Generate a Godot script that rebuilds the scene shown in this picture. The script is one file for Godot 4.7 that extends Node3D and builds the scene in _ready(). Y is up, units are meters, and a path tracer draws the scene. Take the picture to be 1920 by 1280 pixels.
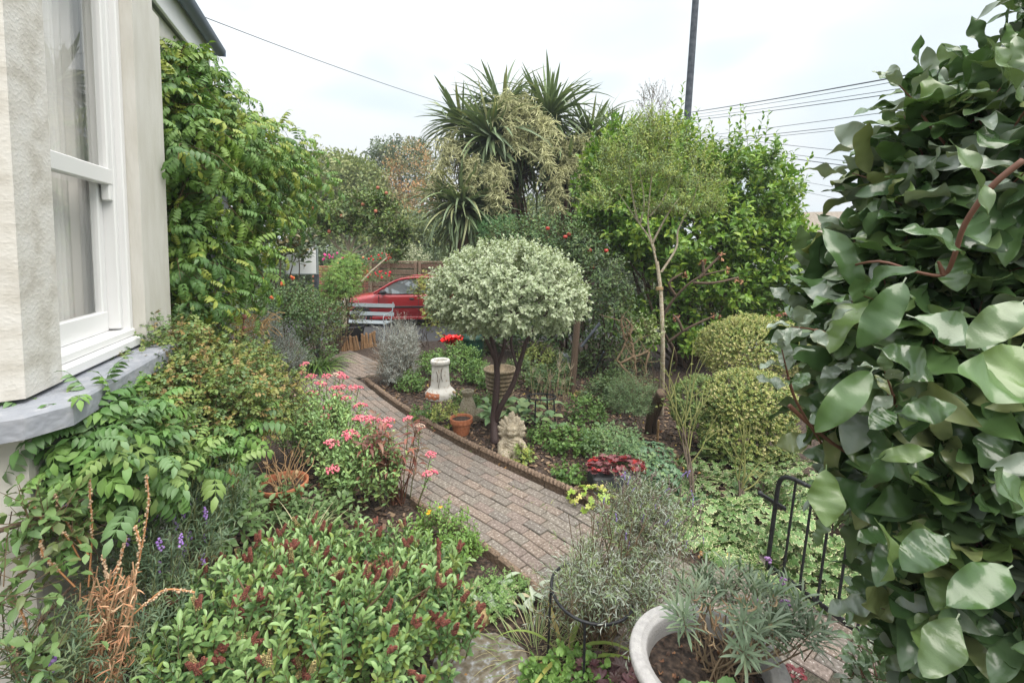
extends Node3D
# A front garden on an overcast autumn day: bay-windowed house on the left, brick path, clipped shrubs, cabbage palms, parked car.

var rng := RandomNumberGenerator.new()
var lumps := FastNoiseLite.new()
var eye := Vector3(0, 2.3, 0)
var M := {}
var LEAF := {}

class MB:
	var v := PackedVector3Array()
	var c := PackedColorArray()
	var f := PackedInt32Array()
	func vert(p: Vector3, col := Color.WHITE) -> int:
		v.append(p)
		c.append(col)
		return v.size() - 1
	func tri(a: int, b: int, d: int) -> void:
		f.append(a)
		f.append(b)
		f.append(d)
	func quad(a: int, b: int, d: int, e: int) -> void:
		tri(a, b, d)
		tri(a, d, e)
	# a flat convex polygon turned to face away from the point inside
	func poly(pts: Array, inside: Vector3, col := Color.WHITE) -> void:
		var mid := Vector3.ZERO
		for p in pts:
			mid += p
		mid /= pts.size()
		var n: Vector3 = (pts[1] - pts[0]).cross(pts[2] - pts[0])
		var turn: bool = n.dot(mid - inside) < 0.0
		var at := v.size()
		for p in pts:
			vert(p, col)
		for i in range(1, pts.size() - 1):
			if turn:
				tri(at, at + i + 1, at + i)
			else:
				tri(at, at + i, at + i + 1)
	# a box with chamfered edges
	func box(xf: Transform3D, size: Vector3, col := Color.WHITE, bev := 0.0) -> void:
		var h := size / 2.0
		if bev <= 0.0:
			for a in 3:
				for s in [-1.0, 1.0]:
					var pts := []
					for q in [[-1, -1], [1, -1], [1, 1], [-1, 1]]:
						var p := Vector3()
						p[a] = s * h[a]
						p[(a + 1) % 3] = q[0] * h[(a + 1) % 3]
						p[(a + 2) % 3] = q[1] * h[(a + 2) % 3]
						pts.append(xf * p)
					poly(pts, xf.origin, col)
			return
		var at := func(s: Vector3, a: int) -> Vector3:
			var p := s * (h - Vector3.ONE * bev)
			p[a] = s[a] * h[a]
			return xf * p
		for a in 3:
			var b := (a + 1) % 3
			var d := (a + 2) % 3
			for s in [-1.0, 1.0]:
				var pts := []
				for q in [[-1, -1], [1, -1], [1, 1], [-1, 1]]:
					var sg := Vector3()
					sg[a] = s
					sg[b] = q[0]
					sg[d] = q[1]
					pts.append(at.call(sg, a))
				poly(pts, xf.origin, col)
				for s2 in [-1.0, 1.0]:
					var e := []
					var s1 := Vector3()
					s1[a] = s
					s1[b] = s2
					s1[d] = -1
					e.append(at.call(s1, a))
					e.append(at.call(s1, b))
					s1[d] = 1
					e.append(at.call(s1, b))
					e.append(at.call(s1, a))
					poly(e, xf.origin, col)
		for i in 8:
			var sg := Vector3(1 if i & 1 else -1, 1 if i & 2 else -1, 1 if i & 4 else -1)
			poly([at.call(sg, 0), at.call(sg, 1), at.call(sg, 2)], xf.origin, col)
	func tube(path: Array, rad, sides := 6, col := Color.WHITE, cap := true) -> void:
		if path.size() > 2 and path.size() < 10 and sides > 4:
			# round the corners
			var p2 := []
			var r2 := []
			var last := path.size() - 1
			for i in last:
				var a: Vector3 = path[maxi(i - 1, 0)]
				var b: Vector3 = path[i]
				var d: Vector3 = path[i + 1]
				var e: Vector3 = path[mini(i + 2, last)]
				for k in 4:
					var t := k / 4.0
					p2.append(b.cubic_interpolate(d, a, e, t))
					r2.append(lerpf(rad[i], rad[i + 1], t) if rad is Array else rad)
			p2.append(path[last])
			r2.append(rad[last] if rad is Array else rad)
			path = p2
			rad = r2
		var n := path.size()
		var up := Vector3.UP
		var first := v.size()
		for i in n:
			var t: Vector3 = (path[mini(i + 1, n - 1)] - path[maxi(i - 1, 0)]).normalized()
			if i == 0 and absf(t.dot(up)) > 0.95:
				up = Vector3.RIGHT
			var x := up.cross(t).normalized()
			if x.length_squared() < 0.5:
				x = Vector3.RIGHT.cross(t).normalized()
			up = t.cross(x)
			var r: float = rad[i] if rad is Array else rad
			for k in sides:
				var a := TAU * k / sides
				vert(path[i] + (x * cos(a) + up * sin(a)) * r, col)
		for i in n - 1:
			for k in sides:
				var a := first + i * sides + k
				var b := first + i * sides + (k + 1) % sides
				quad(a, b, b + sides, a + sides)
		if cap:
			for e in [0, n - 1]:
				var q := vert(path[e], col)
				for k in sides:
					var a: int = first + e * sides + k
					var b: int = first + e * sides + (k + 1) % sides
					if e == 0:
						tri(q, b, a)
					else:
						tri(q, a, b)
	# profile of (radius, height) from the bottom up the outside
	func lathe(profile: Array, segs: int, xf: Transform3D, col := Color.WHITE) -> void:
		var first := v.size()
		for p in profile:
			for k in segs:
				var a := TAU * k / segs
				vert(xf * Vector3(cos(a) * p.x, p.y, sin(a) * p.x), col)
		for i in profile.size() - 1:
			for k in segs:
				var a := first + i * segs + k
				var b := first + i * segs + (k + 1) % segs
				quad(a, a + segs, b + segs, b)
	# rows of points; right of the row direction, then up the rows, is the outside by (row x column)
	func grid(rows: Array, cols = null) -> void:
		var w: int = rows[0].size()
		var first := v.size()
		for i in rows.size():
			for j in w:
				vert(rows[i][j], Color.WHITE if cols == null else cols[i][j])
		for i in rows.size() - 1:
			for j in w - 1:
				var a := first + i * w + j
				quad(a, a + 1, a + w + 1, a + w)
	func blob(p: Vector3, r: Vector3, col := Color.WHITE, segs := 6, rings := 4) -> void:
		var first := v.size()
		for i in range(1, rings):
			var e := PI * i / rings - PI / 2
			for k in segs:
				var a := TAU * k / segs
				vert(p + Vector3(cos(a) * cos(e), sin(e), sin(a) * cos(e)) * r, col)
		var lo := vert(p - Vector3(0, r.y, 0), col)
		var hi := vert(p + Vector3(0, r.y, 0), col)
		for k in segs:
			var k2 := (k + 1) % segs
			tri(lo, first + k, first + k2)
			for i in rings - 2:
				quad(first + i * segs + k, first + (i + 1) * segs + k, first + (i + 1) * segs + k2, first + i * segs + k2)
			var top := first + (rings - 2) * segs
			tri(hi, top + k2, top + k)
	func mesh(shift := Vector3.ZERO) -> ArrayMesh:
		var n := PackedVector3Array()
		n.resize(v.size())
		var g := PackedInt32Array()
		g.resize(f.size())
		for i in range(0, f.size(), 3):
			var a := f[i]
			var b := f[i + 1]
			var d := f[i + 2]
			var q := (v[b] - v[a]).cross(v[d] - v[a])
			n[a] += q
			n[b] += q
			n[d] += q
			g[i] = a
			g[i + 1] = d
			g[i + 2] = b
		var w := v.duplicate()
		for i in n.size():
			n[i] = n[i].normalized() if n[i].length_squared() > 1e-20 else Vector3.UP
			w[i] -= shift
		var arr := []
		arr.resize(Mesh.ARRAY_MAX)
		arr[Mesh.ARRAY_VERTEX] = w
		arr[Mesh.ARRAY_NORMAL] = n
		arr[Mesh.ARRAY_COLOR] = c
		arr[Mesh.ARRAY_INDEX] = g
		var m := ArrayMesh.new()
		m.add_surface_from_arrays(Mesh.PRIMITIVE_TRIANGLES, arr)
		return m

class Bag:
	var t: Array[Transform3D] = []
	var k := PackedInt32Array()

func rf(a: float, b: float) -> float:
	return rng.randf_range(a, b)

func rdir() -> Vector3:
	var y := rf(-1, 1)
	var a := rf(0, TAU)
	var r := sqrt(1 - y * y)
	return Vector3(cos(a) * r, y, sin(a) * r)

func at3(p: Vector3, turn := 0.0) -> Transform3D:
	return Transform3D(Basis(Vector3.UP, turn), p)

# z along dir, y as near to up as can be
func orient(p: Vector3, dir: Vector3, up: Vector3, s := 1.0, roll := 0.0) -> Transform3D:
	var z := dir.normalized()
	var x := up.cross(z)
	if x.length_squared() < 1e-6:
		x = Vector3(0.31, 0.1, 0.9).cross(z)
	x = x.normalized()
	var y := z.cross(x)
	if roll:
		x = x.rotated(z, roll)
		y = y.rotated(z, roll)
	return Transform3D(Basis(x * s, y * s, z * s), p)

func where(n: Node3D) -> Vector3:
	var p := Vector3.ZERO
	var q: Node = n
	while q is Node3D and q != self:
		p += q.position
		q = q.get_parent()
	return p

func thing(called: String, label: String, category: String, base := Vector3.ZERO, group := "", kind := "") -> Node3D:
	var o := Node3D.new()
	o.name = called
	o.position = base
	add_child(o, true)
	return tag(o, label, category, group, kind)

func tag(o, label: String, category: String, group := "", kind := ""):
	if label:
		o.set_meta("label", label)
	if category:
		o.set_meta("category", category)
	if group:
		o.set_meta("group", group)
	if kind:
		o.set_meta("kind", kind)
	return o

# one mesh from points given in the garden's own metres, under parent
func part(parent: Node, called: String, mb: MB, m: Material, stuff := false) -> MeshInstance3D:
	var o := MeshInstance3D.new()
	o.name = called
	o.mesh = mb.mesh(where(parent) if parent is Node3D else Vector3.ZERO)
	o.material_override = m
	parent.add_child(o, true)
	if stuff:
		o.set_meta("kind", "stuff")
	return o

# the same as a thing that is one mesh, its origin at base
func solo(called: String, mb: MB, m: Material, label: String, category: String, base: Vector3, group := "", kind := "") -> MeshInstance3D:
	var o := MeshInstance3D.new()
	o.name = called
	o.position = base
	o.mesh = mb.mesh(base)
	o.material_override = m
	add_child(o, true)
	tag(o, label, category, group, kind)
	return o

func noise_tex(freq: float, stops: Array, colors: Array, size := 256, normal := false, sd := 3, kind := FastNoiseLite.TYPE_SIMPLEX_SMOOTH, oct := 4) -> NoiseTexture2D:
	var n := FastNoiseLite.new()
	n.noise_type = kind
	n.frequency = freq
	n.fractal_octaves = oct
	n.seed = sd
	var t := NoiseTexture2D.new()
	t.width = size
	t.height = size
	t.seamless = true
	t.noise = n
	if normal:
		t.as_normal_map = true
	elif colors:
		var g := Gradient.new()
		g.offsets = PackedFloat32Array(stops)
		g.colors = PackedColorArray(colors)
		t.color_ramp = g
	return t

func lin(r: float, g: float, b: float) -> Color:
	return Color(r, g, b).linear_to_srgb()

func mat(col: Color, rough := 0.8, spec := 0.5) -> StandardMaterial3D:
	var m := StandardMaterial3D.new()
	m.albedo_color = col.linear_to_srgb()
	m.roughness = rough
	m.metallic_specular = spec
	m.vertex_color_use_as_albedo = true
	return m

func textured(tex: Texture2D, scale: float, rough := 0.9, bump: Texture2D = null, bump_cm := 0.5, tint := Color.WHITE) -> StandardMaterial3D:
	var m := mat(tint, rough)
	m.albedo_texture = tex
	m.uv1_triplanar = true
	m.uv1_world_triplanar = true
	m.uv1_scale = Vector3.ONE * scale
	if bump:
		m.heightmap_enabled = true
		m.heightmap_texture = bump
		m.heightmap_scale = bump_cm
	return m

func leaf_mat(tint: Color, o: Dictionary) -> StandardMaterial3D:
	var m := mat(tint, o.get("rough", 0.5), o.get("spec", 0.5))
	var b: float = o.get("back", 0.35)
	if b > 0:
		m.backlight_enabled = true
		m.backlight = Color(b, b, b * 0.6).linear_to_srgb()
	if o.has("bump"):
		m.uv1_triplanar = true
		m.uv1_scale = Vector3.ONE * o.get("bump_uv", 9.0)
		m.heightmap_enabled = true
		m.heightmap_texture = o.bump
		m.heightmap_scale = o.get("bump_cm", 0.3)
	return m

# ---- leaves -------------------------------------------------------------------------------------------
func blade(mb: MB, xf: Transform3D, L: float, W: float, o := {}) -> void:
	var rows: int = o.get("rows", 5)
	var e: float = log(0.5) / log(o.get("peak", 0.42))
	var p: float = o.get("p", 0.8)
	var curl: float = o.get("curl", 0.5)
	var fold: float = o.get("fold", 0.25)
	var wav: float = o.get("wave", 0.0)
	var ph: float = o.get("phase", 0.0)
	var pet: float = o.get("pet", 0.0)
	var quilt: float = o.get("quilt", 0.0)
	var us: Array = [-1.0, -0.62, 0.0, 0.62, 1.0] if o.get("wide", false) else [-1.0, 0.0, 1.0]
	var cm: Color = o.get("mid", Color.WHITE)
	var ci: Color = o.get("inn", Color.WHITE)
	var ce: Color = o.get("edge", ci)
	var ct: Color = o.get("tip", Color.WHITE)
	var pts := []
	var cols := []
	var y := 0.0
	var z := pet
	for i in rows + 1:
		var t := float(i) / rows
		var th := curl * t
		if i:
			z += cos(th) * L / rows
			y -= sin(th) * L / rows
		var w := W / 2 * pow(maxf(sin(PI * pow(clampf(t, 0.005, 0.995), e)), 0.0), p)
		if i == rows:
			w = maxf(w * 0.3, 0.0004)
		if o.get("strap", false):
			w = W / 2 * (minf(1.0, 0.55 + t * 2.0)) * pow(maxf(1.0 - pow(t, 2.6), 0.0), 0.8) + 0.0004
		var r := PackedVector3Array()
		var cl := PackedColorArray()
		for u in us:
			var q: float = sin(t * rows * PI * 0.5 + absf(u) * 1.2) if quilt > 0.0 else 0.0
			var up: float = fold * absf(u) * w + wav * w * u * u * sin(t * 11.0 + ph + u * 1.3) + quilt * w * q * (1.0 if absf(u) < 0.9 else 0.5) * minf(absf(u) * 2.0, 1.0)
			r.append(xf * Vector3(u * w, y + up * cos(th), z + up * sin(th)))
			cl.append((cm if u == 0.0 else ce if absf(u) == 1.0 else ci) * Color.WHITE.lerp(ct, pow(t, 4.0)) * (1.0 - 0.10 * q))
		# reversed so that the top (y) side is the outside
		pts.append(r)
		cols.append(cl)
	var first := mb.v.size()
	var k := us.size()
	for i in pts.size():
		for j in k:
			mb.vert(pts[i][j], cols[i][j])
	for i in pts.size() - 1:
		for j in k - 1:
			var a := first + i * k + j
			mb.quad(a, a + k, a + k + 1, a + 1)
	if pet > 0.0:
		var a := mb.vert(xf * Vector3(-0.0012, 0, 0), cm)
		var b := mb.vert(xf * Vector3(0.0012, 0, 0), cm)
		var d := mb.vert(xf * Vector3(0.001, 0, pet), cm)
		var g := mb.vert(xf * Vector3(-0.001, 0, pet), cm)
		mb.quad(a, g, d, b)

func fan(mb: MB, xf: Transform3D, R: float, lobes: int, deep: float, notch: float, o := {}) -> void:
	# a rounded or pointed lobed leaf, its stalk at the origin and its tip along z
	var n := lobes * 4
	var cm: Color = o.get("mid", Color.WHITE)
	var ci: Color = o.get("inn", Color.WHITE)
	var ce: Color = o.get("edge", ci)
	var cup: float = o.get("cup", 0.15)
	var sharp: float = o.get("sharp", 1.0)
	var long: float = o.get("long", 1.0)
	var q := mb.vert(xf * Vector3(0, 0, 0), cm)
	var a1 := []
	var a2 := []
	for i in n + 1:
		var s := float(i) / n
		var a := lerpf(-PI + notch, PI - notch, s)
		var lob := pow(absf(cos(PI * lobes * (s - 0.5) + (0.0 if lobes % 2 else PI / 2))), sharp)
		var r := R * (1.0 - deep + deep * lob) * (1.0 + (long - 1.0) * pow(maxf(cos(a), 0.0), 3.0))
		var wob := 0.07 * R * sin(i * 2.3 + lobes)
		for ring in 2:
			var k: float = o.get("rim", 0.72) if ring == 0 else 1.0
			var p := Vector3(sin(a) * r * k, (cup * R * k * k) + wob * (k if ring else 0.3), (cos(a) * r) * k)
			(a1 if ring == 0 else a2).append(mb.vert(xf * p, ci if ring == 0 else ce))
	for i in n:
		mb.tri(q, a1[i], a1[i + 1])
		mb.quad(a1[i], a2[i], a2[i + 1], a1[i + 1])

func mesh_of(build: Callable) -> ArrayMesh:
	var mb := MB.new()
	build.call(mb)
	return mb.mesh()

func blades(n: int, L: float, W: float, o := {}) -> Array:
	var out := []
	for i in n:
		var mb := MB.new()
		var q := o.duplicate()
		q.curl = o.get("curl", 0.5) + (i - (n - 1) / 2.0) * o.get("curl_j", 0.35)
		q.fold = o.get("fold", 0.25) * (0.7 + 0.4 * i)
		q.phase = i * 1.9
		blade(mb, Transform3D.IDENTITY, L * (1.0 + 0.08 * (i - 1)), W * (1.0 - 0.07 * (i - 1)), q)
		out.append(mb.mesh())
	return out

# a leaf of many leaflets along a drooping stalk
func pinnate(n: int, pairs: int, L: float, LL: float, LW: float, o := {}) -> Array:
	var out := []
	for q in n:
		var mb := MB.new()
		var curl: float = o.get("curl", 0.9) + 0.35 * (q - (n - 1) / 2.0)
		var start: float = o.get("start", 0.2)
		var path := []
		var p := Vector3.ZERO
		var steps := pairs + 1
		var th := 0.0
		var dirs := []
		path.append(p)
		for i in steps:
			th = curl * float(i) / steps
			var seg := L * (start if i == 0 else (1.0 - start) / (steps - 1))
			var d := Vector3(0.06 * sin(q * 2.0 + i), -sin(th), cos(th)).normalized()
			p += d * seg
			path.append(p)
			dirs.append(d)
		mb.tube(path, 0.0016, 3, o.get("stalk", Color(0.9, 1.0, 0.7)), false)
		for i in steps:
			var d: Vector3 = dirs[i]
			var upn := Vector3.RIGHT.cross(d) * -1.0
			if i == steps - 1:
				blade(mb, orient(path[i + 1], d, upn), LL, LW, o)
			else:
				for s in [-1.0, 1.0]:
					var dd: Vector3 = (d * 0.55 + Vector3(s, 0, 0) + upn * rf(-0.35, 0.1)).normalized()
					blade(mb, orient(path[i + 1], dd, upn + d * 0.1, 0.8 + 0.25 * sin(PI * float(i + 1) / steps)), LL, LW, o)
		out.append(mb.mesh())
	return out

func ball_tints(base: Color, n := 5, spread := 0.3, warm := 0.12) -> Array:
	var out := []
	for i in n:
		var k := 1.0 + spread * (2.0 * i / (n - 1) - 1.0)
		var w := warm * sin(i * 2.4)
		out.append(Color(base.r * k * (1 + w), base.g * k, base.b * k * (1 - w)))
	return out

# leaves one by one where they show largest, the rest as copies
func put(parent: Node3D, bag: Bag, meshes: Array, tints: Array, o := {}, singles := 0, called := "leaf") -> void:
	var base := where(parent)
	var gain: float = o.get("gain", 1.28)
	tints = tints.map(func(q): return Color(q.r * gain, q.g * gain, q.b * gain))
	var n := bag.t.size()
	var order := range(n)
	var far := PackedFloat32Array()
	far.resize(n)
	for i in n:
		far[i] = bag.t[i].origin.distance_squared_to(eye)
	var m := meshes.size()
	if singles > 0 and n > 0:
		var d := Array(far)
		d.sort()
		var cut: float = d[mini(singles, n) - 1]
		var mats := []
		for t in tints:
			var lm := leaf_mat(t, o)
			lm.roughness = clampf(lm.roughness + 0.08 * sin(mats.size() * 2.1), 0.15, 1.0)
			mats.append(lm)
		var got := 0
		var rest := []
		for i in n:
			if far[i] <= cut and got < singles:
				got += 1
				var x := MeshInstance3D.new()
				x.name = called
				x.mesh = meshes[i % m]
				x.material_override = mats[bag.k[i] % tints.size()]
				x.transform = Transform3D(bag.t[i].basis, bag.t[i].origin - base)
				parent.add_child(x, true)
			else:
				rest.append(i)
		order = rest
	if order.is_empty():
		return
	var white := leaf_mat(Color.WHITE, o)
	for j in m:
		var buf := PackedFloat32Array()
		var count := 0
		for i in order:
			if i % m == j:
				count += 1
				var t := bag.t[i]
				var b := t.basis
				var p := t.origin - base
				var cl: Color = tints[bag.k[i] % tints.size()]
				buf.append_array(PackedFloat32Array([b.x.x, b.y.x, b.z.x, p.x, b.x.y, b.y.y, b.z.y, p.y, b.x.z, b.y.z, b.z.z, p.z, cl.r, cl.g, cl.b, 1.0]))
		if count == 0:
			continue
		var mm := MultiMesh.new()
		mm.transform_format = MultiMesh.TRANSFORM_3D
		mm.use_colors = true
		mm.mesh = meshes[j]
		mm.instance_count = count
		mm.buffer = buf
		var mi := MultiMeshInstance3D.new()
		mi.name = {"leaf": "foliage", "blade": "blades", "sprig": "foliage"}.get(called, called + "_mass")
		mi.multimesh = mm
		mi.material_override = white
		mi.set_meta("kind", "stuff")
		parent.add_child(mi, true)

# a stem with leaves along it
func shoot(bag: Bag, tw: MB, p: Vector3, dir: Vector3, o: Dictionary, tint := -1) -> Vector3:
	var len: float = o.get("len", 0.2) * rf(0.75, 1.25)
	var n: int = o.get("k", 7)
	var droop: float = o.get("droop", 0.0)
	var a0: float = o.get("a0", 1.25)
	var a1: float = o.get("a1", 0.5)
	var t0: float = o.get("t0", 0.1)
	var mode: String = o.get("mode", "alt")
	var sky: float = o.get("sky", 0.3)
	var spin := rf(0, TAU)
	var bow: Vector3 = rdir() * len * o.get("bow", 0.12)
	var end: Vector3 = p + dir * len + bow + Vector3.DOWN * droop * len
	var c1 := p + dir * len * 0.55
	var curve := func(t: float) -> Vector3: return p * (1 - t) * (1 - t) + c1 * 2 * t * (1 - t) + end * t * t
	var nt: int = o.get("nt", 5)
	var base_t: int = tint if tint >= 0 else rng.randi() % nt
	for i in n:
		var t := t0 + (1.0 - t0) * float(i) / maxf(n - 1, 1)
		if mode == "opp":
			t = t0 + (1.0 - t0) * float(i / 2) / maxf((n - 1) / 2, 1)
		var d: Vector3 = (curve.call(minf(t + 0.1, 1.0)) - curve.call(maxf(t - 0.1, 0.0))).normalized()
		var x := d.cross(Vector3(0.3, 0.2, 0.93)).normalized()
		var ph: float = spin + (2.4 * i if mode == "alt" else (PI * (i % 2) + PI / 2 * (i / 2)))
		var rad := x.rotated(d, ph + rf(-0.25, 0.25))
		var a: float = lerpf(a0, a1, t) + rf(-0.2, 0.2)
		var ld := (d * cos(a) + rad * sin(a)).normalized()
		var s: float = o.get("size", 1.0) * rf(1.0 - o.get("sj", 0.25), 1.0 + o.get("sj", 0.25)) * (1.0 - o.get("taper", 0.35) * absf(t - 0.45) * 1.8)
		bag.t.append(orient(curve.call(t), ld, d * (1.0 - sky) + Vector3.UP * sky, s, rf(-0.35, 0.35)))
		bag.k.append(nt - 1 if o.has("fresh") and t > o.fresh else base_t if rng.randf() < 0.65 else rng.randi() % nt)
	var w: float = o.get("twig", 0.0)
	if w > 0:
		tw.tube([p, curve.call(0.5), end], [w, w * 0.75, w * 0.4], 3, o.get("twig_col", Color.WHITE), false)
	return end

# shoots all through a lumpy ellipsoid, thicker near its skin
func scatter(bag: Bag, tw: MB, c: Vector3, r: Vector3, n: int, o: Dictionary, tips = null) -> void:
	var up: float = o.get("up", 0.35)
	var shell: float = o.get("shell", 0.55)
	var lump: float = o.get("lump", 0.22)
	var lf: float = o.get("lump_f", 2.2)
	var made := 0
	var tries := 0
	while made < n and tries < n * 6:
		tries += 1
		var d := rdir()
		if d.y < o.get("low", -0.6):
			continue
		var g := 1.0 + lump * lumps.get_noise_3dv((c + d * r) * lf * 40.0) * 2.0
		var q := c + d * r * g * pow(rf(pow(shell, 3.0), 1.0), 0.34)
		if q.y < o.get("ymin", 0.03):
			continue
		if o.has("wall") and o.wall.is_point_over(q):
			continue
		made += 1
		var out := (d / r).normalized()
		var dir: Vector3 = (out * (1.0 - up) + Vector3.UP * up + rdir() * o.get("jit", 0.35)).normalized()
		var end := shoot(bag, tw, q - dir * o.get("len", 0.2) * 0.6, dir, o)
		if tips != null:
			tips.append([end, (end - c) / r, dir])

func limb(mb: MB, a: Vector3, b: Vector3, r0: float, r1: float, wig := 0.08, sides := 6, n := 6, col := Color.WHITE) -> Array:
	var path := []
	var rad := []
	var L := a.distance_to(b)
	var o1 := rdir() * L * wig
	var o2 := rdir() * L * wig
	for i in n + 1:
		var t := float(i) / n
		path.append(a.lerp(b, t) + o1 * sin(t * PI) + o2 * sin(t * TAU) * 0.6)
		rad.append(lerpf(r0, r1, t))
	mb.tube(path, rad, sides, col)
	return path

func arc(a: Vector3, b: Vector3, lift: Vector3, n := 10) -> Array:
	var out := []
	for i in n + 1:
		var t := float(i) / n
		out.append(a.lerp(b, t) + lift * 4.0 * t * (1 - t))
	return out

# a shrub: stems from its base into each lobe, and leafy shoots
func shrub(called: String, label: String, category: String, base: Vector3, lobes: Array, meshes: Array, tints: Array, o: Dictionary, group := "") -> Node3D:
	var n := thing(called, label, category, base, group)
	var bag := Bag.new()
	var tw := MB.new()
	var st := MB.new()
	o.nt = tints.size()
	for l in lobes:
		scatter(bag, tw, l[0], l[1], l[2], o)
		if o.get("stem", 0.012) > 0:
			for i in o.get("stems", 3):
				var to: Vector3 = l[0] + rdir() * l[1] * 0.6
				if to.y < base.y + 0.1:
					to.y = base.y + 0.15
				limb(st, base + Vector3(rf(-0.06, 0.06), -0.02, rf(-0.06, 0.06)), to, o.get("stem", 0.012), o.get("stem", 0.012) * 0.35, 0.1, 5, 5)
	if st.v.size():
		part(n, o.get("stem_name", "stem"), st, o.get("stem_mat", M.bark))
	if tw.v.size():
		part(n, "twigs", tw, o.get("twig_mat", M.twig), true)
	put(n, bag, meshes, tints, o, o.get("singles", 0), o.get("leaf_name", "leaf"))
	return n

# ---- the garden ---------------------------------------------------------------------------------------
func _ready() -> void:
	rng.seed = 20240917
	lumps.seed = 5
	var cam := Camera3D.new()
	cam.name = "camera"
	cam.projection = Camera3D.PROJECTION_FRUSTUM
	cam.near = 0.05
	cam.far = 600.0
	cam.size = 2.0 * 0.05 * 640.0 / 880.0
	cam.frustum_offset = Vector2(0.0, -0.05 * 126.8 / 880.0)
	cam.position = eye
	cam.rotation_degrees = Vector3(-3.2, 0, 0)
	add_child(cam)
	cam.current = true
	var env := Environment.new()
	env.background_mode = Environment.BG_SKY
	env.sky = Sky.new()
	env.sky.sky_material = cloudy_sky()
	env.tonemap_mode = Environment.TONE_MAPPER_LINEAR
	env.tonemap_exposure = 3.15
	env.sdfgi_enabled = true
	env.ssao_enabled = true
	env.ssil_enabled = true
	env.fog_enabled = true
	env.fog_density = 0.0016
	env.fog_light_color = Color(0.93, 0.96, 1.0)
	var we := WorldEnvironment.new()
	we.name = "world"
	we.environment = env
	add_child(we)
	var sun := DirectionalLight3D.new()
	sun.name = "sun"
	sun.light_color = Color(1.0, 0.97, 0.93)
	sun.light_energy = 0.5
	sun.light_angular_distance = 60.0
	sun.shadow_enabled = true
	sun.rotation_degrees = Vector3(-60, 42, 0)
	add_child(sun)
	materials()
	leaf_kinds()
	ground()
	house()
	background()
	far_garden()
	hedges()
	middle_bed()
	left_bed()
	near_left()
	near_middle()
	right_side()
	loose_things()

func cloudy_sky() -> PanoramaSkyMaterial:
	var w := 512
	var h := 256
	var im := Image.create_empty(w, h, false, Image.FORMAT_RGBF)
	var n := FastNoiseLite.new()
	n.seed = 11
	n.frequency = 1.3
	n.fractal_octaves = 4
	var gaps := [Vector3(0.50, 0.33, -1), Vector3(0.62, 0.24, -1), Vector3(-1, 0.5, -0.6), Vector3(0.9, 0.4, 0.6), Vector3(-0.2, 0.6, 1), Vector3(1, 0.25, 0.1), Vector3(-0.8, 0.3, 0.9)]
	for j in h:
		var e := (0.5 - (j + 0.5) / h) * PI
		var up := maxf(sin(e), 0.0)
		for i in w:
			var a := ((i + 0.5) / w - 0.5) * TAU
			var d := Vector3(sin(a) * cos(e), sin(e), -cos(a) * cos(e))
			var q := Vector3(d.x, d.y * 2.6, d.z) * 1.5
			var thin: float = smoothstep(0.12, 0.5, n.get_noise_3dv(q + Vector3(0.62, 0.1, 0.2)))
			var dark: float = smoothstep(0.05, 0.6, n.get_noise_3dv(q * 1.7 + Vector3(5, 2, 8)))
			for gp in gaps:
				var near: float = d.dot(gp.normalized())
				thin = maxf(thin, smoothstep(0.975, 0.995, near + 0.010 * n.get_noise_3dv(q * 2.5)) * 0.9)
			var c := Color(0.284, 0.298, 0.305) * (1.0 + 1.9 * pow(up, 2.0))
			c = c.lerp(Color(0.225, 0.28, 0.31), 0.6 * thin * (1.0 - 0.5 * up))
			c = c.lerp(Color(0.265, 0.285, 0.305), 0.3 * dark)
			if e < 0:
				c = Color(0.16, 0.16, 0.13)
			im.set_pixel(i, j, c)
	var m := PanoramaSkyMaterial.new()
	m.panorama = ImageTexture.create_from_image(im)
	return m

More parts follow.
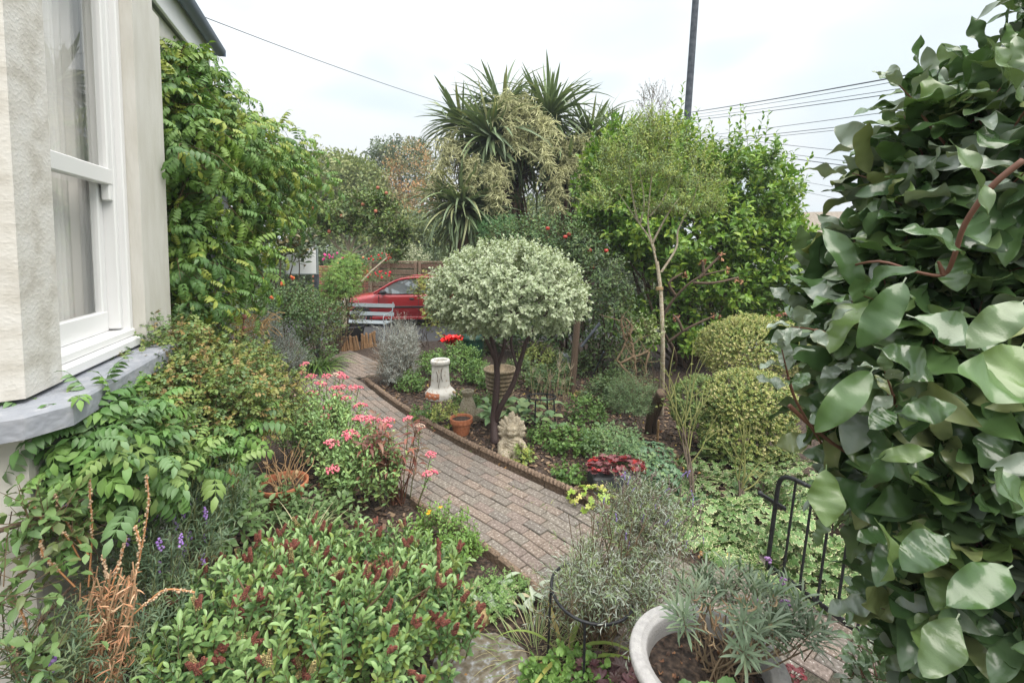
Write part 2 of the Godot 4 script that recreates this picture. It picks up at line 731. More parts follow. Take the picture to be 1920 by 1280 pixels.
func materials() -> void:
	var grain := noise_tex(0.03, [0.0, 1.0], [Color.BLACK, Color.WHITE], 256, false, 21, FastNoiseLite.TYPE_SIMPLEX, 5)
	var fine := noise_tex(0.12, [0.0, 1.0], [Color.BLACK, Color.WHITE], 256, false, 4, FastNoiseLite.TYPE_SIMPLEX, 4)
	var cells := noise_tex(0.05, [0.0, 1.0], [Color.BLACK, Color.WHITE], 256, false, 8, FastNoiseLite.TYPE_CELLULAR, 2)
	M.fine = fine
	M.grain = grain
	M.cells = cells
	M.bark = textured(noise_tex(0.05, [0.2, 0.8], [lin(0.055, 0.035, 0.022), lin(0.17, 0.12, 0.085)], 256, false, 31), 6.0, 0.9, grain, 0.4)
	M.pale_bark = textured(noise_tex(0.03, [0.2, 0.5, 0.8], [lin(0.30, 0.22, 0.14), lin(0.42, 0.36, 0.27), lin(0.52, 0.47, 0.38)], 256, false, 32), 3.0, 0.7, grain, 0.2)
	M.dark_bark = textured(noise_tex(0.05, [0.2, 0.8], [lin(0.03, 0.018, 0.018), lin(0.10, 0.06, 0.055)], 256, false, 33), 7.0, 0.7, grain, 0.3)
	M.twig = mat(Color(0.15, 0.10, 0.055), 0.8)
	M.green_twig = mat(Color(0.16, 0.17, 0.06), 0.7)
	M.red_twig = mat(Color(0.15, 0.065, 0.04), 0.6)
	M.straw = mat(Color(0.42, 0.30, 0.16), 0.85)
	M.orange_straw = mat(Color(0.55, 0.25, 0.10), 0.8)
	M.render_wall = textured(noise_tex(0.012, [0.15, 0.45, 0.7, 0.9], [lin(0.45, 0.425, 0.38), lin(0.575, 0.555, 0.515), lin(0.61, 0.595, 0.565), lin(0.625, 0.615, 0.59)], 512, false, 41, FastNoiseLite.TYPE_SIMPLEX, 6), 0.9, 0.92, noise_tex(0.09, [0.45, 0.8], [Color.BLACK, Color.WHITE], 512, false, 9, FastNoiseLite.TYPE_SIMPLEX, 5), 0.09)
	M.smooth_wall = textured(noise_tex(0.01, [0.2, 0.8], [lin(0.535, 0.515, 0.465), lin(0.605, 0.59, 0.55)], 512, false, 43, FastNoiseLite.TYPE_SIMPLEX, 5), 0.8, 0.9, fine, 0.12)
	M.smooth_wall.uv1_scale = Vector3(1.3, 0.3, 1.3)
	M.white_paint = mat(Color(0.72, 0.72, 0.72), 0.35)
	M.ledge = textured(noise_tex(0.02, [0.2, 0.5, 0.62, 0.75], [lin(0.25, 0.265, 0.30), lin(0.27, 0.285, 0.32), lin(0.285, 0.30, 0.335), lin(0.32, 0.33, 0.36)], 512, false, 45, FastNoiseLite.TYPE_SIMPLEX, 6), 0.8, 0.8, fine, 0.35)
	M.curtain = mat(Color(0.74, 0.72, 0.69), 0.95)
	M.room = mat(Color(0.80, 0.79, 0.77), 0.9)
	M.wood_floor = mat(Color(0.22, 0.13, 0.07), 0.5)
	M.glass = StandardMaterial3D.new()
	M.glass.albedo_color = Color(0.9, 0.96, 0.95, 0.06)
	M.glass.transparency = BaseMaterial3D.TRANSPARENCY_ALPHA
	M.glass.roughness = 0.0
	M.glass.metallic_specular = 0.9
	M.gutter = mat(Color(0.12, 0.15, 0.22), 0.4)
	M.grey_pipe = mat(Color(0.30, 0.31, 0.36), 0.5)
	M.slate = textured(noise_tex(0.02, [0.2, 0.8], [lin(0.10, 0.10, 0.12), lin(0.2, 0.2, 0.21)]), 1.5, 0.7, grain, 0.5)
	M.soil = textured(noise_tex(0.035, [0.15, 0.5, 0.85], [lin(0.018, 0.012, 0.009), lin(0.05, 0.033, 0.024), lin(0.115, 0.078, 0.055)], 512, false, 51, FastNoiseLite.TYPE_SIMPLEX, 6), 1.3, 0.95, noise_tex(0.05, [0.1, 0.9], [Color.BLACK, Color.WHITE], 256, false, 14, FastNoiseLite.TYPE_CELLULAR, 4), 2.5)
	M.tarmac = textured(noise_tex(0.1, [0.2, 0.8], [lin(0.045, 0.045, 0.05), lin(0.10, 0.10, 0.10)], 256, false, 52), 2.0, 0.9, fine, 0.4)
	M.land = textured(noise_tex(0.03, [0.2, 0.8], [lin(0.03, 0.04, 0.015), lin(0.07, 0.075, 0.035)], 256, false, 53), 0.3, 0.95)
	M.joint = textured(noise_tex(0.06, [0.2, 0.8], [lin(0.05, 0.05, 0.032), lin(0.12, 0.10, 0.075)], 256, false, 54), 4.0, 0.95, fine, 0.6)
	M.brick = []
	for i in 6:
		var a: Array = [[0.225, 0.178, 0.15], [0.205, 0.175, 0.152], [0.24, 0.187, 0.155], [0.215, 0.185, 0.158], [0.185, 0.16, 0.142], [0.222, 0.175, 0.153]][i]
		var t := noise_tex(0.055, [0.12, 0.35, 0.6, 0.78, 0.9], [lin(a[0] * 0.6, a[1] * 0.6, a[2] * 0.58), lin(a[0] * 0.85, a[1] * 0.85, a[2] * 0.82), lin(a[0], a[1], a[2]), lin(a[0] * 1.22, a[1] * 1.26, a[2] * 1.28), lin(0.55, 0.52, 0.48)], 256, false, 60 + i, FastNoiseLite.TYPE_SIMPLEX, 5)
		M.brick.append(textured(t, 2.1, 0.82, fine, 0.35))
	M.rope = textured(noise_tex(0.04, [0.15, 0.5, 0.85], [lin(0.07, 0.05, 0.035), lin(0.19, 0.13, 0.09), lin(0.30, 0.22, 0.16)], 256, false, 71), 3.0, 0.85, fine, 0.4)
	M.stone = textured(noise_tex(0.04, [0.15, 0.45, 0.8], [lin(0.17, 0.14, 0.09), lin(0.34, 0.29, 0.21), lin(0.48, 0.43, 0.34)], 256, false, 73), 4.0, 0.95, noise_tex(0.09, [0.2, 0.8], [Color.BLACK, Color.WHITE], 256, false, 74), 0.45)
	M.slab = textured(noise_tex(0.018, [0.15, 0.45, 0.62, 0.78, 0.9], [lin(0.11, 0.09, 0.06), lin(0.17, 0.145, 0.105), lin(0.19, 0.175, 0.145), lin(0.27, 0.27, 0.27), lin(0.36, 0.36, 0.37)], 512, false, 75, FastNoiseLite.TYPE_SIMPLEX, 6), 1.6, 0.85, grain, 0.5)
	M.planter = textured(noise_tex(0.03, [0.1, 0.4, 0.75], [lin(0.40, 0.38, 0.37), lin(0.46, 0.44, 0.43), lin(0.51, 0.49, 0.47)], 256, false, 76, FastNoiseLite.TYPE_SIMPLEX, 6), 2.5, 0.85, noise_tex(0.15, [0.25, 0.5], [Color.BLACK, Color.WHITE], 256, false, 77), 0.12)
	M.terracotta = textured(noise_tex(0.03, [0.2, 0.8], [lin(0.33, 0.11, 0.05), lin(0.50, 0.20, 0.10)], 256, false, 78), 3.0, 0.8, fine, 0.15)
	M.old_clay = textured(noise_tex(0.03, [0.2, 0.8], [lin(0.13, 0.10, 0.06), lin(0.36, 0.28, 0.19)], 256, false, 79), 3.0, 0.85, fine, 0.25)
	M.flaking = textured(noise_tex(0.022, [0.04, 0.10, 0.16, 0.24, 0.8], [lin(0.10, 0.07, 0.05), lin(0.35, 0.2, 0.12), lin(0.5, 0.45, 0.38), lin(0.60, 0.58, 0.53), lin(0.68, 0.66, 0.62)], 512, false, 83, FastNoiseLite.TYPE_SIMPLEX, 3), 0.9, 0.9, grain, 0.3)
	M.slate_grey = mat(Color(0.06, 0.065, 0.07), 0.7)
	M.iron = textured(noise_tex(0.05, [0.2, 0.8], [lin(0.008, 0.009, 0.011), lin(0.03, 0.03, 0.035)], 128, false, 81), 5.0, 0.5, fine, 0.1)
	M.fence = textured(noise_tex(0.03, [0.2, 0.8], [lin(0.16, 0.12, 0.08), lin(0.32, 0.25, 0.18)], 256, false, 84), 2.0, 0.9, grain, 0.5)
	M.log = textured(noise_tex(0.03, [0.2, 0.8], [lin(0.20, 0.10, 0.045), lin(0.42, 0.27, 0.14)], 256, false, 85), 4.0, 0.9, grain, 0.4)
	M.bench_paint = mat(Color(0.36, 0.41, 0.44), 0.5)
	M.car_paint = mat(Color(0.42, 0.015, 0.02), 0.3)
	M.car_paint.clearcoat_enabled = true
	M.car_paint.clearcoat = 1.0
	M.car_paint.clearcoat_roughness = 0.03
	M.black_plastic = mat(Color(0.025, 0.025, 0.028), 0.5)
	M.rubber = mat(Color(0.015, 0.015, 0.015), 0.8)
	M.chrome = mat(Color(0.6, 0.6, 0.62), 0.25)
	M.chrome.metallic = 1.0
	M.car_glass = mat(Color(0.30, 0.33, 0.34), 0.03, 0.8)
	M.car_glass.metallic = 0.5
	M.pole = textured(noise_tex(0.04, [0.2, 0.8], [lin(0.035, 0.045, 0.06), lin(0.09, 0.10, 0.12)], 128, false, 86), 1.0, 0.85)
	M.wire = mat(Color(0.035, 0.045, 0.065), 0.6)
	M.board = mat(Color(0.80, 0.82, 0.84), 0.5)
	M.tan_bark = mat(Color(0.20, 0.14, 0.085), 0.85)
	M.red_brick = textured(noise_tex(0.04, [0.2, 0.8], [lin(0.22, 0.08, 0.05), lin(0.34, 0.15, 0.1)], 128, false, 87), 3.0, 0.9)
	M.roof_tile = textured(noise_tex(0.04, [0.2, 0.8], [lin(0.16, 0.13, 0.10), lin(0.28, 0.25, 0.21)], 128, false, 88), 2.0, 0.9)
	M.white_wall = mat(Color(0.74, 0.74, 0.72), 0.9)
	M.apple = mat(Color(0.45, 0.05, 0.035), 0.3)
	M.red_gloss = mat(Color(0.62, 0.012, 0.012), 0.25)
	M.green_plastic = mat(Color(0.012, 0.05, 0.035), 0.4)
	M.plain = mat(Color.WHITE, 0.7)
	M.dead = mat(Color.WHITE, 0.85)

func leaf_kinds() -> void:
	var g := Color(0.95, 1.0, 0.9)
	var rib := Color(1.5, 1.35, 1.25)
	LEAF.laurel = blades(3, 0.125, 0.062, {"rows": 4, "mid": rib, "inn": Color.WHITE, "curl": 0.5, "pet": 0.012})
	LEAF.dull = blades(3, 0.07, 0.036, {"rows": 3, "mid": rib, "curl": 0.5, "pet": 0.008})
	LEAF.small = blades(2, 0.036, 0.024, {"rows": 3, "curl": 0.5, "mid": Color(1.2, 1.15, 1.0)})
	LEAF.variegated = blades(3, 0.058, 0.038, {"rows": 3, "wide": true, "mid": Color(0.42, 0.48, 0.32), "inn": Color(0.34, 0.42, 0.25), "edge": Color(0.83, 0.84, 0.72), "curl": 0.3, "wave": 0.5, "fold": 0.15})
	LEAF.euonymus = blades(2, 0.034, 0.024, {"rows": 3, "mid": Color(1.0, 1.0, 0.9), "inn": Color.WHITE, "edge": Color(1.7, 1.5, 1.5), "curl": 0.3})
	LEAF.hebe = blades(3, 0.062, 0.027, {"rows": 5, "peak": 0.55, "p": 0.7, "wide": true, "mid": Color(1.5, 1.4, 1.6), "inn": Color.WHITE, "edge": Color(1.9, 1.65, 1.9), "curl": 0.35, "fold": 0.3})
	LEAF.big = blades(5, 0.118, 0.060, {"rows": 22, "quilt": 0.045, "wide": true, "peak": 0.48, "p": 0.72, "mid": Color(2.6, 2.3, 2.6), "inn": Color.WHITE, "edge": Color(1.05, 1.0, 0.95), "curl": 0.4, "curl_j": 0.3, "wave": 0.36, "fold": 0.16, "pet": 0.012})
	LEAF.big.append_array(blades(1, 0.11, 0.056, {"rows": 22, "quilt": 0.06, "wide": true, "peak": 0.48, "p": 0.72, "mid": Color(2.4, 2.1, 2.2), "inn": Color.WHITE, "edge": Color(1.3, 1.0, 0.8), "tip": Color(3.4, 1.5, 1.0), "curl": 0.6, "wave": 0.3, "fold": 0.22, "pet": 0.012}))
	LEAF.wisteria = pinnate(3, 5, 0.26, 0.085, 0.038, {"rows": 3, "curl": 1.0, "peak": 0.38, "mid": Color(1.35, 1.25, 1.1)})
	LEAF.rose = pinnate(3, 2, 0.085, 0.036, 0.024, {"rows": 3, "curl": 0.6, "start": 0.4, "mid": Color(1.3, 1.2, 1.1), "peak": 0.45})
	LEAF.nandina = pinnate(2, 4, 0.16, 0.055, 0.013, {"rows": 3, "curl": 0.8, "mid": Color(1.2, 1.2, 1.1)})
	LEAF.needle = blades(2, 0.038, 0.005, {"rows": 2, "curl": 0.4})
	LEAF.lavender = blades(2, 0.050, 0.0065, {"rows": 2, "curl": 0.5, "edge": Color(1.2, 1.2, 1.2)})
	LEAF.gum = blades(2, 0.055, 0.014, {"rows": 3, "curl": 0.6})
	LEAF.wallflower = blades(3, 0.085, 0.0095, {"rows": 4, "peak": 0.6, "mid": Color(1.5, 1.45, 1.4), "curl": 0.55})
	LEAF.sedum = blades(3, 0.062, 0.032, {"rows": 4, "peak": 0.55, "curl": 0.25, "fold": 0.35, "mid": Color(1.35, 1.25, 1.3)})
	LEAF.peony = blades(3, 0.13, 0.034, {"rows": 5, "peak": 0.4, "curl": 0.8, "fold": 0.4, "mid": Color(1.5, 1.2, 1.1), "pet": 0.02})
	LEAF.hosta = blades(3, 0.20, 0.13, {"rows": 6, "wide": true, "peak": 0.38, "curl": 0.9, "fold": 0.25, "mid": Color(1.35, 1.3, 1.3), "wave": 0.1, "pet": 0.05})
	LEAF.woolly = blades(3, 0.12, 0.036, {"rows": 5, "peak": 0.5, "curl": 0.8, "wide": true, "edge": Color(1.3, 1.25, 1.25), "fold": 0.35})
	LEAF.strap = blades(3, 0.52, 0.026, {"rows": 9, "strap": true, "curl": 1.7, "curl_j": 0.5, "fold": 0.35})
	LEAF.sword = blades(4, 1.0, 0.062, {"rows": 8, "strap": true, "curl": 0.85, "curl_j": 0.55, "fold": 0.3, "mid": Color(1.25, 1.2, 1.1)})
	LEAF.grass = blades(3, 0.30, 0.005, {"rows": 6, "strap": true, "curl": 1.3, "curl_j": 0.7})
	LEAF.dead = blades(3, 0.10, 0.045, {"rows": 5, "curl": 1.6, "curl_j": 0.7, "wave": 0.9, "fold": 0.6})
	LEAF.magnolia = blades(3, 0.15, 0.06, {"rows": 4, "curl": 0.3, "mid": rib, "peak": 0.55})
	var ivy := []
	var cream := []
	for i in 3:
		var a := MB.new()
		fan(a, Transform3D.IDENTITY, 0.034, 5, 0.45, 0.55, {"rim": 0.83, "sharp": 1.4, "long": 1.35, "cup": -0.1 - 0.12 * i, "mid": Color(0.15, 0.24, 0.08), "inn": Color(0.11, 0.20, 0.07), "edge": Color(0.72, 0.70, 0.44)})
		cream.append(a.mesh())
		var b := MB.new()
		fan(b, Transform3D.IDENTITY, 0.036, 5, 0.45, 0.55, {"sharp": 1.4, "long": 1.35, "cup": -0.1 - 0.12 * i, "mid": Color(1.7, 1.5, 1.6), "inn": Color.WHITE, "edge": Color(1.1, 1.05, 1.1)})
		ivy.append(b.mesh())
	LEAF.ivy = ivy
	LEAF.cream_ivy = cream
	var gold := []
	var round_ := []
	var ruffled := []
	for i in 2:
		var a := MB.new()
		fan(a, Transform3D.IDENTITY, 0.036, 5, 0.45, 0.55, {"sharp": 1.4, "long": 1.35, "cup": -0.12 * i, "mid": Color(0.35, 0.38, 0.06), "inn": Color(0.58, 0.53, 0.13), "edge": Color(0.72, 0.66, 0.26)})
		gold.append(a.mesh())
		var b := MB.new()
		fan(b, Transform3D.IDENTITY, 0.036, 7, 0.12, 0.2, {"cup": 0.3 + 0.15 * i, "mid": Color(0.9, 0.9, 0.8), "inn": Color(1.1, 1.1, 1.0), "edge": Color(1.35, 1.25, 1.25)})
		round_.append(b.mesh())
		var c := MB.new()
		fan(c, Transform3D.IDENTITY, 0.042, 7, 0.3, 0.25, {"cup": 0.2 + 0.2 * i, "mid": Color(1.3, 0.8, 0.9), "inn": Color.WHITE, "edge": Color(1.15, 0.95, 0.95)})
		ruffled.append(c.mesh())
	LEAF.gold_ivy = gold
	LEAF.round = round_
	LEAF.ruffled = ruffled
	# a spray of many small leaves, for trees far off
	for kind in ["spray", "open_spray"]:
		var set_ := []
		for i in 3:
			var mb := MB.new()
			for q in (16 if kind == "spray" else 9):
				var p := rdir() * rf(0.05, 0.32)
				blade(mb, orient(p, (p.normalized() + rdir() * 0.8), Vector3.UP + rdir() * 0.5), 0.17, 0.085, {"rows": 2, "curl": 0.4, "mid": Color.WHITE * rf(0.8, 1.2)})
			set_.append(mb.mesh())
		LEAF[kind] = set_

# ---- ground, path ---------------------------------------------------------------------------------------
func sheet(called: String, pts: Array, y: float, m: Material) -> MeshInstance3D:
	var mb := MB.new()
	var q := []
	for p in pts:
		q.append(Vector3(p.x, y, p.y))
	mb.poly(q, Vector3(q[0].x, y - 5, q[0].z))
	var o := part(self, called, mb, m)
	o.set_meta("kind", "structure")
	return o

func ground() -> void:
	sheet("ground", [Vector2(-300, 60), Vector2(300, 60), Vector2(300, -400), Vector2(-300, -400)], -0.02, M.land)
	sheet("driveway", [Vector2(-14, -11.6), Vector2(6, -11.2), Vector2(6, -15.6), Vector2(-14, -15.6)], -0.008, M.tarmac)
	# the planted soil, gently uneven
	var mb := MB.new()
	var rows := []
	for j in 57:
		var r := PackedVector3Array()
		for i in 61:
			var x := -6.0 + i * 0.2
			var z := -11.4 + j * 0.2
			r.append(Vector3(x, 0.012 + 0.03 * lumps.get_noise_2d(x * 90, z * 90), z))
		rows.append(r)
	mb.grid(rows)
	# keep it under the path
	for i in mb.v.size():
		var s := path_uv(mb.v[i])
		if s.y > -1.12 and s.y < (0.8 if s.x > 5.7 or s.x < -0.4 else 0.12) and s.x > -3.0:
			mb.v[i].y = -0.012
	var soil := part(self, "garden_soil", mb, M.soil)
	soil.set_meta("kind", "structure")
	var path := thing("path", "red brown brick path laid in rows between the flower beds", "path", Vector3(-0.5, 0, -5), "", "structure")
	var bed := MB.new()
	var u := Vector3(0.6416, 0, 0.767)
	var side := Vector3(-0.767, 0, 0.6416)
	var a := Vector3(-2.47, 0, -7.75)
	var bq := []
	for i in 25:
		var s0 := -2.8 + i * 10.4 / 25.0
		var s1 := s0 + 10.4 / 25.0
		bq = []
		for q in [[s0, 0.0], [s1, 0.0], [s1, 1.0], [s0, 1.0]]:
			bq.append(a + u * q[0] + side * (q[1] + bow(q[0])) + Vector3.UP * 0.012)
		bed.poly(bq, a - Vector3.UP)
	bq = []
	for q in [[-2.8, -0.8], [-0.4, -0.8], [-0.4, 0.0], [-2.8, 0.0]]:
		bq.append(a + u * q[0] + side * q[1] + Vector3.UP * 0.012)
	bed.poly(bq, a - Vector3.UP)
	bq = []
	for q in [[5.9, -0.6], [7.6, -0.6], [7.6, 0.0], [5.9, 0.0]]:
		bq.append(a + u * q[0] + side * q[1] + Vector3.UP * 0.012)
	bed.poly(bq, a - Vector3.UP)
	part(path, "mortar_bed", bed, M.joint)
	var kinds := []
	for i in 3:
		var b := MB.new()
		b.box(Transform3D.IDENTITY, Vector3(0.194 - 0.002 * i, 0.05, 0.0935 - 0.001 * i), Color.WHITE, 0.005)
		kinds.append(b.mesh())
	var spots := []
	for row in range(-8, 10):
		var s := -2.8 + (0.1 if row % 2 else 0.0)
		while s < 7.5:
			if row >= 0 or s < -0.5 or (s > 5.9 and row >= -6):
				spots.append(a + u * (s + 0.1) + side * (0.05 + row * 0.1 + bow(s + 0.1)))
			s += 0.2
	spots.sort_custom(func(p, q): return p.distance_squared_to(eye) < q.distance_squared_to(eye))
	var xf := Basis(u, Vector3.UP, u.cross(Vector3.UP))
	var rest := []
	var n := 0
	for p in spots:
		var ps: float = (p - a).dot(u)
		var t := Transform3D(xf.rotated(Vector3.UP, -atan2(bow(ps + 0.1) - bow(ps - 0.1), 0.2) + rf(-0.012, 0.012)).rotated(u, rf(-0.02, 0.02)), p + Vector3(rf(-0.002, 0.002), rf(-0.006, 0.002), rf(-0.002, 0.002)))
		if p.z > -2.4 or p.x > 2.3:
			continue
		n += 1
		if n <= 300:
			var o := MeshInstance3D.new()
			o.name = "brick"
			o.mesh = kinds[n % 3]
			o.material_override = M.brick[rng.randi() % 6]
			o.transform = Transform3D(t.basis, t.origin - path.position)
			path.add_child(o, true)
		else:
			rest.append(t)
	for k in 3:
		var mm := MultiMesh.new()
		mm.transform_format = MultiMesh.TRANSFORM_3D
		mm.mesh = kinds[k]
		var buf := PackedFloat32Array()
		var c := 0
		for i in rest.size():
			if i % 3 == k:
				var b: Basis = rest[i].basis
				var p: Vector3 = rest[i].origin - path.position
				buf.append_array(PackedFloat32Array([b.x.x, b.y.x, b.z.x, p.x, b.x.y, b.y.y, b.z.y, p.y, b.x.z, b.y.z, b.z.z, p.z]))
				c += 1
		mm.instance_count = c
		mm.buffer = buf
		var mi := MultiMeshInstance3D.new()
		mi.name = "far_bricks"
		mi.multimesh = mm
		mi.material_override = M.brick[k * 2]
		mi.set_meta("kind", "stuff")
		path.add_child(mi, true)
	# rope-topped edging tiles along the bed side
	var edge := thing("path_edging", "weathered brown rope-topped clay edging along the right of the path", "edging", a)
	var s := -0.05
	while s < 5.6:
		var tile := MB.new()
		var L := 0.232
		var o := a + u * s + side * (bow(s) - 0.045)
		var du := (u * L + side * (bow(s + L) - bow(s))).normalized()
		tile.box(Transform3D(Basis(du, Vector3.UP, du.cross(Vector3.UP)), o + du * L / 2 + Vector3(0, 0.02, 0)), Vector3(L - 0.006, 0.10, 0.04), Color.WHITE, 0.004)
		# the twisted roll
		var tw := 40
		var rows2 := []
		for i in tw + 1:
			var r := PackedVector3Array()
			for k in 13:
				var an := TAU * k / 12.0
				var rad := 0.019 + 0.016 * sqrt(absf(cos(an + i * PI * 5.0 / tw)))
				r.append(o + du * (0.004 + (L - 0.008) * i / tw) + (Vector3.UP * sin(an) + side * cos(an)) * rad + Vector3(0, 0.078, 0))
			rows2.append(r)
		tile.grid(rows2)
		var lean := rf(-0.02, 0.02)
		for i in tile.v.size():
			tile.v[i] += side * lean * tile.v[i].y * 3.0
		part(edge, "edging_tile", tile, M.rope)
		s += L
	# low brown kerb on the left of the path
	var left := thing("low_edging", "crumbling low clay edging along the near left of the path", "edging", a + u * 5.2 + side * 1.03)
	for i in 9:
		var b := MB.new()
		b.box(Transform3D(xf.rotated(Vector3.UP, rf(-0.05, 0.05)), a + u * (3.9 + i * 0.23) + side * (1.03 + bow(3.9 + i * 0.23)) + Vector3(0, 0.02, 0)), Vector3(0.22, 0.09, 0.05), Color.WHITE, 0.012)
		part(left, "edging_tile", b, M.rope)

# the path bends a little: sideways shift of its courses along its length
func bow(s: float) -> float:
	return 0.17 * sin(PI * clampf(s, 0.0, 4.8) / 4.8)

func path_uv(p: Vector3) -> Vector2:
	var q := p - Vector3(-2.47, 0, -7.75)
	var s := q.x * 0.6416 + q.z * 0.767
	return Vector2(s, bow(s) - (q.x * -0.767 + q.z * 0.6416))

# ---- the house ------------------------------------------------------------------------------------------
# along: depth of a point on the window wall; out: metres in front of it
func hp(along: float, out: float, y: float) -> Vector3:
	return Vector3(-1.36 - 0.353 * along + 0.943 * out, y, -along - 0.333 * out)

func slabs(mb: MB, a0: float, a1: float, o0: float, o1: float, y0: float, y1: float) -> void:
	var c := hp((a0 + a1) / 2, (o0 + o1) / 2, (y0 + y1) / 2)
	mb.box(Transform3D(Basis(Vector3(0.943, 0, -0.333), Vector3.UP, Vector3(0.333, 0, 0.943)), c), Vector3(absf(o1 - o0), absf(y1 - y0), absf(a1 - a0) / 0.943), Color.WHITE, 0.006)

func house() -> void:
	var h := thing("house", "cream rendered bay-windowed house with a grey sill ledge and white sash window", "house", hp(2.4, 0, 0))
	var near := hp(1.74, 0.108, 0)
	var nd := Vector3(-0.78, 0, 0.62)
	var nn := Vector3(0.62, 0, 0.78)
	var nb := Basis(nd, Vector3.UP, nd.cross(Vector3.UP))
	var mb := MB.new()
	# near pier: one block seen past the corner of the bay
	for y in [[1.72, 5.2]]:
		var pts := [near, hp(1.975, 0.108, 0), hp(1.975, -0.25, 0), near + nd * 1.2 - nn * 0.3, near + nd * 1.2]
		prism(mb, pts, y[0], y[1])
	part(h, "near_pier", mb, M.render_wall)
	mb = MB.new()
	prism(mb, [hp(2.836, 0.108, 0), hp(3.25, 0.108, 0), hp(3.27, 0.09, 0), hp(3.27, -0.14, 0), hp(2.836, -0.14, 0)], 1.606, 3.86)
	prism(mb, [hp(2.836, 0.104, 0), hp(3.15, 0.104, 0), hp(3.27, 0.0, 0), hp(3.27, -0.14, 0), hp(2.836, -0.14, 0)], 3.86, 5.2)
	part(h, "far_pier", mb, M.smooth_wall)
	mb = MB.new()
	prism(mb, [near + nd * 1.2 + nn * 0.02, near + nn * 0.02, hp(1.75, 0.12, 0), hp(3.26, 0.12, 0), hp(3.26, -0.3, 0), near + nd * 1.2 - nn * 0.5], -0.1, 1.605)
	part(h, "plinth", mb, M.smooth_wall)
	mb = MB.new()
	prism(mb, [near + nd * 1.2 + nn * 0.16, near + nn * 0.16 + Vector3(0.02, 0, 0.0), hp(1.70, 0.27, 0), hp(2.84, 0.27, 0), hp(2.90, -0.3, 0), near + nd * 1.2 - nn * 0.5], 1.61, 1.70, 0.012)
	part(h, "stone_ledge", mb, M.ledge)
	# wall beyond the bay, and the eaves
	mb = MB.new()
	slabs(mb, 3.275, 5.3, -0.16, -0.30, -0.1, 4.25)
	slabs(mb, 5.15, 5.3, -0.301, -4.0, -0.1, 4.25)
	part(h, "far_wall", mb, M.smooth_wall)
	mb = MB.new()
	slabs(mb, 1.976, 2.835, -0.02, -0.30, 4.05, 5.2)
	part(h, "wall_over_window", mb, M.smooth_wall)
	mb = MB.new()
	slabs(mb, 3.275, 5.30, -0.12, -0.295, 4.26, 4.40)
	part(h, "soffit", mb, M.grey_pipe)
	mb = MB.new()
	slabs(mb, 3.275, 5.36, -0.10, -0.125, 4.24, 4.52)
	part(h, "fascia", mb, M.white_paint)
	mb = MB.new()
	var gut := []
	for i in 13:
		var r := PackedVector3Array()
		for k in 9:
			var an := PI * k / 8.0
			r.append(hp(3.275 + 2.17 * i / 12.0, -0.03 - cos(an) * 0.065, 4.53 - sin(an) * 0.075))
		gut.append(r)
	mb.grid(gut)
	slabs(mb, 5.44, 5.45, -0.095, 0.035, 4.46, 4.53)
	part(h, "gutter", mb, M.gutter)
	mb = MB.new()
	var rp := [hp(3.275, -0.07, 4.56), hp(5.36, -0.07, 4.56), hp(5.36, -4.0, 6.6), hp(3.275, -4.0, 6.6)]
	mb.poly(rp, hp(3, -2, 3))
	var rp2 := []
	for p in rp:
		rp2.append(p - Vector3(0, 0.05, 0))
	mb.poly(rp2, hp(3, -2, 9))
	part(h, "roof", mb, M.slate)
	# the sash window
	var w := Node3D.new()
	w.name = "window"
	h.add_child(w)
	mb = MB.new()
	slabs(mb, 2.79, 2.834, 0.045, -0.12, 1.80, 4.05)
	slabs(mb, 1.977, 2.02, 0.045, -0.12, 1.80, 4.05)
	slabs(mb, 2.0, 2.81, 0.04, -0.12, 3.98, 4.049)
	slabs(mb, 2.755, 2.789, 0.012, -0.09, 1.82, 3.98)
	part(w, "box_frame", mb, M.white_paint)
	mb = MB.new()
	slabs(mb, 1.98, 2.833, 0.10, -0.12, 1.715, 1.765)
	slabs(mb, 1.98, 2.833, 0.055, -0.12, 1.766, 1.81)
	part(w, "window_sill", mb, M.white_paint)
	mb = MB.new()
	slabs(mb, 2.70, 2.754, -0.045, -0.085, 1.812, 2.74)
	slabs(mb, 1.99, 2.06, -0.045, -0.085, 1.812, 2.74)
	slabs(mb, 2.0, 2.75, -0.042, -0.083, 1.81, 1.93)
	slabs(mb, 2.0, 2.75, -0.042, -0.083, 2.69, 2.738)
	part(w, "lower_sash", mb, M.white_paint)
	mb = MB.new()
	slabs(mb, 2.70, 2.756, 0.01, -0.038, 2.70, 3.98)
	slabs(mb, 1.99, 2.06, 0.01, -0.038, 2.70, 3.98)
	slabs(mb, 2.0, 2.752, 0.012, -0.036, 2.66, 2.75)
	slabs(mb, 2.71, 2.752, 0.008, -0.034, 2.57, 2.665)
	part(w, "upper_sash", mb, M.white_paint)
	mb = MB.new()
	mb.poly([hp(2.05, -0.064, 1.92), hp(2.71, -0.064, 1.92), hp(2.71, -0.064, 2.70), hp(2.05, -0.064, 2.70)], hp(2.4, -1, 2))
	part(w, "pane", mb, M.glass)
	mb = MB.new()
	mb.poly([hp(2.05, -0.012, 2.74), hp(2.71, -0.012, 2.74), hp(2.71, -0.012, 3.98), hp(2.05, -0.012, 3.98)], hp(2.4, -1, 2))
	part(w, "pane", mb, M.glass)
	# one curtain, widened to imitate the pale sky reflection in the panes; room behind
	for e in [[2.38, 3.12]]:
		mb = MB.new()
		var rows := []
		for j in 5:
			var r := PackedVector3Array()
			for i in 97:
				var t := i / 96.0
				r.append(hp(lerpf(e[0], e[1], t), -0.20 + 0.018 * sin(t * 70.0) + 0.012 * sin(t * 23.0 + j * 0.3), 0.9 + j * 0.78))
			rows.append(r)
		mb.grid(rows)
		part(w, "curtain", mb, M.curtain)
	mb = MB.new()
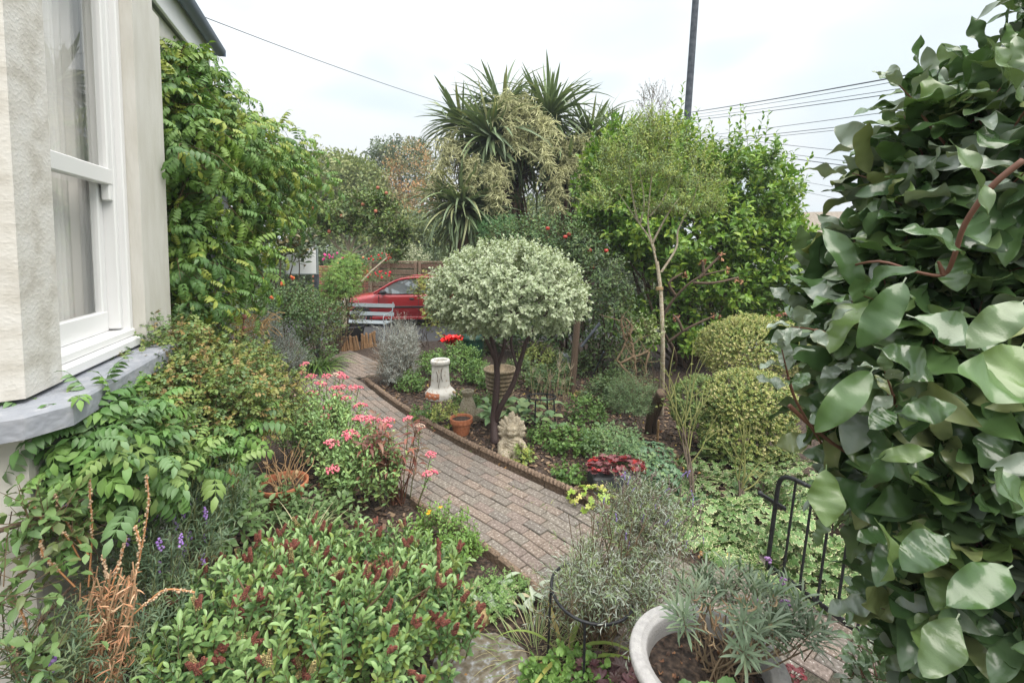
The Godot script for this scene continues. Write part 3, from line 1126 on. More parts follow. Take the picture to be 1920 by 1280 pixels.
	slabs(mb, 0.2, 5.1, -0.31, -4.5, 4.1, 4.2)
	slabs(mb, 0.2, 5.1, -4.5, -4.6, 0.8, 4.1)
	slabs(mb, 5.0, 5.1, -0.31, -4.5, 0.8, 4.1)
	slabs(mb, 0.2, 0.3, -0.61, -4.5, 0.8, 4.1)
	slabs(mb, 0.3, 1.55, -0.55, -0.62, 0.8, 4.1)
	part(h, "room_wall", mb, M.room)
	mb = MB.new()
	slabs(mb, 0.2, 5.1, -0.1, -4.6, 0.75, 0.799)
	part(h, "room_floor", mb, M.wood_floor)
	mb = MB.new()
	slabs(mb, 2.2, 3.4, -0.9, -1.35, 1.70, 1.74)
	for a in [2.3, 3.3]:
		slabs(mb, a - 0.03, a + 0.03, -0.95, -1.0, 0.80, 1.70)
		slabs(mb, a - 0.03, a + 0.03, -1.25, -1.3, 0.80, 1.70)
	solo("side_table", mb, M.wood_floor, "brown wooden table inside the room seen through the lower window pane", "table", hp(2.8, -1.1, 0.8))
	# round grey post with a ragged collar, half hidden in the climber
	var q := Vector3(-2.723, 2.271, -4.300)
	var post := thing("porch_post", "round grey post with ragged collar half hidden by the climber", "post", Vector3(q.x, 0, q.z))
	mb = MB.new()
	mb.lathe([Vector2(0.0, 0), Vector2(0.095, 0), Vector2(0.095, 2.58), Vector2(0.0, 2.58)], 18, at3(post.position))
	part(post, "shaft", mb, M.grey_pipe)
	mb = MB.new()
	mb.lathe([Vector2(0.10, 2.58), Vector2(0.118, 2.6), Vector2(0.112, 2.64), Vector2(0.12, 2.68), Vector2(0.11, 2.72), Vector2(0.13, 2.76), Vector2(0.0, 2.80)], 18, at3(post.position))
	for i in mb.v.size():
		mb.v[i] += Vector3(rf(-1, 1), rf(-1, 1), rf(-1, 1)) * 0.006
	part(post, "collar", mb, M.grey_pipe)
	climber()

func prism(mb: MB, pts: Array, y0: float, y1: float, bev := 0.0) -> void:
	var mid := Vector3.ZERO
	for p in pts:
		mid += p
	mid /= pts.size()
	mid.y = (y0 + y1) / 2
	var n := pts.size()
	var a := []
	var b := []
	var a2 := []
	for p in pts:
		a.append(Vector3(p.x, y0, p.z))
		b.append(Vector3(p.x, y1 - bev, p.z))
		var q := Vector3(p.x, 0, p.z).lerp(Vector3(mid.x, 0, mid.z), bev * 1.2)
		a2.append(Vector3(q.x, y1, q.z))
	for i in n:
		var j := (i + 1) % n
		# cut long walls into squares so that shading stays even
		mb.poly([a[i], a[j], b[j], b[i]], mid)
		if bev > 0:
			mb.poly([b[i], b[j], a2[j], a2[i]], mid)
	fill(mb, a2 if bev > 0 else b, true)
	fill(mb, a, false)

func fill(mb: MB, ring: Array, up: bool) -> void:
	var flat := PackedVector2Array()
	for p in ring:
		flat.append(Vector2(p.x, p.z))
	var idx := Geometry2D.triangulate_polygon(flat)
	for i in range(0, idx.size(), 3):
		var p: Vector3 = ring[idx[i]]
		mb.poly([p, ring[idx[i + 1]], ring[idx[i + 2]]], p + (Vector3.DOWN if up else Vector3.UP))

func climber() -> void:
	var tints := [Color(0.105, 0.20, 0.04), Color(0.085, 0.17, 0.04), Color(0.07, 0.145, 0.042), Color(0.15, 0.245, 0.045), Color(0.12, 0.21, 0.055), Color(0.23, 0.28, 0.05)]
	var n := thing("wisteria", "big leafy climber with feathery leaflets covering the far house wall up to the gutter", "climber", Vector3(-3.874, 0.000, -5.914))
	var bag := Bag.new()
	var tw := MB.new()
	var o := {"len": 0.42, "k": 6, "a0": 1.3, "a1": 0.6, "droop": 0.35, "sky": 0.6, "up": 0.1, "twig": 0.004, "size": 0.85, "nt": 6, "bow": 0.2, "low": -0.9, "shell": 0.5, "jit": 0.5}
	for l in [[Vector3(-2.583, 3.327, -3.700), Vector3(0.2, 0.36, 0.35), 40], [Vector3(-2.683, 3.830, -3.900), Vector3(0.14, 0.2, 0.25), 16], [Vector3(-2.776, 3.753, -4.300), Vector3(0.2, 0.24, 0.3), 26], [Vector3(-2.555, 2.980, -3.700), Vector3(0.3, 0.5, 0.4), 45], [Vector3(-2.734, 3.352, -4.400), Vector3(0.35, 0.5, 0.5), 66],
			[Vector3(-2.777, 3.255, -4.900), Vector3(0.4, 0.55, 0.5), 70], [Vector3(-2.905, 2.787, -4.600), Vector3(0.45, 0.4, 0.5), 50], [Vector3(-2.893, 3.330, -5.600), Vector3(0.4, 0.45, 0.5), 50], [Vector3(-2.948, 3.406, -6.400), Vector3(0.4, 0.5, 0.5), 40], [Vector3(-2.921, 2.697, -5.500), Vector3(0.35, 0.35, 0.4), 30],
			[Vector3(-2.596, 2.275, -3.750), Vector3(0.22, 0.35, 0.3), 30], [Vector3(-2.599, 2.220, -4.400), Vector3(0.3, 0.3, 0.3), 30], [Vector3(-2.557, 1.853, -3.700), Vector3(0.2, 0.3, 0.3), 22]]:
		scatter(bag, tw, l[0], l[1], l[2], o)
	var st := MB.new()
	for to in [Vector3(-2.626, 3.501, -3.800), Vector3(-2.707, 3.401, -4.400), Vector3(-2.893, 3.330, -5.600), Vector3(-2.596, 2.275, -3.750)]:
		limb(st, n.position + Vector3(rf(-0.1, 0.1), 0, rf(-0.1, 0.1)), to, 0.035, 0.012, 0.09, 7, 9)
	part(n, "stem", st, M.bark)
	part(n, "twigs", tw, M.twig, true)
	put(n, bag, LEAF.wisteria, tints, {"rough": 0.5, "back": 0.45}, 280)

# ---- far things -----------------------------------------------------------------------------------------
func far_tree(called: String, label: String, base: Vector3, lobes: Array, tints: Array, o := {}) -> void:
	var n := thing(called, label, "tree", base, "trees standing beyond the road")
	var tr := MB.new()
	var top: Vector3 = lobes[0][0]
	var h := top.y
	limb(tr, base, Vector3(top.x, h, top.z), 0.22, 0.05, 0.03, 7, 6)
	for l in lobes:
		for i in 6:
			limb(tr, Vector3(lerpf(base.x, top.x, 0.5), h * rf(0.3, 0.6), lerpf(base.z, top.z, 0.5)), l[0] + rdir() * l[1] * 0.75, 0.06, 0.012, 0.08, 4, 5)
	part(n, "trunk", tr, M.bark)
	var bag := Bag.new()
	for l in lobes:
		for i in int(l[2] * 1.7):
			var d := rdir()
			var g := 1.0 + 0.5 * lumps.get_noise_3dv((l[0] + d * l[1]) * 45.0)
			var p: Vector3 = l[0] + d * l[1] * g * pow(rf(0.15, 1.0), 0.36)
			bag.t.append(orient(p, rdir() + Vector3(0, 0.2, 0), Vector3.UP + rdir() * 0.6, rf(0.9, 1.5) * o.get("scale", 1.15)))
			bag.k.append(rng.randi() % tints.size())
	put(n, bag, LEAF[o.get("spray", "spray")], tints, {"rough": 0.6, "back": 0.4}, 0, "crown")

func background() -> void:
	var olive := [Color(0.20, 0.235, 0.08), Color(0.16, 0.205, 0.07), Color(0.23, 0.25, 0.10), Color(0.14, 0.18, 0.075)]
	var rust := [Color(0.25, 0.20, 0.10), Color(0.30, 0.18, 0.08), Color(0.19, 0.19, 0.09), Color(0.22, 0.21, 0.11), Color(0.34, 0.19, 0.08)]
	var dark := [Color(0.085, 0.12, 0.055), Color(0.07, 0.10, 0.055), Color(0.11, 0.145, 0.065)]
	far_tree("tree", "olive green broad tree rising left of the cabbage palms behind the fence", Vector3(-8.760, 0.000, -28.468), [[Vector3(-9.310, 5.577, -28.000), Vector3(2.0, 1.9, 2.2), 380], [Vector3(-8.559, 3.338, -27.000), Vector3(2.6, 2.0, 2.2), 380], [Vector3(-10.114, 6.665, -29.000), Vector3(1.4, 1.2, 1.8), 160]], olive)
	far_tree("tree", "thin rusty brown autumn tree with sky showing through beside the cabbage palms", Vector3(-6.437, 0.000, -29.729), [[Vector3(-6.588, 6.314, -30.000), Vector3(2.2, 2.4, 2.0), 230], [Vector3(-5.243, 4.394, -29.000), Vector3(2.0, 2.0, 2.0), 170], [Vector3(-5.865, 3.376, -28.000), Vector3(2.2, 1.3, 2.0), 150]], rust, {"spray": "open_spray", "scale": 0.9})
	far_tree("tree", "dark topped tree showing behind the rusty autumn tree", Vector3(-8.539, 0.000, -34.877), [[Vector3(-8.484, 9.319, -36.000), Vector3(2.6, 1.1, 2.0), 240], [Vector3(-8.916, 7.318, -36.000), Vector3(2.9, 2.2, 2.0), 260]], dark, {"spray": "open_spray"})
	far_tree("tree", "grey green airy tree just right of the climber, farthest left of the far trees", Vector3(-12.195, 0.000, -29.729), [[Vector3(-11.403, 6.515, -28.000), Vector3(1.6, 1.8, 1.8), 190], [Vector3(-11.594, 4.250, -27.000), Vector3(2.0, 1.8, 2.0), 230]], olive, {"spray": "open_spray"})
	far_tree("tree", "dark green tree low behind the fence under the rusty tree", Vector3(-5.456, 0.000, -26.586), [[Vector3(-4.625, 2.680, -24.000), Vector3(1.7, 1.2, 1.5), 330], [Vector3(-6.534, 2.409, -24.000), Vector3(1.5, 0.9, 1.5), 250]], dark + olive)
	far_tree("tree", "tall bushy tree filling the gap behind the cabbage palm trunks", Vector3(-0.909, 0.000, -26.586), [[Vector3(-0.272, 3.222, -24.000), Vector3(2.6, 1.6, 1.5), 420], [Vector3(2.829, 3.543, -25.000), Vector3(2.2, 1.8, 1.5), 330], [Vector3(-2.178, 2.409, -24.000), Vector3(1.8, 1.2, 1.5), 250]], dark + olive)
	# a long hedge closing the far side of the road
	var hedge := thing("hedge", "dark green hedge along the far side of the road", "hedge", Vector3(-5.163, 0.000, -17.374), "", "")
	var bag := Bag.new()
	for i in 3000:
		bag.t.append(orient(Vector3(rf(-14, 9), pow(rf(0, 1), 0.7) * 2.1, -18.6 + rf(-0.8, 0.8)), rdir(), Vector3.UP + rdir() * 0.5, rf(0.7, 1.1)))
		bag.k.append(rng.randi() % 3)
	put(hedge, bag, LEAF.spray, dark, {"rough": 0.6}, 0, "foliage")
	# houses to the right
	var q := Vector3(16.454, 0.000, -24.042)
	var hs := thing("house", "white gabled house with brown tiled roof glimpsed between the bright shrub and big-leaved shrub", "house", q)
	var mb := MB.new()
	mb.box(at3(q + Vector3(1.6, 1.5, -3), -0.25), Vector3(6.0, 3.0, 6.0), Color.WHITE, 0.02)
	part(hs, "wall", mb, M.white_wall)
	mb = MB.new()
	var xf := at3(q + Vector3(1.6, 0, -3), -0.25)
	var e := [Vector3(-3.3, 2.9, 3.3), Vector3(3.3, 2.9, 3.3), Vector3(3.3, 4.35, 0), Vector3(-3.3, 4.35, 0), Vector3(-3.3, 2.9, -3.3), Vector3(3.3, 2.9, -3.3)]
	for i in 6:
		e[i] = xf * e[i]
	mb.poly([e[0], e[1], e[2], e[3]], xf.origin)
	mb.poly([e[3], e[2], e[5], e[4]], xf.origin)
	part(hs, "roof", mb, M.roof_tile)
	mb = MB.new()
	mb.tube([e[0], e[3]], 0.09, 5)
	mb.tube([e[0], e[1]], 0.08, 5)
	part(hs, "bargeboard", mb, M.white_paint)
	mb = MB.new()
	mb.poly([xf * Vector3(-3.02, 3.0, 3.0), xf * Vector3(-3.02, 3.0, -3.0), xf * Vector3(-3.02, 4.3, 0)], xf.origin)
	part(hs, "gable", mb, M.white_wall)
	# lean-to roof in front of it
	mb = MB.new()
	q = Vector3(12.763, 0.000, -18.163)
	mb.box(at3(q + Vector3(0.9, 1.1, -0.8), -0.25), Vector3(2.6, 2.2, 1.6), Color.WHITE, 0.01)
	var ln := thing("outbuilding", "low white outbuilding with lichened tile roof below the gabled house", "outbuilding", q)
	part(ln, "wall", mb, M.white_wall)
	mb = MB.new()
	mb.box(Transform3D(Basis(Vector3.UP, -0.25) * Basis(Vector3.RIGHT, 0.32), q + Vector3(0.9, 2.42, -0.7)), Vector3(2.9, 0.09, 2.0), Color.WHITE, 0.01)
	part(ln, "roof", mb, M.roof_tile)
	# rendered garden wall with a brick coping, and the pier with the dark cap
	var wq := Vector3(6.513, 0.000, -10.501)
	var wl := thing("garden_wall", "low white rendered wall with red brick coping behind the golden mounds", "wall", wq)
	mb = MB.new()
	mb.box(at3(wq + Vector3(-0.4, 0.38, 0), -0.1), Vector3(2.2, 0.76, 0.2), Color.WHITE, 0.01)
	part(wl, "rendered_face", mb, M.white_wall)
	for i in 10:
		mb = MB.new()
		mb.box(at3(wq + Vector3(-1.42 + i * 0.222, 0.80, 0.02 - 0.1 * 0), -0.1), Vector3(0.21, 0.075, 0.24), Color.WHITE, 0.008)
		part(wl, "brick", mb, M.red_brick)
	var pq := Vector3(6.733, 0.000, -10.337)
	var pr := thing("gate_pier", "white square gate pier with dark flat cap beside the big-leaved shrub", "pier", pq)
	mb = MB.new()
	mb.box(at3(pq + Vector3(0, 0.52, 0), -0.1), Vector3(0.34, 1.04, 0.34), Color.WHITE, 0.01)
	part(pr, "shaft", mb, M.white_wall)
	mb = MB.new()
	mb.box(at3(pq + Vector3(0, 1.075, 0), -0.1), Vector3(0.40, 0.065, 0.40), Color.WHITE, 0.012)
	part(pr, "cap", mb, M.gutter)
	shrub("shrub", "dark green rounded shrub between the bright laurel and the white gate pier", "shrub", Vector3(8.122, 0.000, -12.886), [[Vector3(8.192, 0.878, -13.000), Vector3(0.55, 0.85, 0.6), 260], [Vector3(8.597, 1.748, -13.500), Vector3(0.5, 0.5, 0.5), 110]], LEAF.dull, [Color(0.06, 0.12, 0.04), Color(0.08, 0.15, 0.05), Color(0.05, 0.10, 0.035), Color(0.11, 0.18, 0.06)], {"len": 0.25, "k": 9, "size": 1.1, "stems": 2})
	# telegraph pole and its wires
	var pb := Vector3(4.934, 0.000, -14.271)
	var pt := Vector3(5.705, 14.986, -14.300)
	var tp := thing("telegraph_pole", "tall dark grey telegraph pole rising behind the eucalyptus", "telegraph pole", pb)
	mb = MB.new()
	mb.tube([pb, pb.lerp(pt, 0.5), pt], [0.115, 0.10, 0.085], 12)
	part(tp, "pole", mb, M.pole)
	mb = MB.new()
	mb.box(Transform3D(Basis.IDENTITY, pb.lerp(pt, 0.94)), Vector3(1.1, 0.1, 0.1), Color.WHITE, 0.01)
	part(tp, "cross_arm", mb, M.pole)
	var far_end := Vector3(0, 0, 0)
	var ws := [[Vector3(12.066, 13.232, -40.000), Vector3(11.832, 6.757, -11.000), "topmost of the overhead cables on the right, thick and dark", 0.018], [Vector3(12.070, 13.012, -40.000), Vector3(11.839, 6.638, -11.000), "thin cable hanging just below the topmost overhead cable on the right", 0.009], [Vector3(12.073, 12.836, -40.000), Vector3(12.285, 6.549, -11.400), "third overhead cable down on the right of the pole", 0.009],
			[Vector3(12.076, 12.660, -40.000), Vector3(12.293, 6.425, -11.400), "fourth overhead cable down on the right of the pole", 0.012], [Vector3(12.705, 11.743, -42.000), Vector3(12.967, 6.197, -12.000), "lone overhead cable in the middle of the right hand wires", 0.010], [Vector3(12.710, 11.418, -42.000), Vector3(12.986, 5.882, -12.000), "upper of the close pair of cables under the lone wire", 0.011],
			[Vector3(12.713, 11.232, -42.000), Vector3(12.992, 5.790, -12.000), "lower of the close pair of cables under the lone wire", 0.009], [Vector3(11.417, 9.542, -30.000), Vector3(14.173, 4.474, -13.000), "upper cable sloping down to the right past the bright shrub", 0.009], [Vector3(11.427, 9.078, -30.000), Vector3(14.194, 4.141, -13.000), "middle cable sloping down to the right past the bright shrub", 0.009],
			[Vector3(11.431, 8.879, -30.000), Vector3(14.205, 3.967, -13.000), "dark thick cable sloping down to the right past the bright shrub", 0.014], [Vector3(11.454, 7.816, -30.000), Vector3(14.257, 3.122, -13.000), "upper of two lowest wires sloping down over the far house", 0.006], [Vector3(11.462, 7.416, -30.000), Vector3(14.285, 2.653, -13.000), "lowest wire sloping down over the far house", 0.006], [Vector3(-3.406, 4.836, -5.300), Vector3(0.363, 5.653, -13.000), "single wire running from the house eaves to the cabbage palms", 0.0035]]
	for w in ws:
		mb = MB.new()
		mb.tube(arc(w[0], w[1], Vector3.DOWN * 0.12, 12), w[3] * 1.25, 5)
		solo("overhead_wire", mb, M.wire, w[2], "wire", w[0].lerp(w[1], 0.5), "overhead wires")

func far_garden() -> void:
	# timber fence
	var f0 := Vector3(-4.858, 1.258, -15.800)
	var f1 := Vector3(-1.731, 1.298, -15.200)
	var fn := thing("fence", "brown timber fence of wide horizontal boards behind the red car", "fence", Vector3(f0.x, 0, f0.z))
	var dir := f1 - f0
	dir.y = 0
	var L := dir.length()
	dir = dir.normalized()
	var ang := atan2(-dir.z, dir.x)
	for i in 8:
		var mb := MB.new()
		var y := 1.70 - i * 0.205
		mb.box(Transform3D(Basis(Vector3.UP, ang) * Basis(Vector3.RIGHT, 0.12), Vector3(f0.x, y, f0.z) + dir * L / 2 + Vector3(0, rf(-0.01, 0.01), 0)), Vector3(L, 0.165, 0.022), Color.WHITE, 0.004)
		part(fn, "board", mb, M.fence)
	for t in [0.04, 0.24, 0.54, 0.585, 0.95]:
		var mb := MB.new()
		mb.box(at3(Vector3(f0.x, 0.9, f0.z) + dir * L * t + Vector3(0, 0, 0.05), ang), Vector3(0.09, 1.8, 0.07), Color.WHITE, 0.008)
		part(fn, "post", mb, M.fence)
	var cp := MB.new()
	cp.box(at3(Vector3(f0.x, 1.83, f0.z) + dir * L / 2, ang), Vector3(L, 0.05, 0.12), Color.WHITE, 0.008)
	part(fn, "capping", cp, M.fence)
	# brick wall to its left with flowers on it
	var wq := Vector3(-5.576, 0.000, -15.985)
	var wall := thing("brick_wall", "old brick wall topped with pink and red flowers left of the timber fence", "wall", wq)
	for r in 21:
		for i in 9:
			var mb := MB.new()
			mb.box(at3(wq + Vector3(-1.1 + i * 0.232 + (0.116 if r % 2 else 0.0), 0.04 + r * 0.08, 0)), Vector3(0.222, 0.07, 0.2), Color.WHITE, 0.008)
			part(wall, "brick", mb, M.red_brick)
	var mo := MB.new()
	mo.box(at3(wq + Vector3(-0.15, 0.84, 0)), Vector3(2.0, 1.66, 0.19))
	part(wall, "mortar", mo, M.joint)
	for a in [[Vector3(-5.665, 1.903, -15.200), "trailing plant with magenta flowers on top of the brick wall", Color(0.55, 0.05, 0.22)], [Vector3(-5.081, 1.789, -15.000), "peachy orange flowered plant on the brick wall", Color(0.6, 0.22, 0.1)], [Vector3(-4.287, 1.898, -15.400), "red flowered plant trailing over the left end of the fence", Color(0.5, 0.03, 0.03)], [Vector3(-4.179, 1.358, -14.800), "red flowers in front of the fence beside the car bonnet", Color(0.65, 0.02, 0.04)]]:
		var s := shrub("flowering_plant", a[1], "plant", a[0] - Vector3(0, 0.3, 0), [[a[0], Vector3(0.45, 0.22, 0.25), 60]], LEAF.dull, [Color(0.07, 0.13, 0.04), Color(0.10, 0.16, 0.05)], {"len": 0.16, "k": 6, "stems": 2, "stem": 0.006})
		for i in 16:
			var fl := MB.new()
			fl.blob(a[0] + Vector3(rf(-0.4, 0.4), rf(0.0, 0.22), rf(0.1, 0.28)), Vector3.ONE * rf(0.02, 0.045), a[2], 6, 4)
			part(s, "flower", fl, M.plain)
	shrub("shrub", "silvery cream leaved shrub behind the fence below the dark tree", "shrub", Vector3(-4.238, 0.000, -19.025), [[Vector3(-3.765, 1.953, -17.000), Vector3(0.75, 0.5, 0.5), 200]], LEAF.dull, [Color(0.28, 0.30, 0.18), Color(0.2, 0.24, 0.12), Color(0.34, 0.35, 0.24)], {"len": 0.3, "k": 8, "stems": 2})
	# pale notice board
	var bq := Vector3(Vector3(-3.952, 2.044, -9.400).x, 0, -9.45)
	var bd := thing("notice_board", "blank white notice board on a dark post left of the path's end", "sign", bq)
	var mb := MB.new()
	var c := Vector3(-4.219, 2.044, -9.400)
	mb.box(at3(c, 0.16), Vector3(0.585, 0.53, 0.03), Color.WHITE, 0.004)
	part(bd, "panel", mb, M.board)
	mb = MB.new()
	for s in [[Vector3(0, 0.275, 0.0), Vector3(0.63, 0.022, 0.05)], [Vector3(0, -0.275, 0.0), Vector3(0.63, 0.022, 0.05)], [Vector3(0.304, 0, 0.0), Vector3(0.022, 0.528, 0.05)], [Vector3(-0.304, 0, 0.0), Vector3(0.022, 0.528, 0.05)]]:
		mb.box(Transform3D(Basis(Vector3.UP, 0.16), at3(c, 0.16) * s[0]), s[1], Color(0.85, 0.95, 0.85), 0.004)
	part(bd, "rim", mb, M.grey_pipe)
	mb = MB.new()
	mb.box(at3(Vector3(bq.x, 1.15, c.z - 0.06)), Vector3(0.08, 2.30, 0.06), Color.WHITE, 0.008)
	part(bd, "post", mb, M.pole)
	# small crooked tree before the fence
	var tb := Vector3(-3.992, 0.000, -11.407)
	var tn := thing("apple_tree", "small spreading fruit tree with crooked grey branches above the fence", "tree", tb)
	var st := MB.new()
	var fork := Vector3(-4.018, 2.090, -11.600)
	limb(st, tb, fork, 0.07, 0.05, 0.06, 8, 7)
	for to in [Vector3(-4.365, 2.510, -11.600), Vector3(-4.638, 3.123, -11.400), Vector3(-3.553, 2.326, -11.600), Vector3(-3.231, 2.612, -11.500), Vector3(-3.433, 3.407, -11.700), Vector3(-3.893, 3.539, -11.700), Vector3(-2.838, 2.867, -11.400), Vector3(-5.159, 2.867, -11.400)]:
		limb(st, fork, to, 0.035, 0.012, 0.1, 6, 7)
	limb(st, Vector3(-3.534, 1.499, -11.000), Vector3(-2.990, 2.059, -11.200), 0.028, 0.018, 0.05, 6, 6)
	limb(st, Vector3(-2.990, 2.059, -11.200), Vector3(-3.022, 2.477, -11.200), 0.018, 0.01, 0.1, 6, 5)
	part(tn, "trunk", st, M.pale_bark)
	var bag := Bag.new()
	var tw := MB.new()
	for l in [[Vector3(-3.407, 3.203, -11.600), Vector3(0.75, 0.5, 0.6), 190], [Vector3(-2.906, 2.609, -11.400), Vector3(0.45, 0.35, 0.4), 110], [Vector3(-4.127, 2.867, -11.400), Vector3(0.6, 0.4, 0.5), 150], [Vector3(-4.728, 2.989, -11.300), Vector3(0.6, 0.42, 0.5), 150], [Vector3(-3.461, 3.523, -11.800), Vector3(0.35, 0.25, 0.3), 60], [Vector3(-2.720, 2.159, -11.300), Vector3(0.15, 0.28, 0.2), 30]]:
		scatter(bag, tw, l[0], l[1], l[2], {"len": 0.3, "k": 9, "size": 1.6, "twig": 0.004, "nt": 5, "a0": 1.2, "lump": 0.4, "jit": 0.6})
	part(tn, "twigs", tw, M.twig, true)
	put(tn, bag, LEAF.dull, [Color(0.10, 0.16, 0.03), Color(0.07, 0.12, 0.028), Color(0.055, 0.10, 0.028), Color(0.14, 0.20, 0.045), Color(0.11, 0.13, 0.045)], {"rough": 0.5, "back": 0.35}, 0, "leaf")
	for p in [Vector3(-3.540, 3.322, -11.200), Vector3(-3.265, 3.749, -11.500), Vector3(-4.015, 3.039, -11.100), Vector3(-3.181, 3.144, -11.000), Vector3(-4.273, 2.673, -11.000), Vector3(-3.033, 3.609, -11.400), Vector3(-4.658, 3.218, -11.000)]:
		var fr := MB.new()
		fr.blob(p, Vector3.ONE * 0.045, Color(0.35, 0.12, 0.07), 8, 6)
		part(tn, "fruit", fr, M.plain)
	car()
	bench()
	palms()
	# log roll edging
	var lq := Vector3(-3.679, 0.000, -10.501)
	var lr := thing("log_edging", "short upright split logs edging the bed in front of the grey bench", "edging", lq)
	for i in 19:
		mb = MB.new()
		var p := Vector3(-3.816, 0.000, -10.126).lerp(Vector3(-3.146, 0.000, -10.787), i / 18.0) + Vector3(0, 0, rf(-0.03, 0.03))
		limb(mb, p - Vector3(0, 0.05, 0), p + Vector3(rf(-0.10, 0.02), rf(0.30, 0.38), rf(-0.03, 0.03)), 0.028, 0.025, 0.02, 7, 3, Color.WHITE * rf(0.7, 1.2))
		part(lr, "log", mb, M.log)
	var tub := Vector3(-3.953, 0.000, -11.407)
	mb = MB.new()
	mb.lathe([Vector2(0.0, 0), Vector2(0.26, 0), Vector2(0.33, 0.36), Vector2(0.35, 0.37), Vector2(0.35, 0.40), Vector2(0.32, 0.40), Vector2(0.30, 0.34), Vector2(0.0, 0.33)], 20, at3(tub))
	solo("plant_tub", mb, M.black_plastic, "round black plastic tub behind the split log edging", "pot", tub)

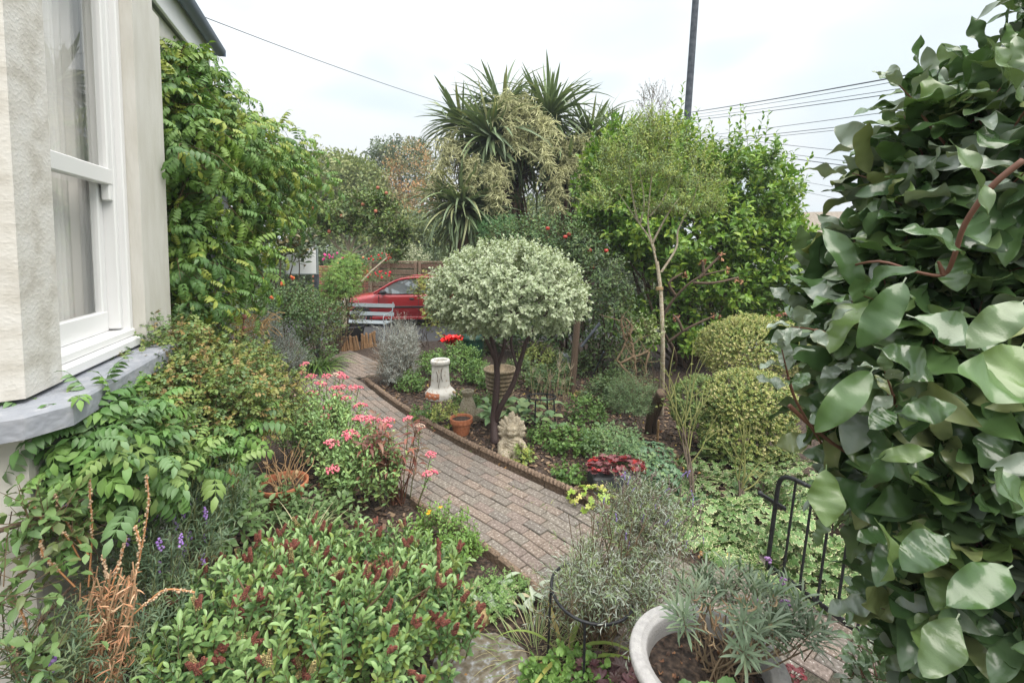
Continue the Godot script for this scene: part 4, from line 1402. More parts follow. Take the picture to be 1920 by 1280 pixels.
func car() -> void:
	# nose to the left; x runs from the front bumper to the tail, y up, z to the near side
	var base := Vector3(-3.160, 0.000, -13.590)
	var n := thing("parked_car", "red hatchback parked on the drive, nose to the left", "car", base)
	var xf := at3(base + Vector3(-1.95, 0, -0.80), 0.04)
	var half := 0.80
	var st := [[0.00, 0.35, 0.62, 0.70], [0.08, 0.24, 0.70, 0.80], [0.35, 0.20, 0.80, 0.90], [0.8, 0.20, 0.88, 0.97], [1.12, 0.20, 0.92, 1.0], [1.6, 0.19, 0.93, 1.0], [2.2, 0.19, 0.94, 1.0], [2.9, 0.20, 0.97, 1.0], [3.4, 0.22, 0.99, 0.97], [3.68, 0.28, 0.98, 0.88], [3.78, 0.42, 0.95, 0.80]]
	var body := MB.new()
	var rows := []
	for s in st:
		var w: float = half * s[3]
		var r := PackedVector3Array()
		for q in [[-w * 0.72, s[1]], [-w * 0.95, s[1] + 0.05], [-w, lerpf(s[1], s[2], 0.45)], [-w * 0.975, s[2] - 0.10], [-w * 0.93, s[2] - 0.015], [-w * 0.6, s[2] + 0.035], [0.0, s[2] + 0.055], [w * 0.6, s[2] + 0.035], [w * 0.93, s[2] - 0.015], [w * 0.975, s[2] - 0.10], [w, lerpf(s[1], s[2], 0.45)], [w * 0.95, s[1] + 0.05], [w * 0.72, s[1]]]:
			r.append(xf * Vector3(s[0], q[1], q[0]))
		rows.append(r)
	body.grid(rows)
	for e in [0, rows.size() - 1]:
		body.poly(Array(rows[e]), xf * Vector3(1.9, 0.5, 0))
	part(n, "body", body, M.car_paint)
	# roof and pillars as one shell, glass set into it
	var roof := MB.new()
	var prof := [[1.02, 0.96, 0.90], [1.30, 1.14, 0.86], [1.62, 1.315, 0.82], [1.95, 1.405, 0.79], [2.5, 1.44, 0.78], [3.0, 1.41, 0.77], [3.35, 1.33, 0.76], [3.62, 1.12, 0.80], [3.72, 0.97, 0.86]]
	rows = []
	for p in prof:
		var w: float = half * p[2] * 0.90
		var r := PackedVector3Array()
		for q in [[-w - 0.02, p[1] - 0.06], [-w, p[1] - 0.012], [-w * 0.85, p[1] + 0.012], [0.0, p[1] + 0.03], [w * 0.85, p[1] + 0.012], [w, p[1] - 0.012], [w + 0.02, p[1] - 0.06]]:
			r.append(xf * Vector3(p[0], q[1], q[0]))
		rows.append(r)
	roof.grid(rows)
	part(n, "roof", roof, M.car_paint)
	for s in [-1.0, 1.0]:
		var zb: float = s * half * 0.945
		var gl := MB.new()
		var zt := func(y: float) -> float: return s * (half * 0.945 - (y - 0.94) * 0.26)
		var side := [Vector2(1.22, 0.95), Vector2(2.28, 0.95), Vector2(2.30, 1.38), Vector2(1.95, 1.365), Vector2(1.66, 1.29), Vector2(1.40, 1.14)]
		var pts := []
		for p in side:
			pts.append(xf * Vector3(p.x, p.y, zt.call(p.y)))
		gl.poly(pts, xf * Vector3(2, 1, 0))
		part(n, "side_window", gl, M.car_glass)
		gl = MB.new()
		pts = []
		for p in [Vector2(2.40, 0.96), Vector2(3.30, 0.985), Vector2(3.18, 1.33), Vector2(2.42, 1.385)]:
			pts.append(xf * Vector3(p.x, p.y, zt.call(p.y)))
		gl.poly(pts, xf * Vector3(2, 1, 0))
		part(n, "rear_side_window", gl, M.car_glass)
		var pil := MB.new()
		pts = []
		for p in [Vector2(2.28, 0.95), Vector2(2.40, 0.96), Vector2(2.42, 1.385), Vector2(2.30, 1.38)]:
			pts.append(xf * Vector3(p.x, p.y, zt.call(p.y) + s * 0.002))
		pil.poly(pts, xf * Vector3(2, 1, 0))
		part(n, "pillar", pil, M.black_plastic)
		pil = MB.new()
		var ed := []
		for p in [Vector2(1.02, 0.955), Vector2(1.30, 1.12), Vector2(1.62, 1.30), Vector2(1.95, 1.385), Vector2(2.5, 1.41), Vector2(3.0, 1.385), Vector2(3.3, 1.32), Vector2(3.6, 1.08), Vector2(3.7, 0.95)]:
			ed.append(xf * Vector3(p.x, p.y, zt.call(p.y) + s * 0.004))
		pil.tube(ed, 0.034, 7)
		part(n, "window_arch", pil, M.car_paint)
		# trim, handle, door gap, mirror
		var tr := MB.new()
		tr.box(Transform3D(xf.basis, xf * Vector3(1.98, 0.565, s * (half + 0.004))), Vector3(2.25, 0.055, 0.03), Color.WHITE, 0.01)
		part(n, "side_trim", tr, M.black_plastic)
		tr = MB.new()
		tr.box(Transform3D(xf.basis, xf * Vector3(1.95, 0.235, s * (half * 0.97))), Vector3(2.3, 0.08, 0.05), Color.WHITE, 0.01)
		part(n, "sill", tr, M.car_paint)
		tr = MB.new()
		for x in [1.18, 2.34]:
			tr.box(Transform3D(xf.basis, xf * Vector3(x, 0.66, s * (half * 0.985))), Vector3(0.008, 0.5, 0.035))
		part(n, "door_gap", tr, M.black_plastic)
		tr = MB.new()
		tr.blob(xf * Vector3(2.14, 0.80, s * (half * 0.985)), Vector3(0.085, 0.03, 0.025), Color.WHITE, 10, 6)
		part(n, "door_handle", tr, M.black_plastic)
		tr = MB.new()
		tr.blob(xf * Vector3(1.33, 1.0, s * (half + 0.10)), Vector3(0.10, 0.075, 0.09), Color.WHITE, 12, 8)
		tr.tube([xf * Vector3(1.28, 0.96, s * half * 0.92), xf * Vector3(1.32, 0.97, s * (half + 0.06))], 0.03, 6)
		part(n, "wing_mirror", tr, M.black_plastic)
		for x in [0.66, 3.06]:
			var w := Node3D.new()
			w.name = "wheel"
			n.add_child(w, true)
			var c := xf * Vector3(x, 0.285, s * (half - 0.08))
			var hub := Transform3D(xf.basis * Basis(Vector3.RIGHT, s * PI / 2), c)
			var ty := MB.new()
			ty.lathe([Vector2(0.17, -0.085), Vector2(0.26, -0.09), Vector2(0.285, -0.06), Vector2(0.285, 0.06), Vector2(0.26, 0.09), Vector2(0.17, 0.085)], 26, hub)
			part(w, "tyre", ty, M.rubber)
			ty = MB.new()
			ty.lathe([Vector2(0.172, 0.08), Vector2(0.15, 0.06), Vector2(0.05, 0.085), Vector2(0.0, 0.088)], 20, hub)
			part(w, "rim", ty, M.chrome)
			var ar := MB.new()
			ar.lathe([Vector2(0.0, 0.02), Vector2(0.32, 0.02), Vector2(0.325, 0.085), Vector2(0.30, 0.086)], 26, hub)
			part(n, "wheel_arch", ar, M.black_plastic)
		tr = MB.new()
		tr.blob(xf * Vector3(0.16, 0.66, s * half * 0.66), Vector3(0.13, 0.09, 0.15), Color.WHITE, 12, 8)
		part(n, "headlight", tr, M.chrome)
		tr = MB.new()
		tr.blob(xf * Vector3(3.76, 0.82, s * half * 0.68), Vector3(0.04, 0.15, 0.07), Color.WHITE, 10, 8)
		part(n, "tail_light", tr, M.red_gloss)
	var ws := MB.new()
	ws.poly([xf * Vector3(1.09, 1.0, 0.62), xf * Vector3(1.09, 1.0, -0.62), xf * Vector3(1.66, 1.35, -0.54), xf * Vector3(1.66, 1.35, 0.54)], xf * Vector3(2, 0.8, 0))
	for i in ws.v.size():
		ws.v[i] += Vector3(-0.008, 0.014, 0)
	part(n, "windscreen", ws, M.car_glass)
	var bp := MB.new()
	bp.box(Transform3D(xf.basis, xf * Vector3(0.02, 0.40, 0)), Vector3(0.14, 0.16, 1.2), Color.WHITE, 0.04)
	part(n, "front_bumper", bp, M.black_plastic)

func bench() -> void:
	var r := Vector3(-3.097, 0.000, -11.342)
	var xf := at3(r, -0.20)
	var n := thing("garden_bench", "pale grey slatted garden bench with curled metal arms before the red car", "bench", r)
	for i in 2:
		var mb := MB.new()
		mb.box(Transform3D(xf.basis * Basis(Vector3.RIGHT, -0.16), xf * Vector3(-0.72, 0.62 + i * 0.21, -0.44 - i * 0.035)), Vector3(1.5, 0.095, 0.022), Color.WHITE, 0.004)
		part(n, "back_slat", mb, M.bench_paint)
	for i in 4:
		var mb := MB.new()
		mb.box(Transform3D(xf.basis, xf * Vector3(-0.72, 0.445, -0.36 + i * 0.105)), Vector3(1.46, 0.024, 0.085), Color.WHITE, 0.004)
		part(n, "seat_slat", mb, M.bench_paint)
	for x in [-1.42, -0.02]:
		var mb := MB.new()
		var q := func(y: float, z: float) -> Vector3: return xf * Vector3(x, y, z)
		mb.tube([q.call(0.0, 0.03), q.call(0.42, -0.01)], 0.014, 6)
		part(n, "leg", mb, M.bench_paint)
		mb = MB.new()
		mb.tube([q.call(0.0, -0.48), q.call(0.43, -0.38), q.call(0.66, -0.45), q.call(0.92, -0.50)], 0.014, 6)
		part(n, "leg", mb, M.bench_paint)
		mb = MB.new()
		var pts := [q.call(0.70, -0.46)]
		for i in 15:
			var a := 1.9 - i * 0.36
			var rr := 0.115 - i * 0.004
			pts.append(q.call(0.55 + sin(a) * rr, -0.05 + cos(a) * rr))
		mb.tube(pts, 0.011, 6)
		mb.tube([q.call(0.43, -0.40), q.call(0.42, 0.04)], 0.012, 6)
		part(n, "armrest", mb, M.bench_paint)

# ---- cabbage palms --------------------------------------------------------------------------------------
func palm_head(n: Node3D, bag: Bag, dead: Bag, pan: MB, c: Vector3, axis: Vector3, count: int, size: float, low := -0.75) -> void:
	var made := 0
	while made < count:
		var d := (rdir() + axis * 0.4).normalized()
		var e := d.dot(axis)
		if e < low:
			continue
		made += 1
		bag.t.append(orient(c + d * 0.06, d, axis + Vector3.UP * 0.7, size * rf(0.75, 1.15), rf(-0.5, 0.5)))
		bag.k.append((3 if e > 0.2 else rng.randi() % 4) if rng.randf() < 0.5 else rng.randi() % 5)
	for i in count / 2:
		var a := rf(0, TAU)
		var d := Vector3(cos(a) * 0.22, -1, sin(a) * 0.22)
		dead.t.append(orient(c + Vector3(cos(a) * 0.12, -0.25 - rf(0, 0.6), sin(a) * 0.12), d, Vector3(cos(a), 0.3, sin(a)), size * rf(0.6, 1.05)))
		dead.k.append(rng.randi() % 3)

func panicle(pan: MB, p: Vector3, dir: Vector3, size: float, col: Color) -> void:
	# a drooping flower spray: a stalk, side branches, and many beaded threads
	var end := p + dir * size * 0.6 + Vector3.DOWN * size * 1.0
	var path := []
	for i in 7:
		var t := i / 6.0
		path.append(p.lerp(end, t) + Vector3.UP * 0.38 * size * sin(t * PI) + dir * 0.1 * sin(t * PI))
	pan.tube(path, [0.02, 0.018, 0.015, 0.012, 0.01, 0.008, 0.005], 4, col)
	for i in 17:
		var t := 0.18 + 0.82 * i / 16.0
		var k := t * 6.0
		var o: Vector3 = path[mini(int(k), 5)].lerp(path[mini(int(k) + 1, 6)], k - int(k))
		for s in 4:
			var d := (rdir() + dir * 0.35 + Vector3.DOWN * 0.35).normalized()
			var L := size * rf(0.25, 0.5) * (1.2 - 0.5 * t)
			var e := o + d * L + Vector3.DOWN * L * 0.35
			pan.tube([o, o.lerp(e, 0.5) + Vector3.UP * L * 0.1, e], [0.006, 0.005, 0.003], 3, col, false)
			for q in 14:
				var b := o.lerp(e, 0.12 + 0.88 * q / 13.0)
				var d2 := (rdir() + Vector3.DOWN * 0.7 + d * 0.4).normalized()
				var l2 := size * rf(0.07, 0.17)
				pan.tube([b, b + d2 * l2], [0.011, 0.007], 3, col * rf(0.65, 1.25), false)

func palms() -> void:
	var green := [Color(0.14, 0.19, 0.085), Color(0.115, 0.165, 0.08), Color(0.18, 0.225, 0.11), Color(0.125, 0.17, 0.09), Color(0.23, 0.245, 0.12)]
	var brown := [Color(0.20, 0.13, 0.095), Color(0.15, 0.09, 0.07), Color(0.27, 0.19, 0.13)]
	var cream := Color(0.50, 0.50, 0.27)
	var one := thing("cabbage_palm", "tall cabbage palm with many sword-leaved heads and drooping cream flower sprays", "palm tree", Vector3(-0.492, 0.000, -12.251))
	var bag := Bag.new()
	var dead := Bag.new()
	var st := MB.new()
	var base := one.position
	var forkp := Vector3(-0.276, 3.181, -12.200)
	limb(st, base, forkp, 0.2, 0.14, 0.03, 9, 8)
	var heads := [[Vector3(-0.463, 4.966, -11.800), Vector3(-0.5, 0.7, 0.45), 330, 1.5], [Vector3(-0.245, 5.728, -12.200), Vector3(0, 1, 0.1), 150, 1.4], [Vector3(0.927, 5.554, -12.200), Vector3(0.15, 1, 0.1), 230, 1.45], [Vector3(-1.265, 5.486, -12.300), Vector3(-0.7, 0.6, 0.1), 110, 1.3], [Vector3(0.347, 5.471, -12.400), Vector3(0.1, 1, 0), 80, 1.2], [Vector3(0.142, 4.477, -12.600), Vector3(0.1, 1, 0.2), 150, 1.3], [Vector3(-0.774, 4.042, -12.500), Vector3(-0.2, 1, 0.2), 130, 1.2]]
	for h in heads:
		limb(st, forkp, h[0], 0.10, 0.075, 0.04, 8, 6)
		palm_head(one, bag, dead, null, h[0], h[1].normalized(), h[2], h[3])
	part(one, "trunk", st, M.dark_bark)
	put(one, bag, LEAF.sword, green, {"rough": 0.45, "back": 0.3}, 220, "blade")
	put(one, dead, LEAF.sword, brown, {"rough": 0.9, "back": 0.2}, 0, "dead_skirt")
	for p in [[Vector3(-0.065, 5.839, -11.600), Vector3(0.1, 0, 0.9), 1.2], [Vector3(0.578, 5.367, -11.500), Vector3(0.2, 0, 0.8), 1.25], [Vector3(-1.224, 4.797, -11.500), Vector3(-0.5, 0, 0.7), 1.3], [Vector3(-0.440, 4.235, -11.200), Vector3(0.1, 0, 0.8), 1.1], [Vector3(0.129, 5.712, -11.600), Vector3(0.4, 0, 0.8), 1.1], [Vector3(1.049, 4.905, -11.700), Vector3(0.4, 0, 0.6), 0.7], [Vector3(-0.825, 4.378, -11.300), Vector3(-0.2, 0, 0.8), 0.8]]:
		var pan := MB.new()
		panicle(pan, p[0], p[1].normalized(), p[2], cream * rf(0.85, 1.1))
		part(one, "flower_spray", pan, M.dead)
	var two := thing("cabbage_palm", "cabbage palm partly hidden behind the bright laurel, right of the tall one", "palm tree", Vector3(1.789, 0.000, -12.482))
	bag = Bag.new()
	dead = Bag.new()
	st = MB.new()
	for h in [[Vector3(1.349, 4.240, -12.000), Vector3(-0.1, 1, 0.3), 170, 1.25], [Vector3(2.014, 5.102, -12.400), Vector3(0.3, 1, 0.1), 180, 1.35], [Vector3(2.622, 4.766, -12.300), Vector3(0.4, 0.8, 0.1), 150, 1.3]]:
		limb(st, two.position + Vector3(rf(-0.1, 0.1), 0, 0), h[0], 0.11, 0.075, 0.05, 8, 8)
		palm_head(two, bag, dead, null, h[0], h[1].normalized(), h[2], h[3])
	part(two, "trunk", st, M.dark_bark)
	put(two, bag, LEAF.sword, green, {"rough": 0.45, "back": 0.3}, 100, "blade")
	put(two, dead, LEAF.sword, brown, {"rough": 0.9, "back": 0.2}, 0, "dead_skirt")
	for p in [[Vector3(1.154, 4.079, -11.400), Vector3(-0.2, 0, 0.8), 0.95], [Vector3(1.485, 4.415, -11.500), Vector3(0.3, 0, 0.8), 0.9], [Vector3(1.719, 4.927, -11.800), Vector3(0.0, 0, 0.8), 0.9]]:
		var pan := MB.new()
		panicle(pan, p[0], p[1].normalized(), p[2], cream * rf(0.85, 1.1))
		part(two, "flower_spray", pan, M.dead)
	var three := thing("cabbage_palm", "low mop-headed cabbage palm left of the tall one, without flowers", "palm tree", Vector3(-1.221, 0.000, -12.102))
	bag = Bag.new()
	dead = Bag.new()
	st = MB.new()
	var c := Vector3(-1.174, 3.179, -11.300)
	limb(st, three.position, c, 0.09, 0.07, 0.03, 8, 6)
	palm_head(three, bag, dead, null, c, Vector3(-0.1, 1, 0.15).normalized(), 420, 1.3, -0.97)
	part(three, "trunk", st, M.dark_bark)
	put(three, bag, LEAF.sword, green + [Color(0.2, 0.19, 0.09)], {"rough": 0.45, "back": 0.3}, 120, "blade")
	put(three, dead, LEAF.sword, brown + green, {"rough": 0.9, "back": 0.2}, 0, "dead_skirt")
	# a further palm stands to the right of the garden; its leaves show in the window
	var four := thing("cabbage_palm", "cabbage palm whose spiky leaves are mirrored in the upper window pane", "palm tree", Vector3(5.6, 0, -2.0))
	bag = Bag.new()
	dead = Bag.new()
	st = MB.new()
	c = Vector3(5.2, 4.3, -2.1)
	limb(st, four.position, c, 0.12, 0.09, 0.03, 8, 6)
	palm_head(four, bag, dead, null, c, Vector3(-0.1, 1, 0), 160, 1.2, -0.8)
	part(four, "trunk", st, M.dark_bark)
	put(four, bag, LEAF.sword, green, {"rough": 0.45, "back": 0.3}, 0, "blade")
	put(four, dead, LEAF.sword, brown, {"rough": 0.9, "back": 0.2}, 0, "dead_skirt")

# ---- middle of the garden -------------------------------------------------------------------------------
func hedges() -> void:
	# the large bright laurel
	var bright := [Color(0.14, 0.25, 0.03), Color(0.10, 0.20, 0.03), Color(0.19, 0.30, 0.04), Color(0.08, 0.165, 0.027), Color(0.23, 0.32, 0.045), Color(0.12, 0.215, 0.035)]
	shrub("laurel", "large bright green broad-leaved laurel bush with upright top shoots behind the eucalyptus", "shrub", Vector3(3.364, 0.000, -8.855), [[Vector3(3.312, 2.646, -9.000), Vector3(1.5, 1.15, 1.1), 950], [Vector3(4.418, 3.152, -9.000), Vector3(0.95, 1.15, 0.9), 680], [Vector3(4.746, 2.043, -8.700), Vector3(0.75, 1.0, 0.8), 520], [Vector3(2.287, 2.964, -9.200), Vector3(1.0, 1.1, 0.9), 600], [Vector3(3.348, 3.700, -9.300), Vector3(0.9, 0.7, 0.7), 350], [Vector3(2.322, 4.028, -9.400), Vector3(0.8, 0.7, 0.6), 330], [Vector3(3.086, 4.467, -9.500), Vector3(0.5, 0.4, 0.5), 130], [Vector3(3.726, 1.556, -8.600), Vector3(1.1, 0.6, 0.8), 230], [Vector3(1.838, 3.531, -9.600), Vector3(0.6, 0.6, 0.6), 130], [Vector3(2.548, 0.814, -8.900), Vector3(0.7, 0.6, 0.5), 150], [Vector3(3.646, 0.765, -8.600), Vector3(0.9, 0.5, 0.5), 170], [Vector3(4.823, 0.964, -8.600), Vector3(0.7, 0.6, 0.5), 150]],
		LEAF.laurel, bright, {"len": 0.32, "k": 9, "a0": 1.15, "a1": 0.4, "up": 0.45, "twig": 0.004, "twig_mat": M.green_twig, "rough": 0.4, "back": 0.5, "singles": 250, "stem": 0.03, "stems": 3, "size": 1.12, "low": -0.8, "jit": 0.45})
	var tops := thing("laurel_shoot", "upright leafy shoots standing clear of the bright laurel's top right against the sky", "shrub", Vector3(4.693, 0.000, -9.271))
	var bag := Bag.new()
	var tw := MB.new()
	for p in [[1345, 285, 1335, 210], [1365, 280, 1372, 200], [1385, 290, 1390, 215], [1320, 290, 1312, 225], [1412, 295, 1424, 215], [1430, 300, 1440, 208], [1405, 285, 1400, 225], [1450, 330, 1478, 285], [1470, 350, 1492, 300], [1485, 345, 1512, 300], [1480, 400, 1505, 370], [1490, 440, 1510, 412], [1140, 270, 1135, 225], [1120, 285, 1112, 240], [1165, 275, 1160, 235], [1275, 220, 1282, 150], [1262, 235, 1268, 185]]:
		var a := pix(p[0], p[1] + 20, 8.9)
		var b := pix(p[2], p[3], 8.9)
		shoot(bag, tw, a, (b - a).normalized(), {"len": a.distance_to(b), "k": 15, "a0": 1.0, "a1": 0.35, "twig": 0.006, "bow": 0.08, "nt": 6, "size": 1.0})
	part(tops, "stem", tw, M.green_twig)
	put(tops, bag, LEAF.laurel, bright, {"rough": 0.38, "back": 0.45}, 240)
	shrub("shrub", "thin dark bush whose wispy top shows beside the pole above the eucalyptus", "shrub", Vector3(3.468, 0.000, -11.407), [[Vector3(3.102, 5.561, -10.500), Vector3(0.38, 0.38, 0.3), 60], [Vector3(3.078, 4.927, -10.500), Vector3(0.4, 0.5, 0.3), 50]], LEAF.gum, [Color(0.05, 0.07, 0.045), Color(0.07, 0.09, 0.06)], {"len": 0.3, "k": 9, "twig": 0.004, "up": 0.6, "stem": 0.012, "stems": 4})
	# shady understorey behind the clipped ball
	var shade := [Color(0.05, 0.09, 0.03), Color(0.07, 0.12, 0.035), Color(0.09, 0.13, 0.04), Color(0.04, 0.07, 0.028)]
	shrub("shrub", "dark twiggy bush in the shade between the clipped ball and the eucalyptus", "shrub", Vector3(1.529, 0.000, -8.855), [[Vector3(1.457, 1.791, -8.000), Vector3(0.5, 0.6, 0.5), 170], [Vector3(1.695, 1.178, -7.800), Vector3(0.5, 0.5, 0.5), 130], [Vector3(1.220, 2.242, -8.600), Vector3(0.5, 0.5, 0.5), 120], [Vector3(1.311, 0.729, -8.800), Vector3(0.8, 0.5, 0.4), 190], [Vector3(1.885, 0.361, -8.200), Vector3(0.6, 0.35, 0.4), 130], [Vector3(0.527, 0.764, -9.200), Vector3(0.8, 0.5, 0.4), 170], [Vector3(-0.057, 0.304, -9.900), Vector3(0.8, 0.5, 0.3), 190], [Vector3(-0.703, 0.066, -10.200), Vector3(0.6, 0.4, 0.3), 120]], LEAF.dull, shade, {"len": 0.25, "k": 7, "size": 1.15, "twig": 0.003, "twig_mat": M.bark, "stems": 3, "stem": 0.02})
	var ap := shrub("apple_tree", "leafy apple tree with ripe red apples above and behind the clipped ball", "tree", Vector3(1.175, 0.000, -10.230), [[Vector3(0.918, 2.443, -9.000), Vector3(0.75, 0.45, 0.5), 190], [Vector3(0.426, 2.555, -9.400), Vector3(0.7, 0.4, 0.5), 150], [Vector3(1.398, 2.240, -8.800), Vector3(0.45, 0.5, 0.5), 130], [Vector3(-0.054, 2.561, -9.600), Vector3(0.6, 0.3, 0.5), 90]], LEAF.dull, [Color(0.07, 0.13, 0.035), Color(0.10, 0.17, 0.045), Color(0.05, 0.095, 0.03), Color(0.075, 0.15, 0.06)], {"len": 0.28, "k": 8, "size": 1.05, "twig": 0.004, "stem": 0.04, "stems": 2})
	for p in [Vector3(0.652, 2.650, -8.600), Vector3(0.958, 2.491, -8.450), Vector3(1.036, 2.542, -8.550), Vector3(1.375, 2.253, -8.300), Vector3(1.647, 2.244, -8.200), Vector3(1.399, 1.965, -8.200), Vector3(0.244, 2.242, -8.600)]:
		var mb := MB.new()
		mb.lathe([Vector2(0.0, -0.026), Vector2(0.018, -0.032), Vector2(0.036, -0.018), Vector2(0.041, 0.004), Vector2(0.032, 0.026), Vector2(0.014, 0.032), Vector2(0.0, 0.025)], 12, at3(p))
		part(ap, "apple", mb, M.apple)
	shrub("fern_bush", "feathery mid green bush just left behind the clipped ball, under the palms", "shrub", Vector3(-0.393, 0.000, -11.407), [[Vector3(-0.297, 2.704, -10.500), Vector3(0.45, 0.28, 0.4), 90]], LEAF.nandina, [Color(0.06, 0.15, 0.05), Color(0.08, 0.18, 0.06)], {"len": 0.3, "k": 6, "size": 0.9, "stems": 3})
	# eucalyptus
	var eb := Vector3(2.041, 0.000, -6.296)
	var eu := thing("eucalyptus_tree", "slender pale-trunked eucalyptus with fine grey green crown, tied to a stake", "tree", eb)
	var st := MB.new()
	var D := 5.9
	st.tube([eb, Vector3(1.918, 0.974, -5.900), Vector3(1.886, 1.654, -5.900), Vector3(1.854, 1.924, -5.900), Vector3(1.824, 2.126, -5.900)], [0.032, 0.028, 0.024, 0.023, 0.02], 9)
	var limbs := [[Vector3(1.854, 1.924, -5.900), Vector3(1.753, 2.360, -5.900), Vector3(1.588, 2.629, -5.950), Vector3(1.353, 2.989, -6.000)], [Vector3(1.795, 2.260, -5.900), Vector3(1.709, 2.560, -5.900), Vector3(1.702, 2.919, -5.850), Vector3(1.732, 3.366, -5.800)], [Vector3(1.880, 1.992, -5.900), Vector3(2.062, 2.293, -5.900), Vector3(2.084, 2.527, -5.900), Vector3(2.251, 2.858, -5.900), Vector3(2.336, 3.188, -5.900)], [Vector3(1.766, 2.360, -5.900), Vector3(1.901, 2.686, -5.800), Vector3(2.043, 2.909, -5.750)], [Vector3(1.616, 2.596, -5.950), Vector3(1.651, 2.858, -5.900), Vector3(1.592, 3.254, -5.900)], [Vector3(1.721, 2.693, -5.900), Vector3(1.880, 2.863, -5.950), Vector3(2.039, 3.203, -6.000)], [Vector3(1.588, 2.629, -5.950), Vector3(1.496, 2.991, -5.900), Vector3(1.471, 3.328, -5.950)]]
	for l in limbs:
		var rr := []
		for i in l.size():
			rr.append(lerpf(0.016, 0.005, float(i) / (l.size() - 1)))
		st.tube(l, rr, 7)
	part(eu, "trunk", st, M.pale_bark)
	var bag2 := Bag.new()
	var tw2 := MB.new()
	for l in [[Vector3(1.757, 3.319, -5.900), Vector3(0.5, 0.46, 0.4), 270], [Vector3(1.339, 3.162, -5.950), Vector3(0.40, 0.42, 0.35), 190], [Vector3(2.258, 3.122, -5.900), Vector3(0.40, 0.38, 0.35), 190], [Vector3(2.498, 2.825, -5.900), Vector3(0.18, 0.2, 0.2), 50], [Vector3(1.117, 2.935, -6.000), Vector3(0.2, 0.22, 0.2), 50], [Vector3(1.731, 3.756, -5.950), Vector3(0.26, 0.24, 0.3), 150], [Vector3(1.964, 2.816, -5.800), Vector3(0.42, 0.14, 0.25), 130], [Vector3(1.232, 3.489, -6.100), Vector3(0.2, 0.25, 0.2), 90]]:
		scatter(bag2, tw2, l[0], l[1], l[2], {"len": 0.2, "k": 11, "a0": 1.0, "a1": 0.4, "up": 0.5, "twig": 0.002, "nt": 5, "size": 0.95, "lump": 0.7, "shell": 0.2})
	part(eu, "twigs", tw2, M.twig, true)
	put(eu, bag2, LEAF.gum, [Color(0.22, 0.30, 0.10), Color(0.28, 0.35, 0.10), Color(0.20, 0.28, 0.14), Color(0.33, 0.38, 0.11), Color(0.25, 0.33, 0.17)], {"rough": 0.6, "back": 0.6}, 0)
	var tie := MB.new()
	for i in 3:
		var ring := []
		for k in 13:
			var a := TAU * k / 12.0
			ring.append(Vector3(1.863, 1.783, -5.900) + Vector3(cos(a) * 0.042, -0.015 + i * 0.014 + 0.008 * sin(a), sin(a) * 0.042))
		tie.tube(ring, 0.006, 5)
	part(eu, "tree_tie", tie, M.straw)
	# leafless brown hydrangea-like branch with withered leaves
	var db := thing("withered_shrub", "bare brown branching shrub with a few withered leaves in front of the laurel", "shrub", Vector3(2.948, 0.000, -8.474))
	st = MB.new()
	var b0 := Vector3(2.948, 0.000, -8.474)
	var dead := Bag.new()
	for q in [[Vector3(2.184, 1.336, -6.700), Vector3(2.320, 1.616, -6.600), Vector3(2.590, 1.886, -6.500), Vector3(2.995, 1.997, -6.500)], [Vector3(2.320, 1.616, -6.600), Vector3(2.218, 1.804, -6.600), Vector3(2.404, 1.940, -6.600)], [Vector3(2.591, 1.871, -6.500), Vector3(2.735, 2.034, -6.500), Vector3(2.894, 2.197, -6.500)], [Vector3(2.518, 1.812, -6.500), Vector3(2.771, 1.819, -6.400), Vector3(3.097, 1.893, -6.400)], [Vector3(2.234, 0.969, -6.600), Vector3(2.457, 1.177, -6.500), Vector3(2.818, 1.379, -6.400)], [Vector3(2.384, 1.140, -6.500), Vector3(2.321, 1.290, -6.500), Vector3(2.280, 1.350, -6.600)], [Vector3(2.664, 1.923, -6.500), Vector3(2.645, 2.108, -6.500)]]:
		st.tube(q, [0.022, 0.018, 0.013, 0.008].slice(0, q.size()), 6)
		var e: Vector3 = q[q.size() - 1]
		for i in 5:
			dead.t.append(orient(e + rdir() * 0.05, Vector3(rf(-0.4, 0.4), -1, rf(-0.4, 0.4)), rdir(), rf(0.5, 0.9)))
			dead.k.append(rng.randi() % 3)
	limb(st, b0, Vector3(2.184, 1.336, -6.700), 0.03, 0.022, 0.05, 7, 5)
	limb(st, b0, Vector3(2.234, 0.969, -6.600), 0.025, 0.02, 0.05, 7, 4)
	part(db, "branch", st, M.bark)
	put(db, dead, LEAF.dead, [Color(0.25, 0.11, 0.06), Color(0.32, 0.18, 0.10), Color(0.18, 0.08, 0.05)], {"rough": 0.9, "back": 0.2}, 40)
	# cut-back thorny stump
	var ct := thing("pruned_shrub", "hard pruned tan branched shrub left of the eucalyptus trunk", "shrub", Vector3(1.661, 0.000, -6.099))
	st = MB.new()
